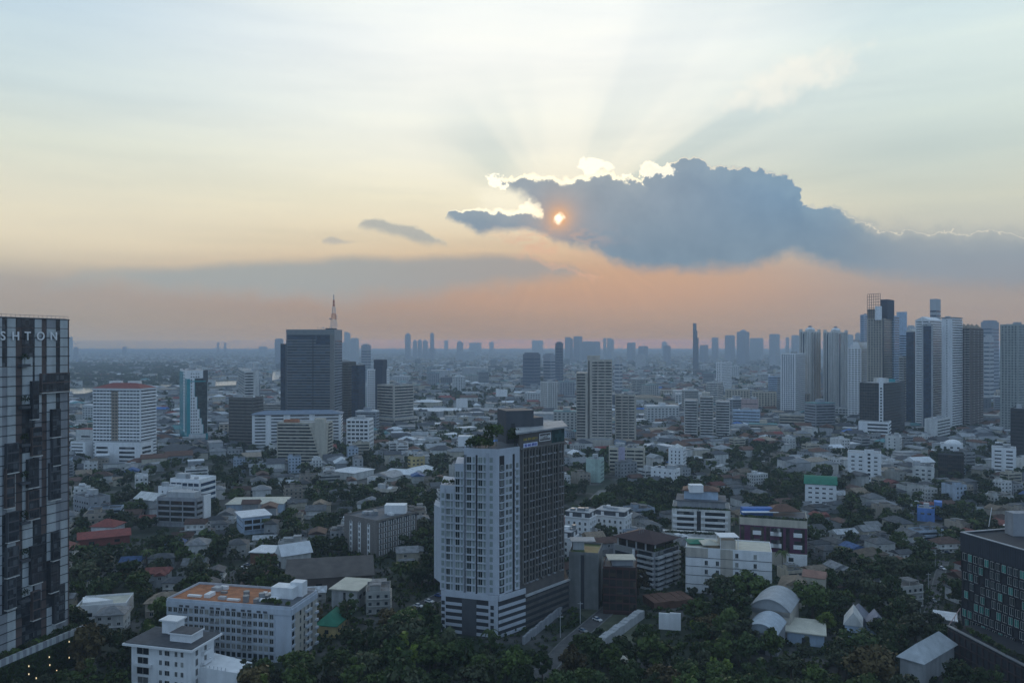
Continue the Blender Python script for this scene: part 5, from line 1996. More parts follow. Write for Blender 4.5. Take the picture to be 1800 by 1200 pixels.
def lattice_tower():
    d = 1150
    b = T('office_tower', 'tallest tower of the cluster, dark and gold with an open lattice frame on its roof', 'tower', 1524, 1551, 1573, 560, d, 30, wall=mat('pale_gold_render', (.42, .38, .32), dirt=.15), style='rows', glass=GLC, par=.5, clut=0, mark='the tower with a lattice crown', fin=False, sides=(0, 1),
          kw=dict(w_=2.2, h_=2.0, sp=3.6, sill=.25), kw2=dict(w_=2.6, h_=2.2, sp=3.6, sill=.3), fh=3.5)
    H = b.H
    q = cbox(1548, 1560, 1572, 1160, 30)
    b.mb('dark_top', mat('dark_blue_panel', (.04, .05, .075), var=.1)).prism(q, H, zt(526, 1160))
    q = cbox(1525, 1540, 1556, 1158, 30)
    b.mb('gold_top', TAN).prism(q, H, zt(543, 1158))
    b.mb('white_box', WHITE).prism(cbox(1538, 1549, 1555, 1146, 30, 10), H - 2, zt(538, 1146))
    o = MB()
    p, q2 = on(*b.e(0), 0, -1), W(1547.5, 1148)
    L = hypot(q2[0] - p[0], q2[1] - p[1])
    zt_ = zt(516, 1150)
    for k in range(7):
        a = on(p, q2, L * k / 6)
        o.tube((*a, H), (*a, zt_), .32, 4)
    for k in range(9):
        z = H + 4 + (zt_ - H - 4) * k / 8
        o.tube((*p, z), (*q2, z), .26, 4)
    o.build('lattice_frame', DGREY, b.root, (*b.c, 0))
    b.mb('wing_strip', DGREY).ebox(*b.e(1), .2, 5, 3, H, .004, .9)
    b.finish()


red_roof_tower()
teal_tower()
big_glass_tower()
white_cluster()
twin_beige()
domed_tower(1405, 1424, 1442, 583, 1300, 'domed pale tower standing next to the slim white tower', 'the domed tower beside the white one')
domed_tower(1447, 1466, 1490, 584, 1290, 'domed tan-streaked tower beside the chamfered white tower', 'the second domed tower')
lattice_tower()

# named single towers and blocks, roughly from one edge of the view to the other
T('office_block', 'white office block striped by dark window bands with a dark blank flank', 'office block', 419, 430, 490, 653, 1150, 68, 20, wall=WHITE2, kw=dict(lo=.1, hi=.9, ledge=0, m0=.3, m1=.3), kw2=dict(lo=.25, hi=.78, ledge=.3, m1=8), fh=4.2, clut=5, mark='the striped white office block')
T('office_block', 'dull grey-brown block with faint bands in front of the broad glass tower', 'office block', 402, 444, 466, 700, 880, 14, 22, wall=mat('dull_brown_wall', (.14, .13, .12), dirt=.2), glass=GLT, kw=dict(lo=.3, hi=.7, ledge=.2), fh=3.6, clut=3, mark='the dull brown block')
T('office_tower', 'dark grey-brown tower behind one flank of the broad glass tower', 'tower', 589, 612, 626, 637, 1110, 16, 24, wall=mat('brown_grey_wall', (.12, .115, .11), dirt=.1), glass=GLT, kw=dict(lo=.2, hi=.8, ledge=.15, m0=9), kw2=dict(lo=.3, hi=.75, ledge=.2), fh=3.6, mark='the dark grey-brown tower')
T('office_tower', 'navy glass tower with a serrated edge close behind the broad glass tower', 'tower', 618, 630, 637, 643, 1090, 20, 18, wall=CHAR, glass=GLB, style='glass', kw=dict(mu=4), fh=3.6, mark='the navy glass tower')
b = T('office_tower', 'white tower with a dark centre stack and stepped square windows', 'tower', 645, 674, 690, 650, 1250, 16, 22, wall=WHITE, style='rows', kw=dict(w_=1.8, h_=1.8, sp=3.8, sill=0), kw2=dict(w_=1.8, h_=1.8, sp=3.8, sill=0), fh=3.6, clut=0, mark='the white tower with a dark centre', fin=False)
b.mb('centre_stack', mat('dark_blue_panel', (.04, .05, .075))).prism(cbox(660, 672, 678, 1244, 16, 16), 6, zt(643, 1244))
b.mb('centre_stack', mat('dark_blue_panel', (.04, .05, .075)), 1).prism(cbox(657, 673, 677, 1255, 16, 16), zt(650, 1255), zt(632, 1255))
b.finish()
b = T('office_block', 'beige office block of bold dark bands around a broad banded podium', 'office block', 663, 692, 727, 678, 1085, 40, wall=BEIGE, kw=dict(lo=.36, hi=.86, ledge=.3, m1=2), kw2=dict(lo=.36, hi=.86, ledge=.3, m0=2), fh=4.0, clut=5, mark='the beige banded block', fin=False)
q = sub(662, 693, 728, 1074, 40, 44, b, 'podium', BEIGE, 0, zt(735, 1074), 0, ROOFC)
for i in range(3):
    for j in (0, 1):
        b.mb('podium_band', GLC, i * 2 + j).ebox(q[j], q[j + 1], 1, hypot(q[j + 1][0] - q[j][0], q[j + 1][1] - q[j][1]) - 1, 2 + i * 4, 4 + i * 4, 0, .06)
b.finish()
T('apartment_slab', 'white slab of small dark windows stepping down at one end, behind the beige tower', 'apartment block', 950, 962, 1012, 672, 1340, 62, 20, wall=WHITE2, style='rows', kw=dict(w_=2.2, h_=1.6, sp=4.4), kw2=dict(w_=2.2, h_=1.8, sp=4.4), fh=3.4, mark='the white slab behind the beige tower')
T('apartment_tower', 'slim white tower of blue windows below the domed towers', 'tower', 1372, 1398, 1415, 622, 1250, 25, wall=WHITE, style='rows', kw=dict(w_=2.0, h_=1.8, sp=3.4), kw2=dict(w_=2.0, h_=1.8, sp=3.4), glass=GLB, clut=5, mark='the slim white tower')
b = T('apartment_tower', 'white tower with chamfered shoulders and rows of dark slots', 'tower', 1490, 1514, 1538, 612, 1200, 28, wall=WHITE, kw=dict(lo=.4, hi=.78, ledge=.5, pier=5, pw=1.6), kw2=dict(lo=.4, hi=.78, ledge=.5, pier=5, pw=1.6), fh=3.4, clut=0, mark='the chamfered white tower', fin=False)
b.mb('shoulder', WHITE).prism(b.inset(3), b.H, b.H + 5)
b.mb('shoulder', WHITE, 1).prism(b.inset(6), b.H + 5, b.H + 9.5)
b.clutter(b.H + 9.5, 4, 3)
b.finish()
T('apartment_tower', 'slender pale blue tower just behind the lattice-crowned tower', 'tower', 1512, 1519, 1526, 554, 1500, 25, wall=PBLUE, glass=GLB, fh=3.6, kw=dict(ledge=0), kw2=dict(ledge=0), clut=2)
T('office_tower', 'glass tower with bright floor edges against the lattice-crowned tower', 'tower', 1565, 1572, 1581, 556, 1180, 25, wall=PBLUE, glass=GLB, fh=3.6, kw=dict(ledge=.2), kw2=dict(ledge=.2), clut=1)
b = Bld('office_tower', 'round blue-grey tower with a plain drum top', 'tower', cbox(1577, 1585, 1593, 1330, 30), mark='the round tower')
b.mb('drum', PBLUE).cyl(b.c[0], b.c[1], 0, zt(548, 1335), 8.0, n=20)
for i in range(30):
    b.mb('window_band', GLB, i).cyl(b.c[0], b.c[1], 6 + i * 4.2, 8.2 + i * 4.2, 8.08, n=20)
b.finish()
T('office_block', 'white banded block at the foot of the round tower', 'office block', 1580, 1588, 1594, 628, 1150, 25, wall=WHITE2, fh=3.6, clut=2)
b = T('office_tower', 'glass-fronted tower with a sloping white top between white towers', 'tower', 1593, 1606, 1622, 583, 1120, 22, wall=GREYW, glass=GLB, style='glass', fh=3.5, clut=0, mark='the sloping-topped glass tower', fin=False)
b.mb('sloping_top', WHITE2).hip(b.pts, b.H, 4, .5, gable=True)
b.finish()
b = T('apartment_tower', 'big white tower with a gabled top and close balcony bands', 'tower', 1609, 1634, 1657, 563, 1080, 26, wall=WHITE, kw=dict(lo=.42, hi=.82, ledge=.4, pier=7, pw=1.2), kw2=dict(lo=.4, hi=.84, ledge=.9), fh=3.3, clut=0, mark='the gabled white tower', fin=False)
b.mb('gable', WHITE).hip(b.pts, b.H, 5, .6, gable=True)
b.finish()
T('apartment_tower', 'glass-clad lower tower with a pale box top in front of the gabled one', 'tower', 1620, 1640, 1652, 572, 1040, 24, 18, wall=LGREY, glass=GLB, style='glass', fh=3.4, clut=2, kw=dict(m=2.2), kw2=dict(m=.5))
b = T('apartment_tower', 'plain white tower flank with one file of dots and a flat overhanging crown', 'tower', 1655, 1674, 1691, 560, 1040, 22, wall=WHITE, style='rows', kw=dict(w_=1.0, h_=1.4, sp=9, sill=0), kw2=dict(style='bands', lo=.4, hi=.85, ledge=1.1), fh=3.3, clut=1, mark='the plain white tower', fin=False)
b.mb('crown', GREYW).prism(b.inset(-1.2), b.H + 1.2, b.H + 2.0)
b.finish()
b = T('apartment_tower', 'brown tower covered with pale balconies beneath saw-toothed roofs', 'tower', 1687, 1706, 1727, 577, 1060, 30, wall=BROWN, kw=dict(lo=.4, hi=.95, ledge=1.3, pier=6, pw=1.0), kw2=dict(lo=.4, hi=.95, ledge=1.3, pier=6, pw=1.0), glass=GLT, fh=3.3, clut=0, mark='the brown balcony tower', fin=False)
for k in range(4):
    q = on(*b.e(k % 2), ext(b, k % 2) * (.3 + .4 * (k // 2)), -3)
    b.mb('saw_tooth_roof', TAN, k).hip([(q[0] - 4, q[1] - 4), (q[0] + 4, q[1] - 4), (q[0] + 4, q[1] + 4), (q[0] - 4, q[1] + 4)], b.H + .2, 6, .2)
for i in range(0, b.nf, 1):
    for k in (0, 1):
        L = ext(b, k)
        for t in (.2, .55, .85):
            b.mb('balcony_row', WHITE2, i).ebox(*b.e(k), L * t - 1.5, L * t + 1.5, b.z0 + i * b.fh + .1, b.z0 + i * b.fh + .8, 1.31, 1.7)
b.finish()
T('hotel_tower', 'broad grey-green hotel tower gridded with small windows at the edge of the view', 'tower', 1758, 1790, 1840, 571, 1000, 55, 30, wall=mat('grey_green_render', (.36, .38, .36), dirt=.2), style='rows', kw=dict(w_=1.7, h_=1.6, sp=3.6, sill=.15), kw2=dict(w_=1.7, h_=1.6, sp=3.6, sill=.15), fh=3.3, clut=8, mark='the gridded hotel tower')
b = T('office_block', 'two dark glass blocks joined by a white notched stair tower', 'office block', 1511, 1555, 1606, 674, 950, 30, wall=CHAR, glass=GLT, style='glass', kw=dict(frame=DGREY), kw2=dict(frame=DGREY), fh=3.5, clut=0, par=.4, mark='the twin dark glass blocks', fin=False)
e0 = b.e(0)
st = cbox(1545, 1552, 1557, 946, 30, 6)
b.mb('stair_tower', WHITE).prism(st, 0, zt(664, 946))
for i in range(14):
    b.mb('stair_window', CHAR, i).ebox(st[0], st[1], 1.2, 3.4, 16 + i * 3.5, 18 + i * 3.5, 0, .08)
P = np.array(b.c)
b.mb('roof_room', WHITE2).box(P[0] - 8, P[0] + 6, P[1] - 4, P[1] + 6, b.H, b.H + 5)
b.mb('roof_room', TEAL, 1).box(P[0] + 8, P[0] + 16, P[1], P[1] + 7, b.H, b.H + 4)
q = sub(1509, 1562, 1617, 940, 30, 50, b, 'podium', WHITE, 0, zt(742, 940), 0, ROOFC)
for i in range(5):
    for j in (0, 1):
        L = hypot(q[j + 1][0] - q[j][0], q[j + 1][1] - q[j][1])
        b.mb('podium_band', GLC, i).ebox(q[j], q[j + 1], 10 if j == 0 else 2, L - 1, 1.5 + i * 4.2, 3.6 + i * 4.2, 0, .06)
        b.mb('podium_ledge', WHITE, i).ebox(q[j], q[j + 1], 9.5 if j == 0 else 1, L - .5, 3.7 + i * 4.2, 5.4 + i * 4.2, .004, .5)
b.finish()
T('office_block', 'white block with one blank face beside the twin dark glass blocks', 'office block', 1625, 1648, 1670, 738, 925, 30, wall=WHITE2, kw=dict(lo=.4, hi=.5, ledge=0, m0=14), kw2=dict(lo=.36, hi=.8, ledge=.4), fh=3.6, clut=4, mark='the half-blank white block')
T('office_block', 'dark slatted block at the edge of the view below the gridded hotel tower', 'office block', 1776, 1800, 1850, 720, 760, 40, 24, wall=CHAR, glass=GLT, style='bands', kw=dict(lo=.3, hi=.7, ledge=.3), kw2=dict(lo=.3, hi=.7, ledge=.3), fh=3.4, clut=2)
# domed hall with its low white range
b = Bld('domed_hall', 'low hall with a shallow white dome among trees under the domed towers', 'hall', cbox(1456, 1480, 1490, 1420, 20, 30), mark='the white shallow dome')
b.mb('wall', WHITE2).prism(b.pts, 0, 12)
b.mb('dome', WHITE).dome(b.c[0], b.c[1], 12, 17, 9, 20, 5)
b.finish()
T('office_block', 'long low white block with two rows of windows below the shallow dome', 'office block', 1436, 1500, 1510, 718, 1240, 8, 16, wall=WHITE2, fh=4, kw=dict(pier=5, pw=1.2))
T('office_block', 'long cream low block of broad bands in front of the twin dark glass blocks', 'office block', 1370, 1420, 1434, 731, 1090, 20, 20, wall=CREAM, fh=4, kw=dict(ledge=.4), mark='the long cream low block')
for k, (l, c, r, top, d, lab) in enumerate(((1275, 1318, 1322, 686, 1320, 'cream apartment range with tall paired windows behind the three-winged tower'), (1322, 1365, 1376, 690, 1310, 'cream apartment range with tall paired windows under the slim white tower'), (1386, 1424, 1440, 693, 1290, 'tan pilastered range at the foot of the first domed tower'))):
    T('apartment_range', lab, 'apartment block', l, c, r, top, d, 14, 16, wall=CREAM if k < 2 else TAN, style='rows', kw=dict(w_=2.4, h_=2.0, sp=4.4), kw2=dict(w_=2.4, h_=2.0, sp=4.4), fh=3.6, group='cream apartment ranges', clut=3)
T('apartment_block', 'small dark-windowed block beneath the slim white tower', 'apartment block', 1350, 1366, 1374, 662, 1330, 25, wall=PBLUE, glass=GLB, clut=3)
T('office_block', 'blank pink box rising over a white banded block', 'office block', 1303, 1332, 1341, 703, 1130, 20, 20, wall=PINK, kw=dict(lo=.4, hi=.5, ledge=0), kw2=dict(lo=.4, hi=.5, ledge=0), fh=9, mark='the pink box')
T('office_block', 'white block ruled by three thin window bands below the pink box', 'office block', 1288, 1336, 1349, 722, 1090, 12, 18, wall=PBLUE, fh=4.2, kw=dict(lo=.45, hi=.8, ledge=.2), clut=4)
T('office_block', 'white tower on a broad base under the far horizon, pale and boxy', 'tower', 1259, 1268, 1286, 637, 1750, 40, wall=WHITE, style='rows', kw=dict(w_=2, h_=2, sp=4), kw2=dict(w_=2, h_=2, sp=4), fh=3.6)
T('office_block', 'stepped white block with bands standing before the cream apartment ranges', 'office block', 1242, 1262, 1271, 673, 1420, 25, wall=WHITE2, clut=5)

# ---------------------------------------------------------------- lower blocks in the middle ground
T('apartment_block', 'pale mint box with one almost blank face on open ground', 'apartment block', 1030, 1055, 1065, 809, 662, 20, 14, wall=MINT, kw=dict(lo=.45, hi=.62, ledge=0, m0=6, m1=6), kw2=dict(style='rows', w_=1.2, h_=1.4, sp=3), fh=3.3, clut=3, mark='the pale mint box')
b = T('apartment_block', 'cream apartment block with rounded balconies and a lilac stair strip', 'apartment block', 1070, 1132, 1150, 789, 700, 10, 16, wall=CREAM, fh=3.3, kw=dict(lo=.36, hi=.86, ledge=1.0, pier=7, pw=.6), kw2=dict(lo=.36, hi=.86, ledge=.8), clut=7, mark='the block with the lilac strip', fin=False)
b.mb('lilac_strip', LILAC).ebox(*b.e(0), ext(b, 0) * .28, ext(b, 0) * .46, 0, b.H + 1.3, .01, 1.3)
b.finish()
b = T('apartment_tower', 'slim white apartment tower with a pyramid cap and small dark windows', 'apartment block', 1175, 1200, 1214, 790, 695, 24, 14, wall=WHITE, style='rows', kw=dict(w_=1.1, h_=1.5, sp=3.0), kw2=dict(w_=1.4, h_=1.5, sp=2.8, sill=.8), fh=3.1, clut=0, mark='the pyramid-capped white block', fin=False)
b.mb('cap', WHITE2).hip(b.inset(2), b.H + .8, 3.2, .3)
b.finish()
T('apartment_block', 'low white block of two joined boxes in front of the pyramid-capped block', 'apartment block', 1144, 1185, 1198, 827, 640, 35, 12, wall=WHITE, style='rows', kw=dict(w_=1.2, h_=1.4, sp=4), kw2=dict(w_=1.2, h_=1.4, sp=3), fh=3.3)
b = T('apartment_block', 'white apartment block with a taller stair shaft and dark paired windows', 'apartment block', 1490, 1549, 1556, 799, 665, 2, 16, wall=WHITE, style='rows', kw=dict(w_=2.6, h_=1.1, sp=5.4), kw2=dict(w_=1.2, h_=1.2, sp=4), fh=3.4, clut=0, mark='the white block with a stair shaft', fin=False)
e0 = b.e(0)
b.mb('stair_shaft', WHITE).ebox(*e0, ext(b, 0) * .5, ext(b, 0) * .78, 0, b.H + 4, .06, 1.4)
for i in range(7):
    b.mb('stair_window', GL, i).ebox(*e0, ext(b, 0) * .6, ext(b, 0) * .68, 2 + i * 3.3, 3.8 + i * 3.3, 1.4, 1.46)
b.finish()
b = T('apartment_block', 'white block under a bright green barrel roof with a small annex', 'apartment block', 1415, 1470, 1474, 853, 560, 0, 20, wall=WHITE, style='rows', kw=dict(w_=2.4, h_=1.0, sp=4.6), fh=3.3, clut=0, par=0, roof=None, mark='the green-roofed white block', fin=False)
b.mb('roof', GREENR).barrel(b.pts[0], b.pts[3], b.pts[2], b.pts[1], b.H, 4.5, 10, .8)
b.finish()
b = T('apartment_block', 'white block under a small rounded dome above the dark-screened house', 'apartment block', 1653, 1693, 1698, 783, 790, 5, 18, wall=WHITE, style='rows', kw=dict(w_=2.4, h_=1.8, sp=5), fh=3.6, clut=0, fin=False, mark='the white block with a small dome')
b.mb('dome', WHITE).dome(b.c[0], b.c[1] - 2, b.H, 8, 5, 16, 4)
b.finish()
T('apartment_block', 'white stepped block with dark window pairs near the edge of the view', 'apartment block', 1743, 1786, 1791, 790, 690, 6, 16, wall=WHITE, kw=dict(lo=.42, hi=.78, ledge=.25, pier=10, pw=3.5), kw2=dict(lo=.4, hi=.8, ledge=.2), fh=3.3, mark='the stepped white block')
T('apartment_block', 'white walk-up block with columns of balconies before the twin dark glass blocks', 'apartment block', 1556, 1580, 1600, 768, 805, 35, 14, wall=WHITE2, style='rows', kw=dict(w_=1.2, h_=1.4, sp=6), kw2=dict(style='bands', lo=.4, hi=.85, ledge=.9, pier=4), fh=3.2)
T('school_block', 'low white block with small paired windows and a dark roof edge', 'apartment block', 1604, 1642, 1647, 822, 650, 4, 14, wall=WHITE2, style='rows', kw=dict(w_=2.2, h_=1.2, sp=5), fh=3.4, roof=ROOFD)
b = T('screened_house', 'dark-screened house topped by plants in front of the small-domed block', 'house', 1649, 1694, 1708, 800, 670, 8, 16, wall=DGREY, glass=GLT, style='glass', kw=dict(mu=1.6), kw2=dict(mu=1.6), fh=3.4, mark='the dark-screened house', fin=False, clut=0)
rg = random.Random(44)
for k in range(9):
    o = MB()
    q = on(*b.e(0), ext(b, 0) * (k + .5) / 9, -1.4)
    shrub_mb(o, q[0], q[1], b.H + 1, 1.6, rg, 60, .5)
    o.build('roof_shrub', LEAF, b.root, (*b.c, 0))
b.finish()
b = T('blue_house', 'bright blue concrete house with a taller blue stair block among dark trees', 'house', 1612, 1643, 1660, 897, 515, 12, 12, wall=BLUEW, style='rows', kw=dict(w_=2.2, h_=1.2, sp=5), kw2=dict(w_=1.2, h_=1.5, sp=4), fh=3.2, clut=2, mark='the bright blue house', fin=False)
b.mb('stair_block', BLUEW).prism(cbox(1642, 1656, 1660, 522, 12, 8), 0, zt(884, 520))
b.finish()
b = T('office_block', 'dark office block of glazed bands with one white end wall', 'office block', 276, 345, 367, 878, 500, 10, 16, wall=GREYW, glass=GLT, kw=dict(lo=.2, hi=.88, ledge=.4, pier=9, pw=.6), kw2=dict(lo=.3, hi=.8, ledge=.6, m1=9), fh=3.5, clut=5, mark='the dark glazed-band block', fin=False)
b.mb('end_wall', WHITE).ebox(*b.e(1), ext(b, 1) * .5, ext(b, 1) + .2, .1, b.H + 1.1, .01, .4)
b.mb('roof_room', LGREY).prism(b.inset(4), b.H + .13, b.H + 3.6)
b.finish()
b = T('office_block', 'white low office with blue-tinted windows and a flat white roof, behind the dark glazed-band block', 'office block', 299, 352, 378, 845, 552, 14, 18, wall=WHITE, glass=GLB, roof=ROOFW, kw=dict(lo=.2, hi=.75, ledge=.6, pier=4.2, pw=.5), kw2=dict(lo=.2, hi=.75, ledge=.4), fh=4, clut=4, mark='the white low office')
T('apartment_block', 'small white block of three floors stepping out from the white low office', 'apartment block', 278, 303, 323, 858, 540, 14, 10, wall=WHITE, style='rows', kw=dict(w_=1.0, h_=1.3, sp=3.6), fh=3.3)
T('apartment_block', 'plain grey-beige block with two rows of small windows beside the lettered tower', 'apartment block', 129, 157, 194, 878, 520, 36, wall=GREYW, style='rows', kw=dict(w_=1.6, h_=1.2, sp=3), kw2=dict(w_=1.6, h_=1.0, sp=4.6), fh=3.4, roof=SLATE, mark='the plain grey-beige block')
b = T('villa', 'blue-white slab-sided house under a thin white roof, dark trees all round it', 'house', 416, 427, 468, 910, 480, 60, 16, wall=PBLUE, glass=GLT, style='bands', kw=dict(lo=.4, hi=.5, ledge=0), kw2=dict(lo=.1, hi=.8, ledge=.9, pier=5), fh=3.6, clut=0, par=0, roof=None, mark='the blue-white slab house', fin=False)
b.mb('roof', ROOFW).prism(b.inset(-1.2), b.H, b.H + .5)
b.finish()
T('apartment_block', 'beige stacked house with deep balconies and plants on top', 'apartment block', 656, 686, 701, 862, 585, 20, 12, wall=BEIGE, glass=GLT, kw=dict(lo=.35, hi=.85, ledge=.9), kw2=dict(lo=.35, hi=.85, ledge=.9), fh=3.2, clut=5, mark='the beige stacked house')
T('apartment_block', 'yellow-beige block with square openings beneath trees near the white sheds', 'apartment block', 717, 722, 760, 805, 725, 60, 14, wall=YELLOWW, kw2=dict(style='rows', w_=2, h_=1.5, sp=4.5), fh=3.4, roof=ROOFC)
b = T('villa', 'long white villa with a brick-red recess close to the lettered tower', 'house', 134, 222, 271, 1062, 335, -14, 14, wall=WHITE, style='bands', sides=(0,), kw=dict(lo=.2, hi=.6, ledge=0, s0=2, s1=6), fh=4, clut=0, par=.9, roof=ROOFCR, mark='the long white villa', fin=False)
b.mb('brick_recess', mat('brick_red', (.26, .08, .05))).ebox(*b.e(0), ext(b, 0) * .62, ext(b, 0) * .86, 1.5, b.H - 1.2, .01, .3)
P = [np.array(p) for p in b.pts]
b.mb('clerestory', WHITE).prism([tuple(P[0] * .9 + P[2] * .1), tuple(P[1] * .5 + P[0] * .3 + P[2] * .2), tuple(P[1] * .35 + P[0] * .1 + P[3] * .55), tuple(P[3] * .7 + P[0] * .3)], b.H + .13, b.H + 1.6)
b.finish()
b = T('apartment_block', 'white-walled block under a square cream roof beside the big dark shed', 'house', 583, 628, 646, 1038, 345, 12, 16, wall=LGREY, style='rows', kw=dict(w_=1.1, h_=3.2, sp=9), kw2=dict(w_=2.4, h_=1.6, sp=4), fh=4.4, clut=0, par=0, roof=None, mark='the square cream roof', fin=False)
b.mb('roof', ROOFCR).prism(b.inset(-1.0), b.H, b.H + .45)
b.finish()
b = T('house', 'yellow-walled house under a sagging green roof next to the orange-roofed apartment block', 'house', 558, 590, 602, 1100, 312, 10, 14, wall=YELLOWW, style='rows', kw=dict(w_=1.6, h_=1.6, sp=4.5), kw2=dict(w_=1.2, h_=1.4, sp=4), fh=3.4, clut=0, par=0, roof=None, mark='the sagging green roof', fin=False)
b.mb('roof', GREENR).hip(b.pts, b.H, 4.0, 1.0)
b.finish()


def shed(name, label, l, c, r, top, d, th, depth, wall, roof, h, kind='gable', mark=None, cat='shed', group=None, ridge=None, door=True):
    pts = cbox(l, c, r, d, th, depth)
    b = Bld(name, label, cat, pts, group, mark)
    H = zt(top, d)
    H = max(3.0, H)
    b.mb('wall', wall).prism(pts, 0, H)
    if kind == 'gable':
        b.mb('roof', roof).hip(pts, H, h, .9, gable=True)
    elif kind == 'hip':
        b.mb('roof', roof).hip(pts, H, h, .9)
    elif kind == 'flat':
        b.mb('roof', roof).prism(b.inset(-.8), H, H + .45)
    elif kind == 'arch':
        b.mb('roof', roof).barrel(pts[0], pts[1], pts[2], pts[3], H, h, 12)
    elif kind == 'archside':
        b.mb('roof', roof).barrel(pts[0], pts[3], pts[2], pts[1], H, h, 12)
    if door:
        L = ext(b, 0)
        n = max(1, int(L / 9))
        for k in range(n):
            t = L * (k + .5) / n
            b.mb('door' if k == 0 else 'window', CHAR if k == 0 else GLT, k).ebox(*b.e(0), t - 1.4, t + 1.4, .05 if k == 0 else 1.4, min(H - .3, 2.9), 0, .06)
    b.finish()
    return b


DARKSHED = mat('dark_shed_roof', (.095, .085, .08), var=.25, scale=.2)
shed('warehouse', 'big low dark-roofed shed between the stone block and the square cream roof', 503, 655, 706, 1010, 378, -12, 34, mat('shed_wall', (.12, .10, .09), var=.2), DARKSHED, 5.0, 'gable', 'the big dark shed', 'warehouse')
shed('workshop', 'white-gabled workshop of ribbed walls at the back of the big dark shed', 487, 497, 558, 978, 408, 55, 15, WHITE2, ROOFW, 5.0, 'gable', 'the white-gabled workshop')
shed('shed', 'rust-walled shed under a flat white roof beside the white-gabled workshop', 440, 478, 487, 972, 415, 8, 14, mat('rust_wall', (.16, .08, .05)), ROOFW, .5, 'flat')
shed('warehouse', 'pale blue warehouse with a long cream eave beyond the blue-white slab house', 398, 497, 510, 885, 545, -4, 24, PBLUE, ROOFCR, 2.0, 'hip', 'the pale blue warehouse', 'warehouse')
shed('warehouse', 'white flat-roofed warehouse on its own among trees below the stepped cream hotel', 581, 622, 646, 832, 672, 30, 26, WHITE2, ROOFW, .5, 'flat', 'the white flat warehouse', 'warehouse')
for k, (l, c, r) in enumerate(((648, 690, 712), (676, 722, 740), (706, 745, 757))):
    shed('warehouse', ('white ribbed shed with a twin ridge, foremost of the three shed roofs', 'middle one of the three white shed roofs', 'white shed at the far end of the three shed roofs')[k], l, c, r, 842, 668 + k * 14, 22, 24, WHITE2, ROOFW if k else ROOFC, 2.6, 'gable', 'the three white sheds' if k == 1 else None, 'warehouse', 'white sheds in a row')
shed('hall', 'grey arched hall with blue walls behind the white sheds', 757, 787, 812, 779, 935, 30, 30, PBLUE, ROOFW, 5, 'arch', 'the grey arched hall', 'hall')
shed('hall', 'pale blue shed joined to the grey arched hall', 690, 742, 750, 778, 960, 5, 24, PBLUE, TEALR, 3, 'gable', None, 'hall')
shed('barrel_hall', 'upper barrel-vaulted grey hall on tan walls, one of two behind the dark trees', 1319, 1388, 1414, 1077, 312, 30, 19, BEIGE, mat('dull_vault_sheet', (.36, .38, .40), var=.15), 4.2, 'arch', 'the two barrel-vaulted halls', 'hall', 'barrel-vaulted halls')
shed('barrel_hall', 'lower barrel-vaulted blue-grey hall in front of its taller twin', 1311, 1366, 1391, 1116, 293, 30, 15, GREYW, mat('blue_white_roof_sheet', (.38, .43, .48), var=.15), 3.2, 'arch', None, 'hall', 'barrel-vaulted halls')
shed('pavilion', 'low pavilion under a flat cream roof among the dark trees', 1384, 1449, 1471, 1117, 302, -22, 16, PBLUE, ROOFCR, .5, 'flat', 'the cream-roofed pavilion', 'pavilion')
b = shed('gabled_hall', 'white gabled hall with one green roof slope beside the dark podium', 1582, 1622, 1672, 1166, 268, 50, 26, LGREY, mat('pale_hall_roof', (.42, .45, .47), var=.15), 4.6, 'hip', 'the white and green gabled hall', 'hall', door=False)
P_ = [np.array(p) for p in b.pts]
H_ = zt(1166, 268)
e_ = (P_[2] - P_[1]) / np.linalg.norm(P_[2] - P_[1])
m_ = (P_[1] + P_[0]) / 2
gm = MB()
zz = lambda t: H_ + .25 + 4.6 * t + .08
a_, b_ = P_[1] * .95 + m_ * .05, P_[1] * .15 + m_ * .85
gm.add([(*(a_ + e_ * 5), zz(.05)), (*(a_ + e_ * 20), zz(.05)), (*(b_ + e_ * 17), zz(.85)), (*(b_ + e_ * 9), zz(.85))], [(0, 1, 2, 3)])
gm.build('green_sheet', mat('olive_roof_sheet', (.17, .20, .11), var=.15), b.root, (*b.c, 0))
shed('pavilion', 'small white tilted canopy beside the dark block with green panes', 1643, 1680, 1688, 1092, 318, 6, 10, LGREY, ROOFW, .5, 'flat', None, 'pavilion')
b = shed('villa', 'tan villa of stacked gabled volumes behind the two barrel-vaulted halls', 1370, 1418, 1442, 1035, 362, 25, 16, CREAM, mat('tan_roof_tile', (.24, .19, .14), var=.2), 3, 'hip', 'the tan gabled villa', 'house')
def wing(b, px, d, w, l, h, rh, rot, wall, roof):
    x, y = W(px, d)
    c, s_ = cos(rot), sin(rot)
    f = [(x + a * c - q * s_, y + a * s_ + q * c) for a, q in ((-l / 2, -w / 2), (l / 2, -w / 2), (l / 2, w / 2), (-l / 2, w / 2))]
    m = MB()
    m.prism(f, 0, h)
    m.build('wing', wall, b.root, (*b.c, 0))
    m = MB()
    m.hip(f, h, rh, .5, gable=True)
    m.build('wing_roof', roof, b.root, (*b.c, 0))
    m = MB()
    for k in range(2):
        for t in (.25, .6):
            L = hypot(f[1][0] - f[0][0], f[1][1] - f[0][1])
            m.ebox(f[0], f[1], L * t, L * t + 1.2, 1.2 + k * 3.2, 2.8 + k * 3.2, 0, .07)
    m.build('wing_window', GL, b.root, (*b.c, 0))


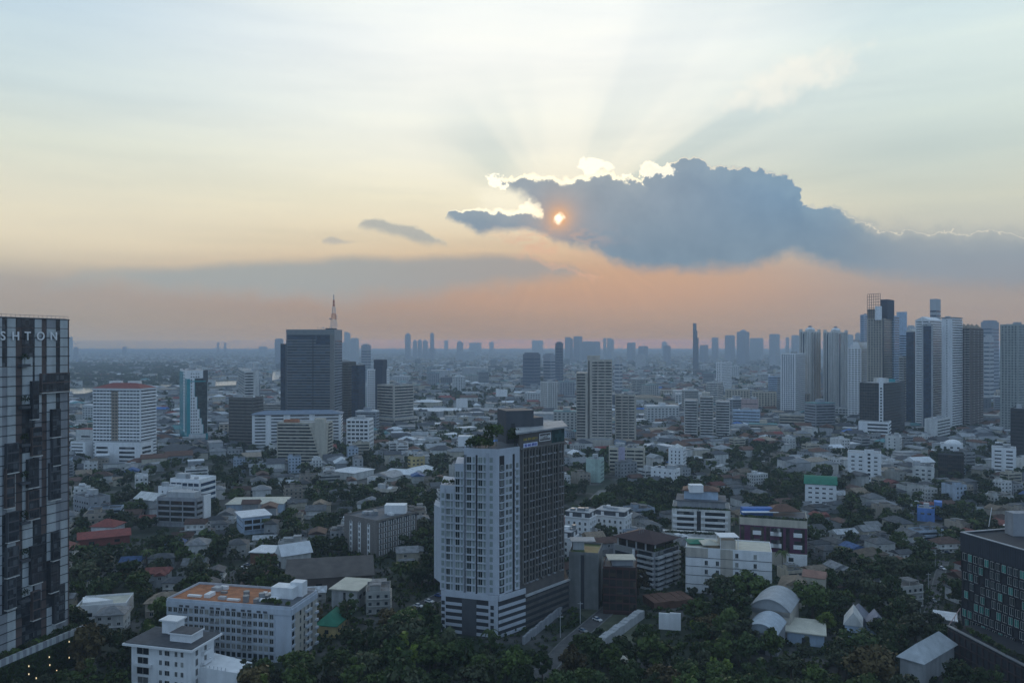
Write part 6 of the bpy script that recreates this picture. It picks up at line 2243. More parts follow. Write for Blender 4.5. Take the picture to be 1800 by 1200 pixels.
TANR = MATS['tan_roof_tile']
wing(b, 1400, 352, 7, 9, 9.5, 2.6, 1.1, CREAM, TANR)
wing(b, 1432, 356, 6, 9, 11.5, 2.4, -.5, CREAM, mat('salmon_roof_tile', (.30, .17, .13), var=.2))
b = shed('house', 'pale lilac house with steep white gables under the dark trees', 1490, 1528, 1545, 1102, 318, 22, 11, PBLUE, mat('lilac_grey_tile', (.22, .23, .28), var=.2), 4.5, 'gable', 'the pale lilac house', 'house')
wing(b, 1500, 312, 6, 10, 6.5, 5.0, 1.15, PBLUE, WHITE2)
wing(b, 1540, 313, 6, 8, 5.5, 4.2, 1.3, PBLUE, MATS['lilac_grey_tile'])
shed('house', 'white two-storey house with a brown hip roof and a cream canopy among trees', 1560, 1594, 1612, 995, 402, 18, 12, WHITE, RUST, 3, 'hip', 'the white house with a cream canopy', 'house')
shed('shed', 'long red-roofed restaurant with a stepped ridge beside the lettered tower', 138, 228, 262, 940, 462, -28, 15, mat('red_wall', (.20, .06, .05)), RED, 2.6, 'gable', 'the long red roof', 'shed')
shed('house', 'white house with a dark red hipped roof behind the long red roof', 160, 200, 213, 926, 478, 4, 12, WHITE, RED, 3.5, 'hip', None, 'house')
shed('greenhouse_frame', 'small glazed white-framed hall standing askew behind the dark glazed-band block', 237, 270, 284, 880, 535, 25, 12, LGREY, WHITE2, 4, 'gable', None, 'hall')
shed('hall', 'beige gabled hall with a dark grey roof near the white tower with the red roof', 279, 318, 340, 797, 800, 35, 30, CREAM, SLATE, 6, 'gable', 'the beige gabled hall', 'hall')
# long station-like sheds across the middle distance
for k, (l, c, r, top, d, hh, kind, lab) in enumerate((
        (727, 770, 796, 707, 1420, 4, 'hip', 'pale octagon-roofed hall beyond the beige banded block'),
        (722, 808, 812, 722, 1290, 3, 'gable', 'long pale shed running from the beige banded block'),
        (815, 885, 890, 722, 1290, 3, 'gable', 'long pale shed ending near the dark-sided tower'),
        (727, 790, 800, 738, 1180, .5, 'flat', 'flat grey depot beside the beige banded block'),
        (705, 800, 811, 748, 1090, 1.5, 'gable', 'long white platform roof crossing the open ground'),
        (888, 990, 1012, 728, 1160, .5, 'flat', 'terraced grey parking deck beyond the dark-sided tower'),
        (893, 1000, 1014, 744, 1060, .5, 'flat', 'lower terraced parking deck beyond the dark-sided tower'),
        (757, 786, 792, 651, 2350, .5, 'flat', 'pale far slab with window lines beside the white sheds'),
        (812, 856, 862, 646, 2400, .5, 'flat', 'wide far office slab in the pale distance'),
        (1110, 1165, 1200, 700, 1500, 5, 'hip', 'cream temple-like roof beyond the lower beige balcony tower'),
        (1120, 1190, 1205, 733, 1240, 2, 'gable', 'grey roof sheds near the three-winged tower'))):
    shed('warehouse', lab, l, c, r, top, d, 6, 40 if d < 2000 else 30, LGREY if kind == 'flat' else CREAM, (ROOFW, ROOFW, ROOFC, ROOFC, ROOFW, ROOFC, ROOFC, ROOFW, ROOFW, mat('tan_roof_tile', (.24, .19, .14)), ROOFC)[k], hh, kind, None, 'warehouse')
# billboards
for k, (l, r, y0, y1, d, lab) in enumerate(((872, 892, 684, 697, 1350, 'blank white billboard on posts above the trees'), (802, 822, 700, 716, 1240, 'blank pale billboard beside the long pale sheds'))):
    p, q = W(l, d), W(r, d)
    b = Bld('billboard', lab, 'billboard', [p, q, (q[0], q[1] + 1), (p[0], p[1] + 1)])
    b.mb('panel', WHITE).prism(b.pts, zt(y1, d), zt(y0, d))
    L = q[0] - p[0]
    for t in (.15, .5, .85):
        b.mb('post', STEEL, int(t * 100)).tube((p[0] + L * t, d + 1.4, 0), (p[0] + L * t, d + 1.4, zt(y0, d) - 1), .5, 6)
    b.finish()
# bits of the near ground: lane wall, corrugated gate, broken concrete slab
def low(name, label, cat, px0, d0, px1, d1, th, h, m, part=None):
    p, q = W(px0, d0), W(px1, d1)
    l = hypot(q[0] - p[0], q[1] - p[1])
    n = ((q[1] - p[1]) / l * th, -(q[0] - p[0]) / l * th)
    mb = MB()
    seg = max(1, int(l / 3))
    for k in range(seg):
        a, c_ = on(p, q, l * k / seg), on(p, q, l * (k + 1) / seg - .05)
        hh = h * (1 + .06 * (k % 3))
        mb.prism([a, c_, (c_[0] - n[0], c_[1] - n[1]), (a[0] - n[0], a[1] - n[1])], 0, hh)
    FOOT.append([p, q, (q[0] - n[0], q[1] - n[1]), (p[0] - n[0], p[1] - n[1])])
    return tag(mb.build(name, m), label, cat)


low('boundary_wall', 'weathered pale boundary wall leading up to the corrugated gate', 'wall', 1058, 300, 1133, 335, 3.0, 3.2, LGREY)
low('boundary_wall', 'grey wall of mixed panels along the lane at the foot of the dark-sided tower', 'wall', 922, 305, 1022, 362, 1.0, 3.0, GREYW)
low('metal_gate', 'white corrugated metal gate closing the small yard', 'gate', 1158, 322, 1197, 320, .8, 6.5, WHITE)
low('concrete_slab', 'broken cream concrete slab lying in the overgrown yard', 'slab', 1083, 285, 1140, 296, 9, .5, ROOFCR)
low('yard_shed', 'dark rust-roofed lean-to behind the corrugated gate', 'shed', 1150, 345, 1220, 350, 12, 3.0, RUST)
# ------------------------------------------------------------------ skyline towers far off
FARM = [mat('far_wall_a', (.44, .46, .48), var=.08), mat('far_wall_b', (.32, .34, .38), var=.08), mat('far_wall_c', (.46, .47, .48), var=.08), mat('far_wall_d', (.13, .15, .19), var=.08)]


def far_tower(l, r, top, d, m=0, shape='flat', lab=''):
    if d > 2400:
        d = min(d * 1.45, max(d, 80 * F / max(1, HY - top)))
    top_z = min(zt(top, d), 196)
    pts = cbox(l, l + (r - l) * .62, r, d, 35) if r - l > 5 else cbox(l, r - .6, r, d, 12)
    b = Bld('skyline_tower', lab, 'tower', pts, 'towers on the skyline')
    w = b.mb('wall', FARM[m])
    H = top_z
    n = len(pts)
    if shape == 'slant':
        w.prism(pts, 0, H - 14)
        w.add([(*p, H - 13.98) for p in pts] + [(*pts[0], H), (*pts[1], H - 2), (*pts[2], H - 12), (*pts[3], H - 6)], [(3, 2, 1, 0), (4, 5, 6, 7), (0, 1, 5, 4), (1, 2, 6, 5), (2, 3, 7, 6), (3, 0, 4, 7)])
    elif shape == 'dome':
        w.prism(pts, 0, H - 12)
        w.dome(*b.c, H - 12, hypot(pts[1][0] - pts[0][0], pts[1][1] - pts[0][1]) * .42, 12, 12, 4)
    elif shape == 'spire':
        w.prism(pts, 0, H - 10)
        w.prism(b.inset(3), H - 10, H - 4)
        b.mb('spire', FARM[1]).tube((*b.c, H - 4), (*b.c, H + 9), .5, 5)
    elif shape == 'step':
        w.prism(pts, 0, H * .72)
        P = [np.array(p) for p in pts]
        w.prism([tuple(P[0]), tuple(P[0] * .35 + P[1] * .65), tuple(P[3] * .35 + P[2] * .65), tuple(P[3])], H * .72, H * .86)
        w.prism([tuple(P[0]), tuple(P[0] * .6 + P[1] * .4), tuple(P[3] * .6 + P[2] * .4), tuple(P[3])], H * .86, H)
    elif shape == 'pixel':
        w.prism(pts, 0, H - 60)
        rg = random.Random(7)
        for k in range(15):
            z = H - 60 + 4 * k
            P = b.inset(.2 + rg.random() * 1.5 if k < 11 else .3)
            w.prism(P, z, z + 3.9)
        b.mb('core', FARM[1]).prism(b.inset(2.2), H - 60, H - .2)
    else:
        w.prism(pts, 0, H - 3)
        w.prism(b.inset(min(3, (r - l) * d / F * .12)), H - 3, H + .5)
    if d < 2600:
        for i in range(int((H - 20) / 8)):
            b.mb('window_band', GLB, i).ebox(*b.e(0), .8, ext(b, 0) - .8, 12 + i * 8, 14.4 + i * 8, 0, .3)
            b.mb('window_band', GLB, i).ebox(*b.e(1), .8, ext(b, 1) - .8, 12 + i * 8, 14.4 + i * 8, 0, .3)
    b.finish()
    return b


SKY = [
    (121, 128, 592, 4200, 0, 'flat', 'pale slim far tower showing just past the lettered tower'), (129, 138, 610, 3900, 1, 'flat', 'unfinished far tower with small cranes beside the lettered tower'),
    (215, 223, 609, 5200, 1, 'flat', 'lone squat far tower above the wide park'), (381, 386, 602, 6000, 1, 'flat', 'first of two matching slim far towers over the park'), (393, 398, 602, 6000, 1, 'flat', 'second of two matching slim far towers over the park'),
    (483, 498, 595, 2700, 1, 'flat', 'grey far tower peeping past the broad dark glass tower'), (455, 470, 609, 5200, 0, 'flat', 'hazy far block short of the broad dark glass tower'),
    (590, 606, 601, 3300, 0, 'flat', 'pale far slab just beyond the broad dark glass tower'), (605, 616, 583, 3600, 0, 'slant', 'pointed pale far tower with a slanting top'), (616, 631, 594, 3200, 0, 'flat', 'flat-topped far tower next to the pointed one'),
    (635, 652, 605, 2400, 1, 'flat', 'darker far block beside the pointed skyline pair'),
    (712, 722, 585, 4400, 1, 'dome', 'slim round-topped far tower before the triple cluster'), (726, 733, 597, 4200, 1, 'dome', 'first tower of the far triple cluster'), (734, 742, 596, 4250, 1, 'dome', 'middle tower of the far triple cluster'), (743, 752, 597, 4300, 1, 'dome', 'last tower of the far triple cluster'),
    (756, 763, 584, 5000, 1, 'spire', 'far tower with a thin spire beyond the triple cluster'), (753, 766, 612, 4600, 1, 'flat', 'low far block under the spired tower'), (781, 788, 598, 5600, 0, 'flat', 'faint far tower between the spired one and the domed one'), (803, 814, 599, 4500, 1, 'dome', 'small domed far tower in the haze'), (801, 838, 618, 3600, 0, 'flat', 'broad hazy far slab below the small domed tower'),
    (825, 847, 602, 5600, 0, 'flat', 'wide faint far block in the haze'), (860, 868, 601, 5800, 0, 'flat', 'small faint far tower alone in the haze'),
    (919, 950, 620, 2000, 3, 'flat', 'dark square far block behind the dark-sided tower'), (955, 976, 621, 2050, 1, 'flat', 'banded far tower next to the dark square block'), (976, 990, 601, 2300, 3, 'flat', 'dark upright far tower beside the banded one'),
    (935, 955, 598, 5200, 0, 'flat', 'faint stepped far pair beyond the dark square block'), (993, 1007, 592, 3500, 1, 'slant', 'first of the paired far towers behind the tall beige tower'), (1008, 1024, 591, 3500, 1, 'flat', 'second of the paired far towers behind the tall beige tower'),
    (1024, 1060, 600, 3600, 1, 'flat', 'long blocky far slab behind the tall beige tower'), (1060, 1066, 594, 4200, 0, 'flat', 'thin far tower behind the long blocky slab'), (1067, 1079, 594, 4200, 0, 'slant', 'curved-top far tower after the long blocky slab'),
    (1080, 1094, 626, 1750, 2, 'flat', 'white far tower close by the tall beige tower'), (1102, 1117, 602, 3700, 1, 'flat', 'grey far block on the open stretch of skyline'), (1122, 1139, 608, 3400, 1, 'flat', 'lower grey far block on the open stretch of skyline'),
    (1163, 1173, 599, 5000, 0, 'dome', 'small pointed far tower on the open stretch of skyline'), (1166, 1179, 607, 3100, 1, 'flat', 'darker far block below the small pointed tower'), (1117, 1135, 623, 2500, 2, 'flat', 'pale far block low on the open stretch'),
    (1218, 1228, 568, 3000, 3, 'step', 'very tall slim stepped far tower standing alone on the skyline'), (1230, 1245, 606, 3100, 1, 'flat', 'far block at the foot of the very tall slim tower'), (1251, 1263, 593, 3800, 1, 'flat', 'plain far tower after the very tall slim one'),
    (1274, 1292, 589, 3500, 1, 'flat', 'broad far tower before the rounded hump'), (1295, 1319, 579, 3300, 1, 'dome', 'broad far tower with a rounded hump top'), (1318, 1347, 594, 3600, 0, 'flat', 'long far slab after the rounded hump'), (1352, 1371, 587, 2700, 0, 'flat', 'pale far tower between the rounded hump and the domed towers'),
    (1381, 1387, 593, 3300, 0, 'flat', 'thin far tower before the domed towers'), (1391, 1405, 589, 3000, 0, 'flat', 'far tower tucked behind the first domed tower'), (1488, 1500, 588, 2700, 0, 'flat', 'far tower tucked behind the chamfered white tower'), (1503, 1513, 585, 2300, 0, 'flat', 'pale far tower tucked beside the lattice-crowned tower'),
    (1634, 1654, 525, 1400, 0, 'pixel', 'far tower with a nibbled, blocky outline above the gabled white tower'), (1593, 1610, 572, 1900, 0, 'flat', 'pale far tower behind the sloping-topped glass tower'),
    (1724, 1756, 563, 1800, 1, 'flat', 'broad blue far tower beside the gridded hotel tower'), (1729, 1747, 589, 1500, 2, 'flat', 'slim white tower in front of the broad blue far tower'),
]
for (l, r, top, d, m, sh, lab) in SKY:
    b = far_tower(l, r, top, d, m, sh, lab)
    if 'cranes' in lab:
        for k, dx in enumerate((0, 14)):
            o = MB()
            x, y, z = b.c[0] + dx - 6, b.c[1], zt(top, d)
            o.tube((x, y, z - 30), (x, y, z + 22), .7, 4)
            o.tube((x - 8, y, z + 14), (x + 20, y, z + 26), .6, 4)
            o.build('crane', FARM[3], b.root, (*b.c, 0))
# ------------------------------------------------------------------ anonymous blocks that rise out of the low city
LOWW = [mat('block_wall_a', (.55, .56, .56), dirt=.1), mat('block_wall_b', (.42, .42, .40), dirt=.1), mat('block_wall_c', (.30, .32, .35), dirt=.1), mat('block_wall_d', (.50, .44, .36), dirt=.1), mat('block_wall_e', (.14, .15, .17))]
# ------------------------------------------------------------------ lanes
ROADM = mat('asphalt', (.055, .056, .06), var=.2, scale=.2)
PAVE = mat('concrete_paving', (.17, .17, .165), var=.25, scale=.3)
MARKM = mat('road_marking', (.55, .55, .52))
ROADS = []


def lane(pxy, w, m, name, z=.004, mark=False):
    pts = [np.array(W(px, dg(py))) for px, py in pxy]
    mb, mk, kb = MB(), MB(), MB()
    for a, c in zip(pts[:-1], pts[1:]):
        e = (c - a) / np.linalg.norm(c - a)
        n = np.array((-e[1], e[0]))
        a2, c2 = a - e * w * .3, c + e * w * .3
        z += .0005
        mb.add([(*(a2 - n * w / 2), z), (*(c2 - n * w / 2), z), (*(c2 + n * w / 2), z), (*(a2 + n * w / 2), z)], [(0, 1, 2, 3)])
        k_ = w / 2 + 1 if w > 4.5 else .3
        q = [tuple(a2 - n * k_), tuple(c2 - n * k_), tuple(c2 + n * k_), tuple(a2 + n * k_)]
        FOOT.append(q)
        for s in (-1, 1):
            k0, k1 = a + n * s * w / 2, c + n * s * w / 2
            kb.hexa(tuple(k0), tuple(k1), tuple(k1 + n * s * .5), tuple(k0 + n * s * .5), 0, .13)
        if mark:
            L = np.linalg.norm(c - a)
            for t in np.arange(0, L, 6):
                o = a + e * t
                mk.add([(*(o - n * .1), z + .004), (*(o + e * 2.5 - n * .1), z + .004), (*(o + e * 2.5 + n * .1), z + .004), (*(o + n * .1), z + .004)], [(0, 1, 2, 3)])
    tag(mb.build(name, m), kind='structure')
    tag(kb.build('kerb', PAVE), kind='structure')
    if mark:
        tag(mk.build('road_marking', MARKM), kind='structure')
    ROADS.append(pts)


lane([(1628, 1098), (1640, 1060), (1652, 1010), (1660, 985)], 3.8, mat('worn_lane', (.10, .10, .10), var=.25), 'road')
lane([(955, 1180), (1000, 1130), (1045, 1092), (1080, 1062)], 6.5, mat('worn_lane', (.10, .10, .10), var=.25), 'path')
lane([(700, 1085), (745, 1062), (790, 1040)], 7.0, ROADM, 'road')
lane([(410, 1010), (450, 985), (520, 1000)], 6.0, ROADM, 'road')
lane([(130, 905), (300, 832), (430, 800)], 6.0, ROADM, 'road')
lane([(1000, 905), (1040, 880), (1060, 862)], 6.0, PAVE, 'road')
lane([(1270, 830), (1420, 790), (1480, 768)], 8.0, ROADM, 'road')
# the open yard by the dark-sided tower
yp = [W(1010, 345), W(1100, 305), W(1150, 312), W(1080, 352)]
y_ = MB()
y_.add([(*p, .002) for p in yp], [(0, 1, 2, 3)])
tag(y_.build('yard', mat('yard_earth', (.09, .10, .065), var=.35, scale=.15)), kind='structure')
FOOT.append(yp)


# ------------------------------------------------------------------ lake in the park
wm = bpy.data.materials.new('lake_water')
wm.use_nodes = True
wb = wm.node_tree.nodes['Principled BSDF']
wb.inputs['Base Color'].default_value = (.75, .77, .74, 1)
wb.inputs['Metallic'].default_value = .85
wb.inputs['Roughness'].default_value = .18
wb.inputs['Specular IOR Level'].default_value = .8
for k, poly in enumerate((((120, 693), (150, 691), (168, 686), (168, 681), (140, 682), (120, 683)), ((282, 680), (300, 679), (302, 675), (284, 676)), ((374, 678), (420, 676), (420, 669), (376, 671)), ((478, 668), (494, 666), (494, 652), (480, 653)))):
    mb = MB()
    FOOT.append([W(px, dg(py)) for px, py in ((min(q[0] for q in poly), max(q[1] for q in poly) + 9), (max(q[0] for q in poly), max(q[1] for q in poly) + 9), (max(q[0] for q in poly), min(q[1] for q in poly)), (min(q[0] for q in poly), min(q[1] for q in poly)))])
    mb.add([(*W(px, dg(py)), .004) for px, py in poly], [tuple(range(len(poly)))])
    tag(mb.build('lake', wm), kind='structure')


# ------------------------------------------------------------------ occupancy
def free(P, margin):
    P = np.asarray(P, float)
    ok = np.ones(len(P), bool)
    for poly in FOOT:
        q = np.array(poly, float)
        c = q.mean(0)
        R = np.max(np.linalg.norm(q - c, axis=1)) + margin.max()
        near = ok & (np.abs(P[:, 0] - c[0]) < R) & (np.abs(P[:, 1] - c[1]) < R)
        if not near.any():
            continue
        I = np.where(near)[0]
        ins = np.ones(len(I), bool)
        for a, b in zip(q, np.roll(q, -1, 0)):
            e = (b - a) / (np.linalg.norm(b - a) + 1e-9)
            d_ = (P[I, 0] - a[0]) * e[1] - (P[I, 1] - a[1]) * e[0]
            cc = (c[0] - a[0]) * e[1] - (c[1] - a[1]) * e[0]
            if cc > 0:
                d_ = -d_
            ins &= d_ < margin[I]
        ok[I[ins]] = False
    return ok


# ground in front of things the photograph shows down to their feet: no tall trees there
CLEAR = [(215, 425, 225, 262), (1555, 1680, 250, 272), (552, 606, 280, 313), (1600, 1668, 468, 516), (1300, 1420, 294, 336), (1376, 1480, 284, 303), (596, 738, 392, 432),
         (570, 655, 306, 346), (498, 712, 335, 380), (480, 565, 380, 410), (285, 560, 274, 290), (1000, 1215, 284, 346), (765, 1008, 287, 320), (1195, 1260, 335, 362), (1408, 1480, 518, 562), (1470, 1560, 304, 320),
         (268, 372, 462, 502), (120, 275, 300, 336), (128, 266, 425, 462), (410, 475, 450, 482), (1070, 1140, 640, 700), (1025, 1070, 610, 664), (1176, 1300, 425, 470), (1296, 1435, 375, 412), (1490, 1560, 610, 666),
         (1740, 1795, 640, 690), (575, 760, 625, 680), (395, 515, 505, 548), (1365, 1445, 335, 364), (990, 1115, 395, 460), (480, 610, 700, 766), (160, 275, 690, 766)]


def clear_of(p):
    px = 900 + F * p[0] / p[1]
    return not any(a < px < b and c < p[1] < d for a, b, c, d in CLEAR)


rng = np.random.default_rng(12)


def pxpy(x, y):
    return 900 + F * x / y, HY + F * H0 / y


def tree_share(px, py):
    if 122 < px < 325 and 640 < py < 686:
        return 1.0
    if 560 < px < 880 and py > 1050:
        return .93
    if 990 < px < 1700 and py > 1085:
        return .9
    if 120 < px < 570 and py > 1090:
        return .85
    if 1330 < px < 1720 and 800 < py <= 1085:
        return .50
    if 1000 < px < 1210 and 840 < py < 905:
        return .75
    if 120 < px < 570 and 925 < py <= 1090:
        return .60
    if 640 < px < 1000 and 860 < py < 1050:
        return .62
    if 730 < px < 910 and 690 < py < 770:
        return .85
    if 1290 < px < 1520 and 740 < py < 800:
        return .55
    if 560 < px < 700 and 780 < py < 840:
        return .6
    if py < 800:
        return .42
    return .40


def jitter_grid(d0, d1, cell, rot, jy=1.0):
    r = d1 * 1.25
    n = int(2 * r / cell)
    g = (np.arange(n) - n / 2) * cell
    X, Y = np.meshgrid(g, g)
    P = np.stack([X.ravel(), Y.ravel()], 1) + rng.uniform(-.24, .24, (n * n, 2)) * np.array((cell, cell * jy))
    c, s = cos(rot), sin(rot)
    P = P @ np.array([[c, s], [-s, c]]) + np.array((0, d1 * .6))
    px = 900 + F * P[:, 0] / np.maximum(P[:, 1], 1)
    return P[(P[:, 1] > d0) & (P[:, 1] < d1) & (px > -40) & (px < 1840)]


# ------------------------------------------------------------------ labels of scattered things
ORD = 'first second third fourth fifth sixth seventh eighth ninth tenth eleventh twelfth thirteenth fourteenth fifteenth sixteenth seventeenth eighteenth nineteenth twentieth'.split()
REG = []            # (object, look, x, y)


def label_all():
    groups = {}
    for o, look, x, y in REG:
        best = None
        for ph, mx, my in MARKS:
            s = hypot(x - mx, (y - my) * .8)
            if best is None or s < best[0]:
                best = (s, ph, mx, my)
        s, ph, mx, my = best
        dy, dx = y - my, (x / y - mx / my) * my
        rel = 'behind' if dy > abs(dx) else 'before' if -dy > abs(dx) else 'beside'
        groups.setdefault(f"{look} {rel} {ph}", []).append((s, o))
    for base, L in groups.items():
        L.sort(key=lambda q: q[0])
        for k, (s, o) in enumerate(L):
            if len(L) == 1:
                t = base
            elif k < 20:
                t = f"{base}, {ORD[k]} from it"
            else:
                t = f"{base}, far from it"
            o['label'] = t


# ------------------------------------------------------------------ houses
hr = random.Random(31)
def hm(n, c, v=.12, rn=.14, d=.2, sc=.35):
    return mat('house_' + n, c, var=v, rnd=rn, dirt=d, scale=sc)


HW, HC, HPALE, HB, HG = hm('white', (.60, .60, .59)), hm('cream', (.46, .42, .34)), hm('pale', (.44, .44, .42)), hm('beige', (.34, .30, .25)), hm('grey', (.30, .31, .32))
WALLS = [('white', HW), ('white', HW), ('cream', HC), ('pale', HPALE), ('beige', HB), ('grey', HG)]
rf = lambda n, c: hm(n + '_roof', c, .35, .35, 0, .5)
RG1, RG2, RS, RBR, RRD, RTA = rf('grey', (.11, .115, .12)), rf('mid_grey', (.16, .165, .17)), rf('slate', (.06, .065, .072)), rf('brown', (.085, .05, .04)), rf('red', (.15, .05, .042)), rf('tan', (.17, .135, .10))
ROOFS = [('grey', RG1), ('slate', RS), ('brown', RBR), ('grey', RG2), ('slate', RS), ('red', RRD), ('grey', RG1), ('tan', RTA), ('brown', RBR), ('grey', RG1), ('slate', RS), ('silver', rf('silver', (.30, .32, .34))), ('grey', RG2), ('white', rf('white', (.52, .54, .56))), ('brown', RBR), ('slate', RS), ('blue', rf('blue', (.05, .10, .22)))]
WPANE = MB()
WPANE.box(-.75, .75, -.06, .1, 0, 1.4)
for x0, x1, z0, z1 in ((-.85, -.75, -.1, 1.5), (.75, .85, -.1, 1.5), (-.75, .75, -.1, 0), (-.75, .75, 1.4, 1.5), (-.05, .05, .02, 1.38)):
    WPANE.box(x0, x1, -.14, .06, z0, z1, 1)
WPANE = WPANE.mesh('window', [GL, WHITE2])
HP = []
for k in range(44):
    w, l = hr.uniform(8, 12), hr.uniform(10, 17)
    st = hr.choice([1, 2, 2, 2, 3])
    h = st * 3.1 + .3
    rt = hr.choice(['hip', 'hip', 'gable', 'gable', 'cross'])
    wc, wm = hr.choice(WALLS)
    rc, rm = ROOFS[k % len(ROOFS)]
    a, r = MB(), MB()
    foot = [(-l / 2, -w / 2), (l / 2, -w / 2), (l / 2, w / 2), (-l / 2, w / 2)]
    a.prism(foot, 0, h)
    rh = w * hr.uniform(.2, .32)
    r.hip(foot, h, rh, hr.uniform(.5, 1.0), gable=rt != 'hip')
    wins = []
    if rt == 'cross':
        s = hr.choice((-1, 1)) * l * .22
        f2 = [(s - w * .3, -w / 2 - 3.2), (s + w * .3, -w / 2 - 3.2), (s + w * .3, -w / 2 - .02), (s - w * .3, -w / 2 - .02)]
        a.prism(f2, 0, h - .3)
        f3 = [(s - w * .3, -w / 2 - 3.2), (s + w * .3, -w / 2 - 3.2), (s + w * .3, 0), (s - w * .3, 0)]
        r.hip([f3[1], f3[2], f3[3], f3[0]], h - .28, rh * .75, .6, gable=True)
        wins += [(s, -w / 2 - 3.2, 0, 1.0 + 3.1 * (st - 1))]
    if hr.random() < .6:                      # lean-to
        z = 2.7
        f2 = [(-l / 2 - 3.5, -w * .3), (-l / 2 - .02, -w * .3), (-l / 2 - .02, w * .4), (-l / 2 - 3.5, w * .4)]
        a.prism(f2, 0, z)
        r.hip(f2, z, .8, .5)
    for i in range(st):
        z = i * 3.1 + 1.0
        n = 3
        for q in range(n):
            wins.append((-l / 2 + l * (q + .5) / n, -w / 2, 0, z))
        wins += [(l / 2, -w * .2, pi / 2, z), (l / 2, w * .25, pi / 2, z), (-l / 2, w * .1, -pi / 2, z)]
    if st > 1:
        a.box(-l / 2 + .5, l / 2 - .5, -w / 2 - .9, -w / 2 - .01, 3.0, 3.25)
    look = f"{rc}-roofed {'gabled' if rt == 'gable' else 'hipped' if rt == 'hip' else 'cross-gabled'} {('one-storey', 'two-storey', 'three-storey')[st - 1]} {wc} house"
    HP.append((a.mesh('wall', wm), r.mesh('roof', rm), wins, look, max(w, l), h, w, l, (wm, rm)))
# flat-roofed concrete shophouses and walk-ups
SP = []
for k in range(26):
    w, l = hr.uniform(9, 14), hr.uniform(10, 22)
    st = hr.choice([2, 3, 3, 4, 4, 5])
    h = st * 3.3
    wc, wm = hr.choice(WALLS + [('blue-grey', hm('blue_grey', (.36, .42, .50)))])
    rc, rm = hr.choice([('grey', RG2), ('grey', RG1), ('pale', rf('pale', (.40, .42, .44))), ('dark', RS), ('grey', RG2)])
    a, r, g = MB(), MB(), MB()
    foot = [(-l / 2, -w / 2), (l / 2, -w / 2), (l / 2, w / 2), (-l / 2, w / 2)]
    a.prism(foot, 0, h)
    for i in range(4):
        p, q = foot[i], foot[(i + 1) % 4]
        a.ebox(p, q, 0, hypot(q[0] - p[0], q[1] - p[1]) - .26, h, h + .9, -.25, 0)
    r.box(-l / 2 + .3, l / 2 - .3, -w / 2 + .3, w / 2 - .3, h - .1, h + .12)
    sx = hr.uniform(-.3, .3) * l
    a.box(sx - 2, sx + 2, -w * .1, w * .35, h + .12, h + 3)
    r.box(sx - 2.3, sx + 2.3, -w * .1 - .3, w * .35 + .3, h + 3, h + 3.25)
    if hr.random() < .6:                      # sheet roof over part of the deck
        r.box(-sx - 3, -sx + 3, -w * .35, w * .3, h + 2.3, h + 2.45)
        for cx_, cy_ in ((-sx - 2.8, -w * .33), (-sx + 2.8, -w * .33)):
            a.box(cx_ - .1, cx_ + .1, cy_ - .1, cy_ + .1, h + .1, h + 2.3)
    style = k % 3
    for i in range(st):
        z = i * 3.3 + 1.0
        for p, q in ((foot[0], foot[1]), (foot[1], foot[2]), (foot[3], foot[0])):
            L = hypot(q[0] - p[0], q[1] - p[1])
            n = max(2, int(L / 3.2))
            if style == 0:
                g.ebox(p, q, .6, L - .6, z, z + 1.4, -.05, .05)
                a.ebox(p, q, .3, L - .3, z - .95, z - .1, .003, .5)
            else:
                for j in range(n):
                    t = L * (j + .5) / n
                    g.ebox(p, q, t - .7, t + .7, z, z + 1.4, -.05, .05)
                if style == 2:
                    a.ebox(p, q, .3, L - .3, z - .6, z - .3, .003, .7)
    look = f"{rc} flat-roofed {('', '', 'two', 'three', 'four', 'five')[st]}-storey {wc} block"
    SP.append((a.mesh('wall', wm), r.mesh('roof', rm), g.mesh('window_band', GLC), look, max(w, l), h, w, l, (wm, rm)))

grid_near = jitter_grid(240, 560, 15.0, .22, .35)
grid_mid = jitter_grid(560, 1000, 17.5, .35, .35)
cand = np.concatenate([grid_near, grid_mid])
PX = np.array([pxpy(*p) for p in cand])
isT = np.array([hr.random() < tree_share(*q) for q in PX])
okH = free(cand, np.full(len(cand), 7.5))
okT = free(cand, np.full(len(cand), 4.5))
houses = [tuple(p) for p, t, o in zip(cand, isT, okH) if not t and o and p[1] > 312 and not (1290 < 900 + F * p[0] / p[1] < 1570 and p[1] < 375) and not (985 < 900 + F * p[0] / p[1] < 1215 and p[1] < 360)]
trees = [tuple(p) for p, t, o in zip(cand, isT, okT) if t and o and clear_of(p)]
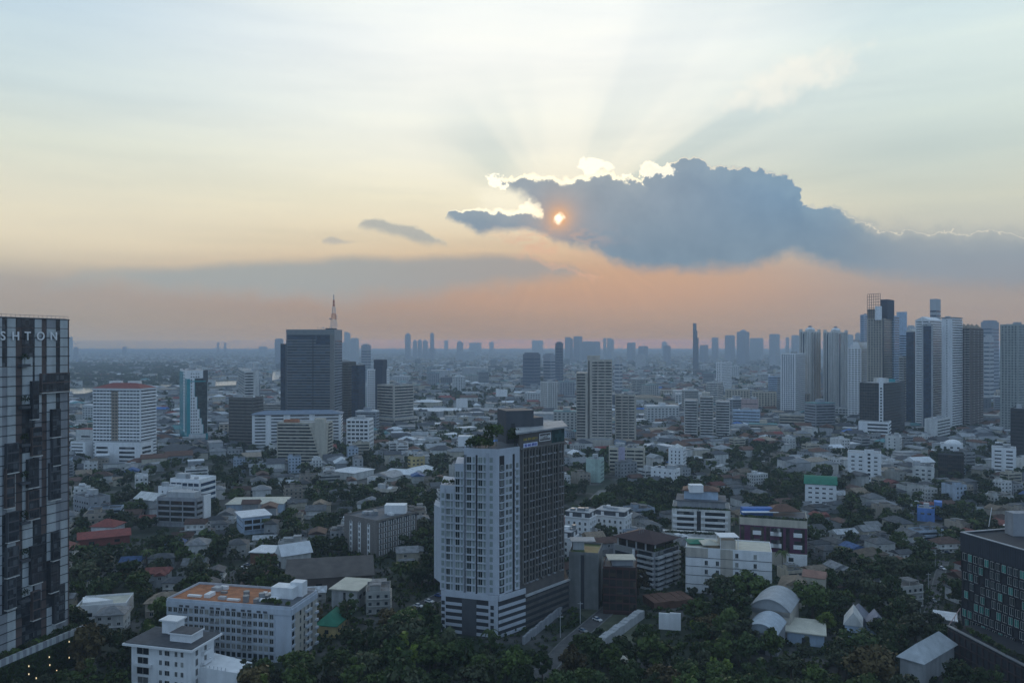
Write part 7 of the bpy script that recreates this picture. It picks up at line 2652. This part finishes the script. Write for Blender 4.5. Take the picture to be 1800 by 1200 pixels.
# trees between the houses too
extra = np.concatenate([jitter_grid(236, 650, 8.6, .6), jitter_grid(650, 1050, 13.0, .1)])
okE = free(extra, np.full(len(extra), 4.2))
hs = np.array(houses)
for p, o in zip(extra, okE):
    if not o or not clear_of(p):
        continue
    nearest = np.min(np.hypot(hs[:, 0] - p[0], hs[:, 1] - p[1]))
    ts = tree_share(*pxpy(*p))
    if nearest > 7.4 and hr.random() < (.17 + .55 * ts) * (1 if nearest > 10 else .7):
        trees.append(tuple(p))
houses.sort(key=lambda p: p[1])
trees.sort(key=lambda p: p[1])
house_objs, shop_n, house_n = [], 0, 0
REST_H = []
for k, (x, y) in enumerate(houses):
    px, py = pxpy(x, y)
    rz = (.22 if y < 560 else .35) + .08 * sin(x / 70.0) + (pi / 2 if hr.random() < .3 else 0) + hr.uniform(-.06, .06)
    sc = hr.uniform(.74, .95)
    shop = hr.random() < (.10 if py > 900 else .20)
    if shop and shop_n < 170:
        wm_, rm_, gm, look, sz, h, w, l, _ = hr.choice(SP if y > 540 else [q for q in SP if q[5] < 11])
        o = link('walk_up_block', None, None, (x, y, 0), rz)
        o.scale = (sc, sc, sc)
        tag(o, None, 'block', 'flat-roofed blocks among the houses')
        link('wall', wm_, o)
        link('roof', rm_, o)
        link('window_band', gm, o)
        shop_n += 1
    elif not shop and house_n < 300:
        wm_, rm_, wins, look, sz, h, w, l, _ = hr.choice(HP)
        o = link('house', None, None, (x, y, 0), rz)
        o.scale = (sc, sc, sc * hr.uniform(.9, 1.05))
        tag(o, None, 'house', 'houses of the low neighbourhood')
        link('wall', wm_, o)
        link('roof', rm_, o)
        if y < 520:
            for (wx, wy, wr, wz) in wins[:14]:
                link('window', WPANE, o, (wx, wy, wz), wr)
        house_n += 1
    else:
        REST_H.append((x, y, rz, shop))
        continue
    REG.append((o, look, x, y))

# ------------------------------------------------------------------ trees
def crown_arrays(rg, rx, rz, nclump, per, s):
    """Leaf quads gathered in clumps through the crown's volume; returns (n,4,3)."""
    out = []
    for _ in range(nclump):
        v = rg.normal(size=3)
        v /= np.linalg.norm(v)
        rad = rg.uniform(.25, 1.0) ** .5
        c = v * np.array((rx, rx, rz)) * rad * .86
        if c[2] < -rz * .55:
            c[2] *= .4
        cr = rg.uniform(.9, 1.9) * rx / 5.5
        n = per
        d = rg.normal(size=(n, 3))
        d /= np.linalg.norm(d, axis=1)[:, None]
        p = c + d * cr * rg.uniform(.35, 1, (n, 1)) * np.array((1.15, 1.15, .75))
        nn = d * .8 + rg.normal(size=(n, 3)) * .6 + np.array((0, 0, .5))
        nn /= np.linalg.norm(nn, axis=1)[:, None]
        u = np.cross(nn, rg.normal(size=(n, 3)))
        u /= np.linalg.norm(u, axis=1)[:, None]
        w = np.cross(nn, u)
        q = (s * rg.uniform(.6, 1.35, (n, 1)))
        out.append(np.stack([p - u * q, p + w * q * .7, p + u * q, p - w * q * .7], 1))
    return np.concatenate(out)


def np_mesh(name, Q, m, midx=None):
    me = bpy.data.meshes.new(name)
    n = len(Q)
    me.vertices.add(n * 4)
    me.vertices.foreach_set('co', Q.reshape(-1).astype(np.float32))
    me.loops.add(n * 4)
    me.loops.foreach_set('vertex_index', np.arange(n * 4, dtype=np.int32))
    me.polygons.add(n)
    me.polygons.foreach_set('loop_start', np.arange(0, n * 4, 4, dtype=np.int32))
    for k in (m if isinstance(m, list) else [m]):
        me.materials.append(k)
    if midx is not None:
        me.polygons.foreach_set('material_index', midx.astype(np.int32))
    me.update(calc_edges=True)
    me.validate()
    return me


def trunk_mesh(h, r, rg, spread):
    t = MB()
    t.cyl(0, 0, 0, h * .62, r, r * .6, 7)
    for k in range(6):
        a = k * 1.05 + rg.uniform(-.3, .3)
        t.tube((0, 0, h * rg.uniform(.35, .6)), (cos(a) * spread * .55, sin(a) * spread * .55, h * rg.uniform(.75, .98)), r * .32, 5)
    return t.mesh('trunk', BARK)


SHAPES = [('broad', 5.6, 4.2, 7.2), ('round', 4.9, 4.7, 7.0), ('tall', 3.9, 5.6, 8.0), ('spreading', 6.6, 3.5, 7.4), ('small', 3.4, 3.2, 4.8)]
LEAFS = [('dark green', LEAF), ('mid green', LEAF2), ('grey-green', LEAF5), ('brown-green', LEAF4), ('yellow-green', LEAF3)]
TREES = {}
for si, (sn, rx, rz_, hc) in enumerate(SHAPES):
    for v in range(2):
        Q = crown_arrays(np.random.default_rng(si * 7 + v), rx, rz_, int(26 * (rx / 5) ** 1.3), 52, .62)
        Q[:, :, 2] += hc
        for li, (ln, lm) in enumerate(LEAFS):
            TREES[(si, v, li)] = np_mesh('crown', Q, lm)
        TREES[('t', si, v)] = trunk_mesh(hc + rz_ * .5, .38 * rx / 5, hr, rx)
MAXT = 300
for k, (x, y) in enumerate(trees[:MAXT]):
    px, py = pxpy(x, y)
    si = hr.choices(range(5), (3, 3, 2, 2.2, 1.6))[0]
    li = hr.choices(range(5), (4.6, 3.4, 2.4, .55, .22))[0]
    if 590 < px < 700 and 1040 < py < 1130:
        li = 3 if hr.random() < .4 else 0
    v = hr.randrange(2)
    sc = hr.uniform(.62, 1.3)
    o = link('tree', None, None, (x, y, 0), hr.uniform(0, 6.28))
    o.scale = (sc, sc, sc * hr.uniform(.9, 1.2))
    tag(o, None, 'tree', 'trees among the houses')
    link('crown', TREES[(si, v, li)], o)
    link('trunk', TREES[('t', si, v)], o)
    REG.append((o, f"{SHAPES[si][0]} {LEAFS[li][0]} tree", x, y))
# a few trees the photo singles out
for px, d, si, li, sc, lab in ((1454, 315, 1, 4, .85, 'small bright yellow-green tree beside the tan gabled villa'), (1543, 318, 4, 4, .7, 'tiny bright yellow-green tree behind the pale lilac house'),
                               (1290, 318, 0, 0, 1.5, 'largest dark tree, standing before the white block ruled with dark lines'), (1535, 262, 3, 3, 1.35, 'wide brown-green tree at the very bottom, before the pale lilac house'),
                               (612, 322, 2, 0, 1.1, 'tall ragged dark tree between the sagging green roof and the square cream roof'), (905, 268, 1, 1, 1.2, 'rounded green tree at the foot of the dark-sided tower'),
                               (1030, 285, 0, 1, 1.1, 'broad green tree at the edge of the open yard'), (1130, 300, 1, 0, .9, 'dark tree shading the broken concrete slab')):
    x, y = W(px, d)
    o = link('tree', None, None, (x, y, 0), px)
    o.scale = (sc, sc, sc)
    tag(o, lab, 'tree', 'trees among the houses')
    link('crown', TREES[(si, 0, li)], o)
    link('trunk', TREES[('t', si, 0)], o)
# palms
PALM = MB()
for k in range(16):
    a, up = k * 2.4, hr.uniform(.2, 1.1)
    p0 = np.array((0, 0, 8.0))
    for j in range(4):
        f0, f1 = j / 4, (j + 1) / 4
        def pt(f):
            return np.array((cos(a) * 3.4 * f, sin(a) * 3.4 * f, 8.0 + up * 2.4 * f - 3.2 * f * f))
        n = np.array((-sin(a), cos(a), 0)) * .42
        u, w_ = pt(f0), pt(f1)
        PALM.add([tuple(u - n * (1 - f0 * .6) - np.array((0, 0, .25))), tuple(u), tuple(w_), tuple(w_ - n * (1 - f1 * .8) - np.array((0, 0, .25)))], [(0, 1, 2, 3)])
        PALM.add([tuple(u + n * (1 - f0 * .6) - np.array((0, 0, .25))), tuple(u), tuple(w_), tuple(w_ + n * (1 - f1 * .8) - np.array((0, 0, .25)))], [(0, 1, 2, 3)])
PALM = PALM.mesh('crown', LEAF2)
PT = MB()
PT.cyl(0, 0, 0, 8.0, .24, .15, 7)
PT = PT.mesh('trunk', BARK)
pc = [W(px, dg(py)) for px, py in ((257, 1000), (310, 985), (320, 960), (345, 1010), (505, 960), (610, 1090), (1130, 905), (860, 1150), (1290, 940), (1480, 985), (1610, 1010), (1560, 950), (700, 930), (470, 940), (1375, 1000))]
for (x, y), ok in zip(pc, free(pc, np.full(len(pc), 2.0))):
    if ok:
        sc = hr.uniform(.85, 1.25)
        o = link('palm_tree', None, None, (x, y, 0), hr.uniform(0, 6))
        o.scale = (sc, sc, sc)
        tag(o, None, 'palm', 'palms among the houses')
        link('crown', PALM, o)
        link('trunk', PT, o)
        REG.append((o, 'slim palm tree', x, y))

# ------------------------------------------------------------------ low undergrowth on the open ground
ug = jitter_grid(240, 470, 3.4, .4)
uk = free(ug, np.full(len(ug), .6))
bush = [crown_arrays(np.random.default_rng(60 + k), 1.5, 1.0, 6, 7, .42) for k in range(4)]
out, mi = [], []
for p, o in zip(ug, uk):
    if o and hr.random() < .62 and np.min(np.hypot(hs[:, 0] - p[0], hs[:, 1] - p[1])) > 7:
        sc = hr.uniform(.6, 1.7)
        out.append(bush[hr.randrange(4)] * sc + np.array((p[0], p[1], .7 * sc)))
        mi.append(np.full(len(bush[0]), hr.choices((0, 1, 2), (4, 3, 2))[0]))
tag(link('undergrowth', np_mesh('undergrowth', np.concatenate(out), [LEAF, LEAF2, LEAF5], np.concatenate(mi))), 'low shrubs and weeds filling the yards between houses', 'undergrowth', kind='stuff')

# ------------------------------------------------------------------ cars on the lanes
CARC = [('white', mat('car_white', (.7, .7, .7), rough=.3)), ('silver', mat('car_silver', (.38, .39, .4), rough=.3, metal=.4)), ('black', mat('car_black', (.02, .02, .022), rough=.25)), ('red', mat('car_red', (.35, .03, .03), rough=.3)), ('blue', mat('car_blue', (.05, .10, .28), rough=.3))]
TYRE = mat('tyre', (.02, .02, .02))
RIM = mat('rim', (.4, .4, .4), metal=.5, rough=.4)


def car_meshes(cm):
    b = MB()
    for y0, y1, z0, z1, h0, h1 in ((-2.15, 2.15, .32, .78, .86, .86),):
        b.hexa((-.86, y0), (.86, y0), (.86, y1), (-.86, y1), z0, z1)
    b.add([(-.84, -2.1, .78), (.84, -2.1, .78), (.84, 2.0, .78), (-.84, 2.0, .78), (-.78, -1.0, .92), (.78, -1.0, .92), (.78, 1.9, .95), (-.78, 1.9, .95)], [(4, 5, 6, 7), (0, 1, 5, 4), (1, 2, 6, 5), (2, 3, 7, 6), (3, 0, 4, 7)])
    b.add([(-.62, -.1, 1.42), (.62, -.1, 1.42), (.62, 1.25, 1.42), (-.62, 1.25, 1.42)], [(0, 1, 2, 3)])
    g = MB()
    g.add([(-.77, -.95, .92), (.77, -.95, .92), (.77, 1.85, .94), (-.77, 1.85, .94), (-.62, -.1, 1.41), (.62, -.1, 1.41), (.62, 1.25, 1.41), (-.62, 1.25, 1.41)], [(0, 1, 5, 4), (1, 2, 6, 5), (2, 3, 7, 6), (3, 0, 4, 7)])
    return b.mesh('body', cm), g.mesh('windscreen', GLB)


wv = MB()
n_ = 12
wv.add([(s * .1, .33 * cos(2 * pi * i / n_), .33 * sin(2 * pi * i / n_)) for s in (-1, 1) for i in range(n_)], [(i, (i + 1) % n_, n_ + (i + 1) % n_, n_ + i) for i in range(n_)] + [tuple(range(n_)), tuple(range(2 * n_ - 1, n_ - 1, -1))])
WHEEL = wv.mesh('wheel', TYRE)
CM = {c: car_meshes(m) for c, m in CARC}
for px, py, col, rz in ((427, 1000, 'white', 1.2), (436, 994, 'silver', 1.2), (736, 1066, 'white', 1.0), (755, 1058, 'white', 1.0), (772, 1048, 'blue', 1.1), (784, 1043, 'silver', 1.1), (1641, 1057, 'silver', .1), (1656, 1000, 'white', .15), (1664, 972, 'black', .1),
                        (1025, 1110, 'silver', .7), (1050, 1090, 'white', .7), (1022, 890, 'white', .6), (1040, 880, 'red', .5), (260, 849, 'white', 1.3), (350, 820, 'silver', 1.3), (1340, 811, 'white', 1.1), (1390, 798, 'black', 1.1)):
    x, y = W(px, dg(py))
    o = link('parked_car', None, None, (x, y, .0), rz)
    tag(o, None, 'car', 'cars along the lanes')
    link('body', CM[col][0], o)
    link('windscreen', CM[col][1], o)
    for sx in (-.8, .8):
        for sy in (-1.3, 1.35):
            link('wheel', WHEEL, o, (sx, sy, .335))
    REG.append((o, f"small {col} car parked on a lane", x, y))
# utility poles along the lane
for px, py in ((1618, 1080), (1632, 1040), (1644, 1000), (1655, 965), (985, 1120), (1020, 1095)):
    x, y = W(px, dg(py))
    mb = MB()
    mb.cyl(x, y, 0, 9, .16, .11, 6)
    mb.box(x - 1.1, x + 1.1, y - .08, y + .08, 8.1, 8.3)
    o = mb.build('utility_pole', LGREY)
    tag(o, None, 'pole', 'utility poles along the lanes')
    REG.append((o, 'thin concrete utility pole with one crossarm', x, y))

# ------------------------------------------------------------------ blocks that stand above the low city further out
LOWW = [mat('block_wall_a', (.52, .53, .53), dirt=.1), mat('block_wall_b', (.40, .40, .38), dirt=.1), mat('block_wall_c', (.28, .30, .33), dirt=.1), mat('block_wall_d', (.46, .41, .34), dirt=.1), mat('block_wall_e', (.12, .13, .15))]
BP = []
for k in range(18):
    w, l, h = hr.uniform(14, 26), hr.uniform(24, 60), hr.choice([12, 15, 18, 24, 30, 38])
    if h > 28:
        l = hr.uniform(20, 32)
    a, r, g = MB(), MB(), MB()
    f_ = [(-l / 2, -w / 2), (l / 2, -w / 2), (l / 2, w / 2), (-l / 2, w / 2)]
    a.prism(f_, 0, h)
    r.box(-l / 2 - .3, l / 2 + .3, -w / 2 - .3, w / 2 + .3, h, h + .8)
    a.box(-4, 5, -4, 4, h + .8, h + 5)
    for i in range(int(h / 3.6)):
        for p, q in zip(f_, f_[1:] + f_[:1]):
            L = hypot(q[0] - p[0], q[1] - p[1])
            if k % 2:
                g.ebox(p, q, 1, L - 1, i * 3.6 + 1.2, i * 3.6 + 2.8, -.05, .08)
            else:
                n = int(L / 5)
                for j in range(n):
                    t = L * (j + .5) / n
                    g.ebox(p, q, t - 1.4, t + 1.4, i * 3.6 + 1.1, i * 3.6 + 2.8, -.05, .08)
    ci = k % 5
    look = f"{('low', 'mid-rise', 'tall')[0 if h < 16 else 1 if h < 28 else 2]} {('white', 'pale', 'grey', 'tan', 'dark')[ci]} {'banded' if k % 2 else 'windowed'} block"
    BP.append((a.mesh('wall', LOWW[ci]), r.mesh('roof', hr.choice([ROOFC, ROOFW, ROOFC, TEALR])), g.mesh('window_band', GLC), look, max(w, l), h))
bl = []
for _ in range(900):
    u = hr.random()
    d = 980 * (5200 / 980) ** u
    px = hr.uniform(120, 1810)
    py = HY + F * H0 / d
    if (112 < px < 312 and 1250 < d < 2300) or (366 < px < 428 and d > 1500) or (122 < px < 325 and py < 690) or (730 < px < 900 and 690 < py < 770 and hr.random() < .8):
        continue
    bl.append(W(px, d))
bl = [p for p, o in zip(bl, free(bl, np.full(len(bl), 30.0))) if o]
taken = []
for x, y in bl:
    if len(taken) >= 230 or any(hypot(x - a, y - c) < 62 for a, c in taken):
        continue
    taken.append((x, y))
    wm_, rm_, gm, look, sz, h = hr.choice(BP)
    if y > 2500 and h < 14:
        h = 14
    o = link('city_block', None, None, (x, y, 0), hr.uniform(-.5, .5))
    tag(o, None, 'building', 'blocks standing above the low city')
    link('wall', wm_, o)
    link('roof', rm_, o)
    link('window_band', gm, o)
    REG.append((o, look, x, y))
    s = sz * .5
    FOOT.append([(x - s, y - s), (x + s, y - s), (x + s, y + s), (x - s, y + s)])
label_all()

# ------------------------------------------------------------------ what nobody could count: far roofs, far trees
N = 22000
u = rng.random(N)
D = 860 * (17000 / 860) ** u
PXr = rng.uniform(-30, 1830, N)
P = np.stack([(PXr - 900) / F * D, D], 1)
share = np.array([tree_share(a, HY + F * H0 / d) for a, d in zip(PXr, D)])
ist = rng.random(N) < share * .8
okf = free(P, np.full(N, 8.0))
far_h = [(x, y, hr.uniform(-.6, .6), None) for (x, y), t, o in zip(P, ist, okf) if o and not t]
far_t = [tuple(p) for p, t, o in zip(P, ist, okf) if o and t]
MLIST = [WHITE2, LGREY, CREAM, GREYW, ROOFC, GREYR, SLATE, RUST, RED, ROOFW, TEALR, TAN, BLUER]
mb = MB()
for x, y, rz, shop in REST_H + far_h:
    far = y > 1500
    w, l = hr.uniform(8, 16), hr.uniform(10, 24)
    h = hr.choice([4, 6.5, 7, 10])
    if far:
        w, l, h = w * hr.uniform(.8, 1.7), l * hr.uniform(.8, 1.8), h * hr.uniform(.9, 1.7)
    if shop:
        h = hr.choice([10, 13, 16])
    c, s = cos(rz), sin(rz)
    tr = lambda a, b_: (x + a * c - b_ * s, y + a * s + b_ * c)
    f_ = [tr(-l / 2, -w / 2), tr(l / 2, -w / 2), tr(l / 2, w / 2), tr(-l / 2, w / 2)]
    mb.prism(f_, 0, h, hr.choice((0, 0, 1, 2, 3)))
    if shop or hr.random() < .3:
        mb.prism([tr(-l / 2 - .3, -w / 2 - .3), tr(l / 2 + .3, -w / 2 - .3), tr(l / 2 + .3, w / 2 + .3), tr(-l / 2 - .3, w / 2 + .3)], h, h + .7, hr.choice((4, 4, 5, 9)))
    else:
        mb.hip(f_, h, min(w, 16) * .25, .7, mi=hr.choices((5, 6, 7, 8, 9, 10, 4, 11, 12), (5, 7, 5, .9, 1.2, .4, 3, 1, .2))[0], gable=hr.random() < .5)
tag(mb.build('distant_houses', MLIST), 'sea of small far houses and sheds stretching to the horizon', 'houses', kind='stuff')
near_ = [crown_arrays(np.random.default_rng(70 + k), (5.6, 4.6, 6.2)[k], (4.4, 5.0, 3.8)[k], 22, 22, .85) for k in range(3)]
base = [crown_arrays(np.random.default_rng(90 + k), 5.4, 4.4, 13, 12, 1.25) for k in range(3)]
lod = [crown_arrays(np.random.default_rng(80 + k), 5.4, 4.4, 8, 5, 2.1) for k in range(3)]
out, mi = [], []
park = []
for _ in range(1500):
    d = hr.uniform(2000, 4600)
    park.append(W(hr.uniform(90, 330), d))
park = [p for p, o in zip(park, free(park, np.full(len(park), 8.0))) if o]
for x, y in trees[MAXT:] + far_t + park:
    Q = (near_ if y < 620 else base if y < 1400 else lod)[hr.randrange(3)].copy()
    s = hr.uniform(.7, 1.2) * (1 if y < 1500 else 1.25)
    a = hr.uniform(0, 6.28)
    R = np.array([[cos(a), sin(a), 0], [-sin(a), cos(a), 0], [0, 0, 1]])
    out.append((Q @ R) * s + np.array((x, y, 6.2 * s)))
    mi.append(np.full(len(Q), hr.choices((0, 1, 2), (5, 3, 2))[0]))
tag(link('distant_trees', np_mesh('distant_trees', np.concatenate(out), [LEAF, LEAF2, LEAF5], np.concatenate(mi))), 'loose mass of small far trees between the roofs', 'trees', kind='stuff')
print('houses', house_n, 'shop', shop_n, 'rest', len(REST_H), 'trees', len(trees), 'blocks', len(taken), 'far', len(far_h), len(far_t))
# ------------------------------------------------------------------ ground
def ground():
    mb = MB()
    xs = [-14900, -6000, -2000, -800, -300, 0, 300, 800, 2000, 6000, 14900]
    ys = [-350, 100, 300, 600, 1200, 2500, 6000, 15000, 21400]
    mb.v = [(x, y, 0) for y in ys for x in xs]
    n = len(xs)
    mb.f = [(j * n + i, j * n + i + 1, (j + 1) * n + i + 1, (j + 1) * n + i) for j in range(len(ys) - 1) for i in range(n - 1)]
    mb.m = [0] * len(mb.f)
    m = bpy.data.materials.new('city_ground')
    m.use_nodes = True
    nt = m.node_tree
    b = nt.nodes['Principled BSDF']
    b.inputs['Roughness'].default_value = .9
    tc = nt.nodes.new('ShaderNodeTexCoord')

    def ramp(scale, stops, detail=5):
        nz = nt.nodes.new('ShaderNodeTexNoise')
        nz.inputs['Scale'].default_value = scale
        nz.inputs['Detail'].default_value = detail
        nt.links.new(tc.outputs['Object'], nz.inputs['Vector'])
        r = nt.nodes.new('ShaderNodeValToRGB')
        e = r.color_ramp.elements
        while len(e) < len(stops):
            e.new(.5)
        for k, (p, c) in zip(e, stops):
            k.position, k.color = p, (*c, 1)
        nt.links.new(nz.outputs['Fac'], r.inputs[0])
        return r.outputs[0]
    a = ramp(.05, [(.42, (.018, .030, .014)), (.52, (.026, .036, .020)), (.57, (.06, .062, .058)), (.66, (.10, .098, .092))])
    c = ramp(.6, [(.3, (.7, .7, .7)), (.7, (1.25, 1.25, 1.25))])
    mx = nt.nodes.new('ShaderNodeMix')
    mx.data_type, mx.blend_type = 'RGBA', 'MULTIPLY'
    mx.inputs[0].default_value = 1
    nt.links.new(a, mx.inputs[6])
    nt.links.new(c, mx.inputs[7])
    nt.links.new(mx.outputs[2], b.inputs['Base Color'])
    tag(mb.build('ground', m), kind='structure')


ground()
# ------------------------------------------------------------------ haze box round the whole city
def make_haze():
    mb = MB()
    x, y0, y1, z0, z1 = 15000.0, -400.0, 21500.0, -1.0, 200.0
    mb.prism([(-x, y0), (x, y0), (x, y1), (-x, y1)], z0, z1)
    m = bpy.data.materials.new("haze")
    m.use_nodes = True
    nt = m.node_tree
    nt.nodes.clear()
    v = nt.nodes.new('ShaderNodeVolumePrincipled')
    v.inputs['Color'].default_value = HAZE_COLOR
    v.inputs['Density'].default_value = HAZE_DENSITY
    v.inputs['Anisotropy'].default_value = 0.2
    o = nt.nodes.new('ShaderNodeOutputMaterial')
    nt.links.new(v.outputs[0], o.inputs['Volume'])
    ob = mb.build('haze', m)
    ob['kind'] = 'stuff'


make_haze()
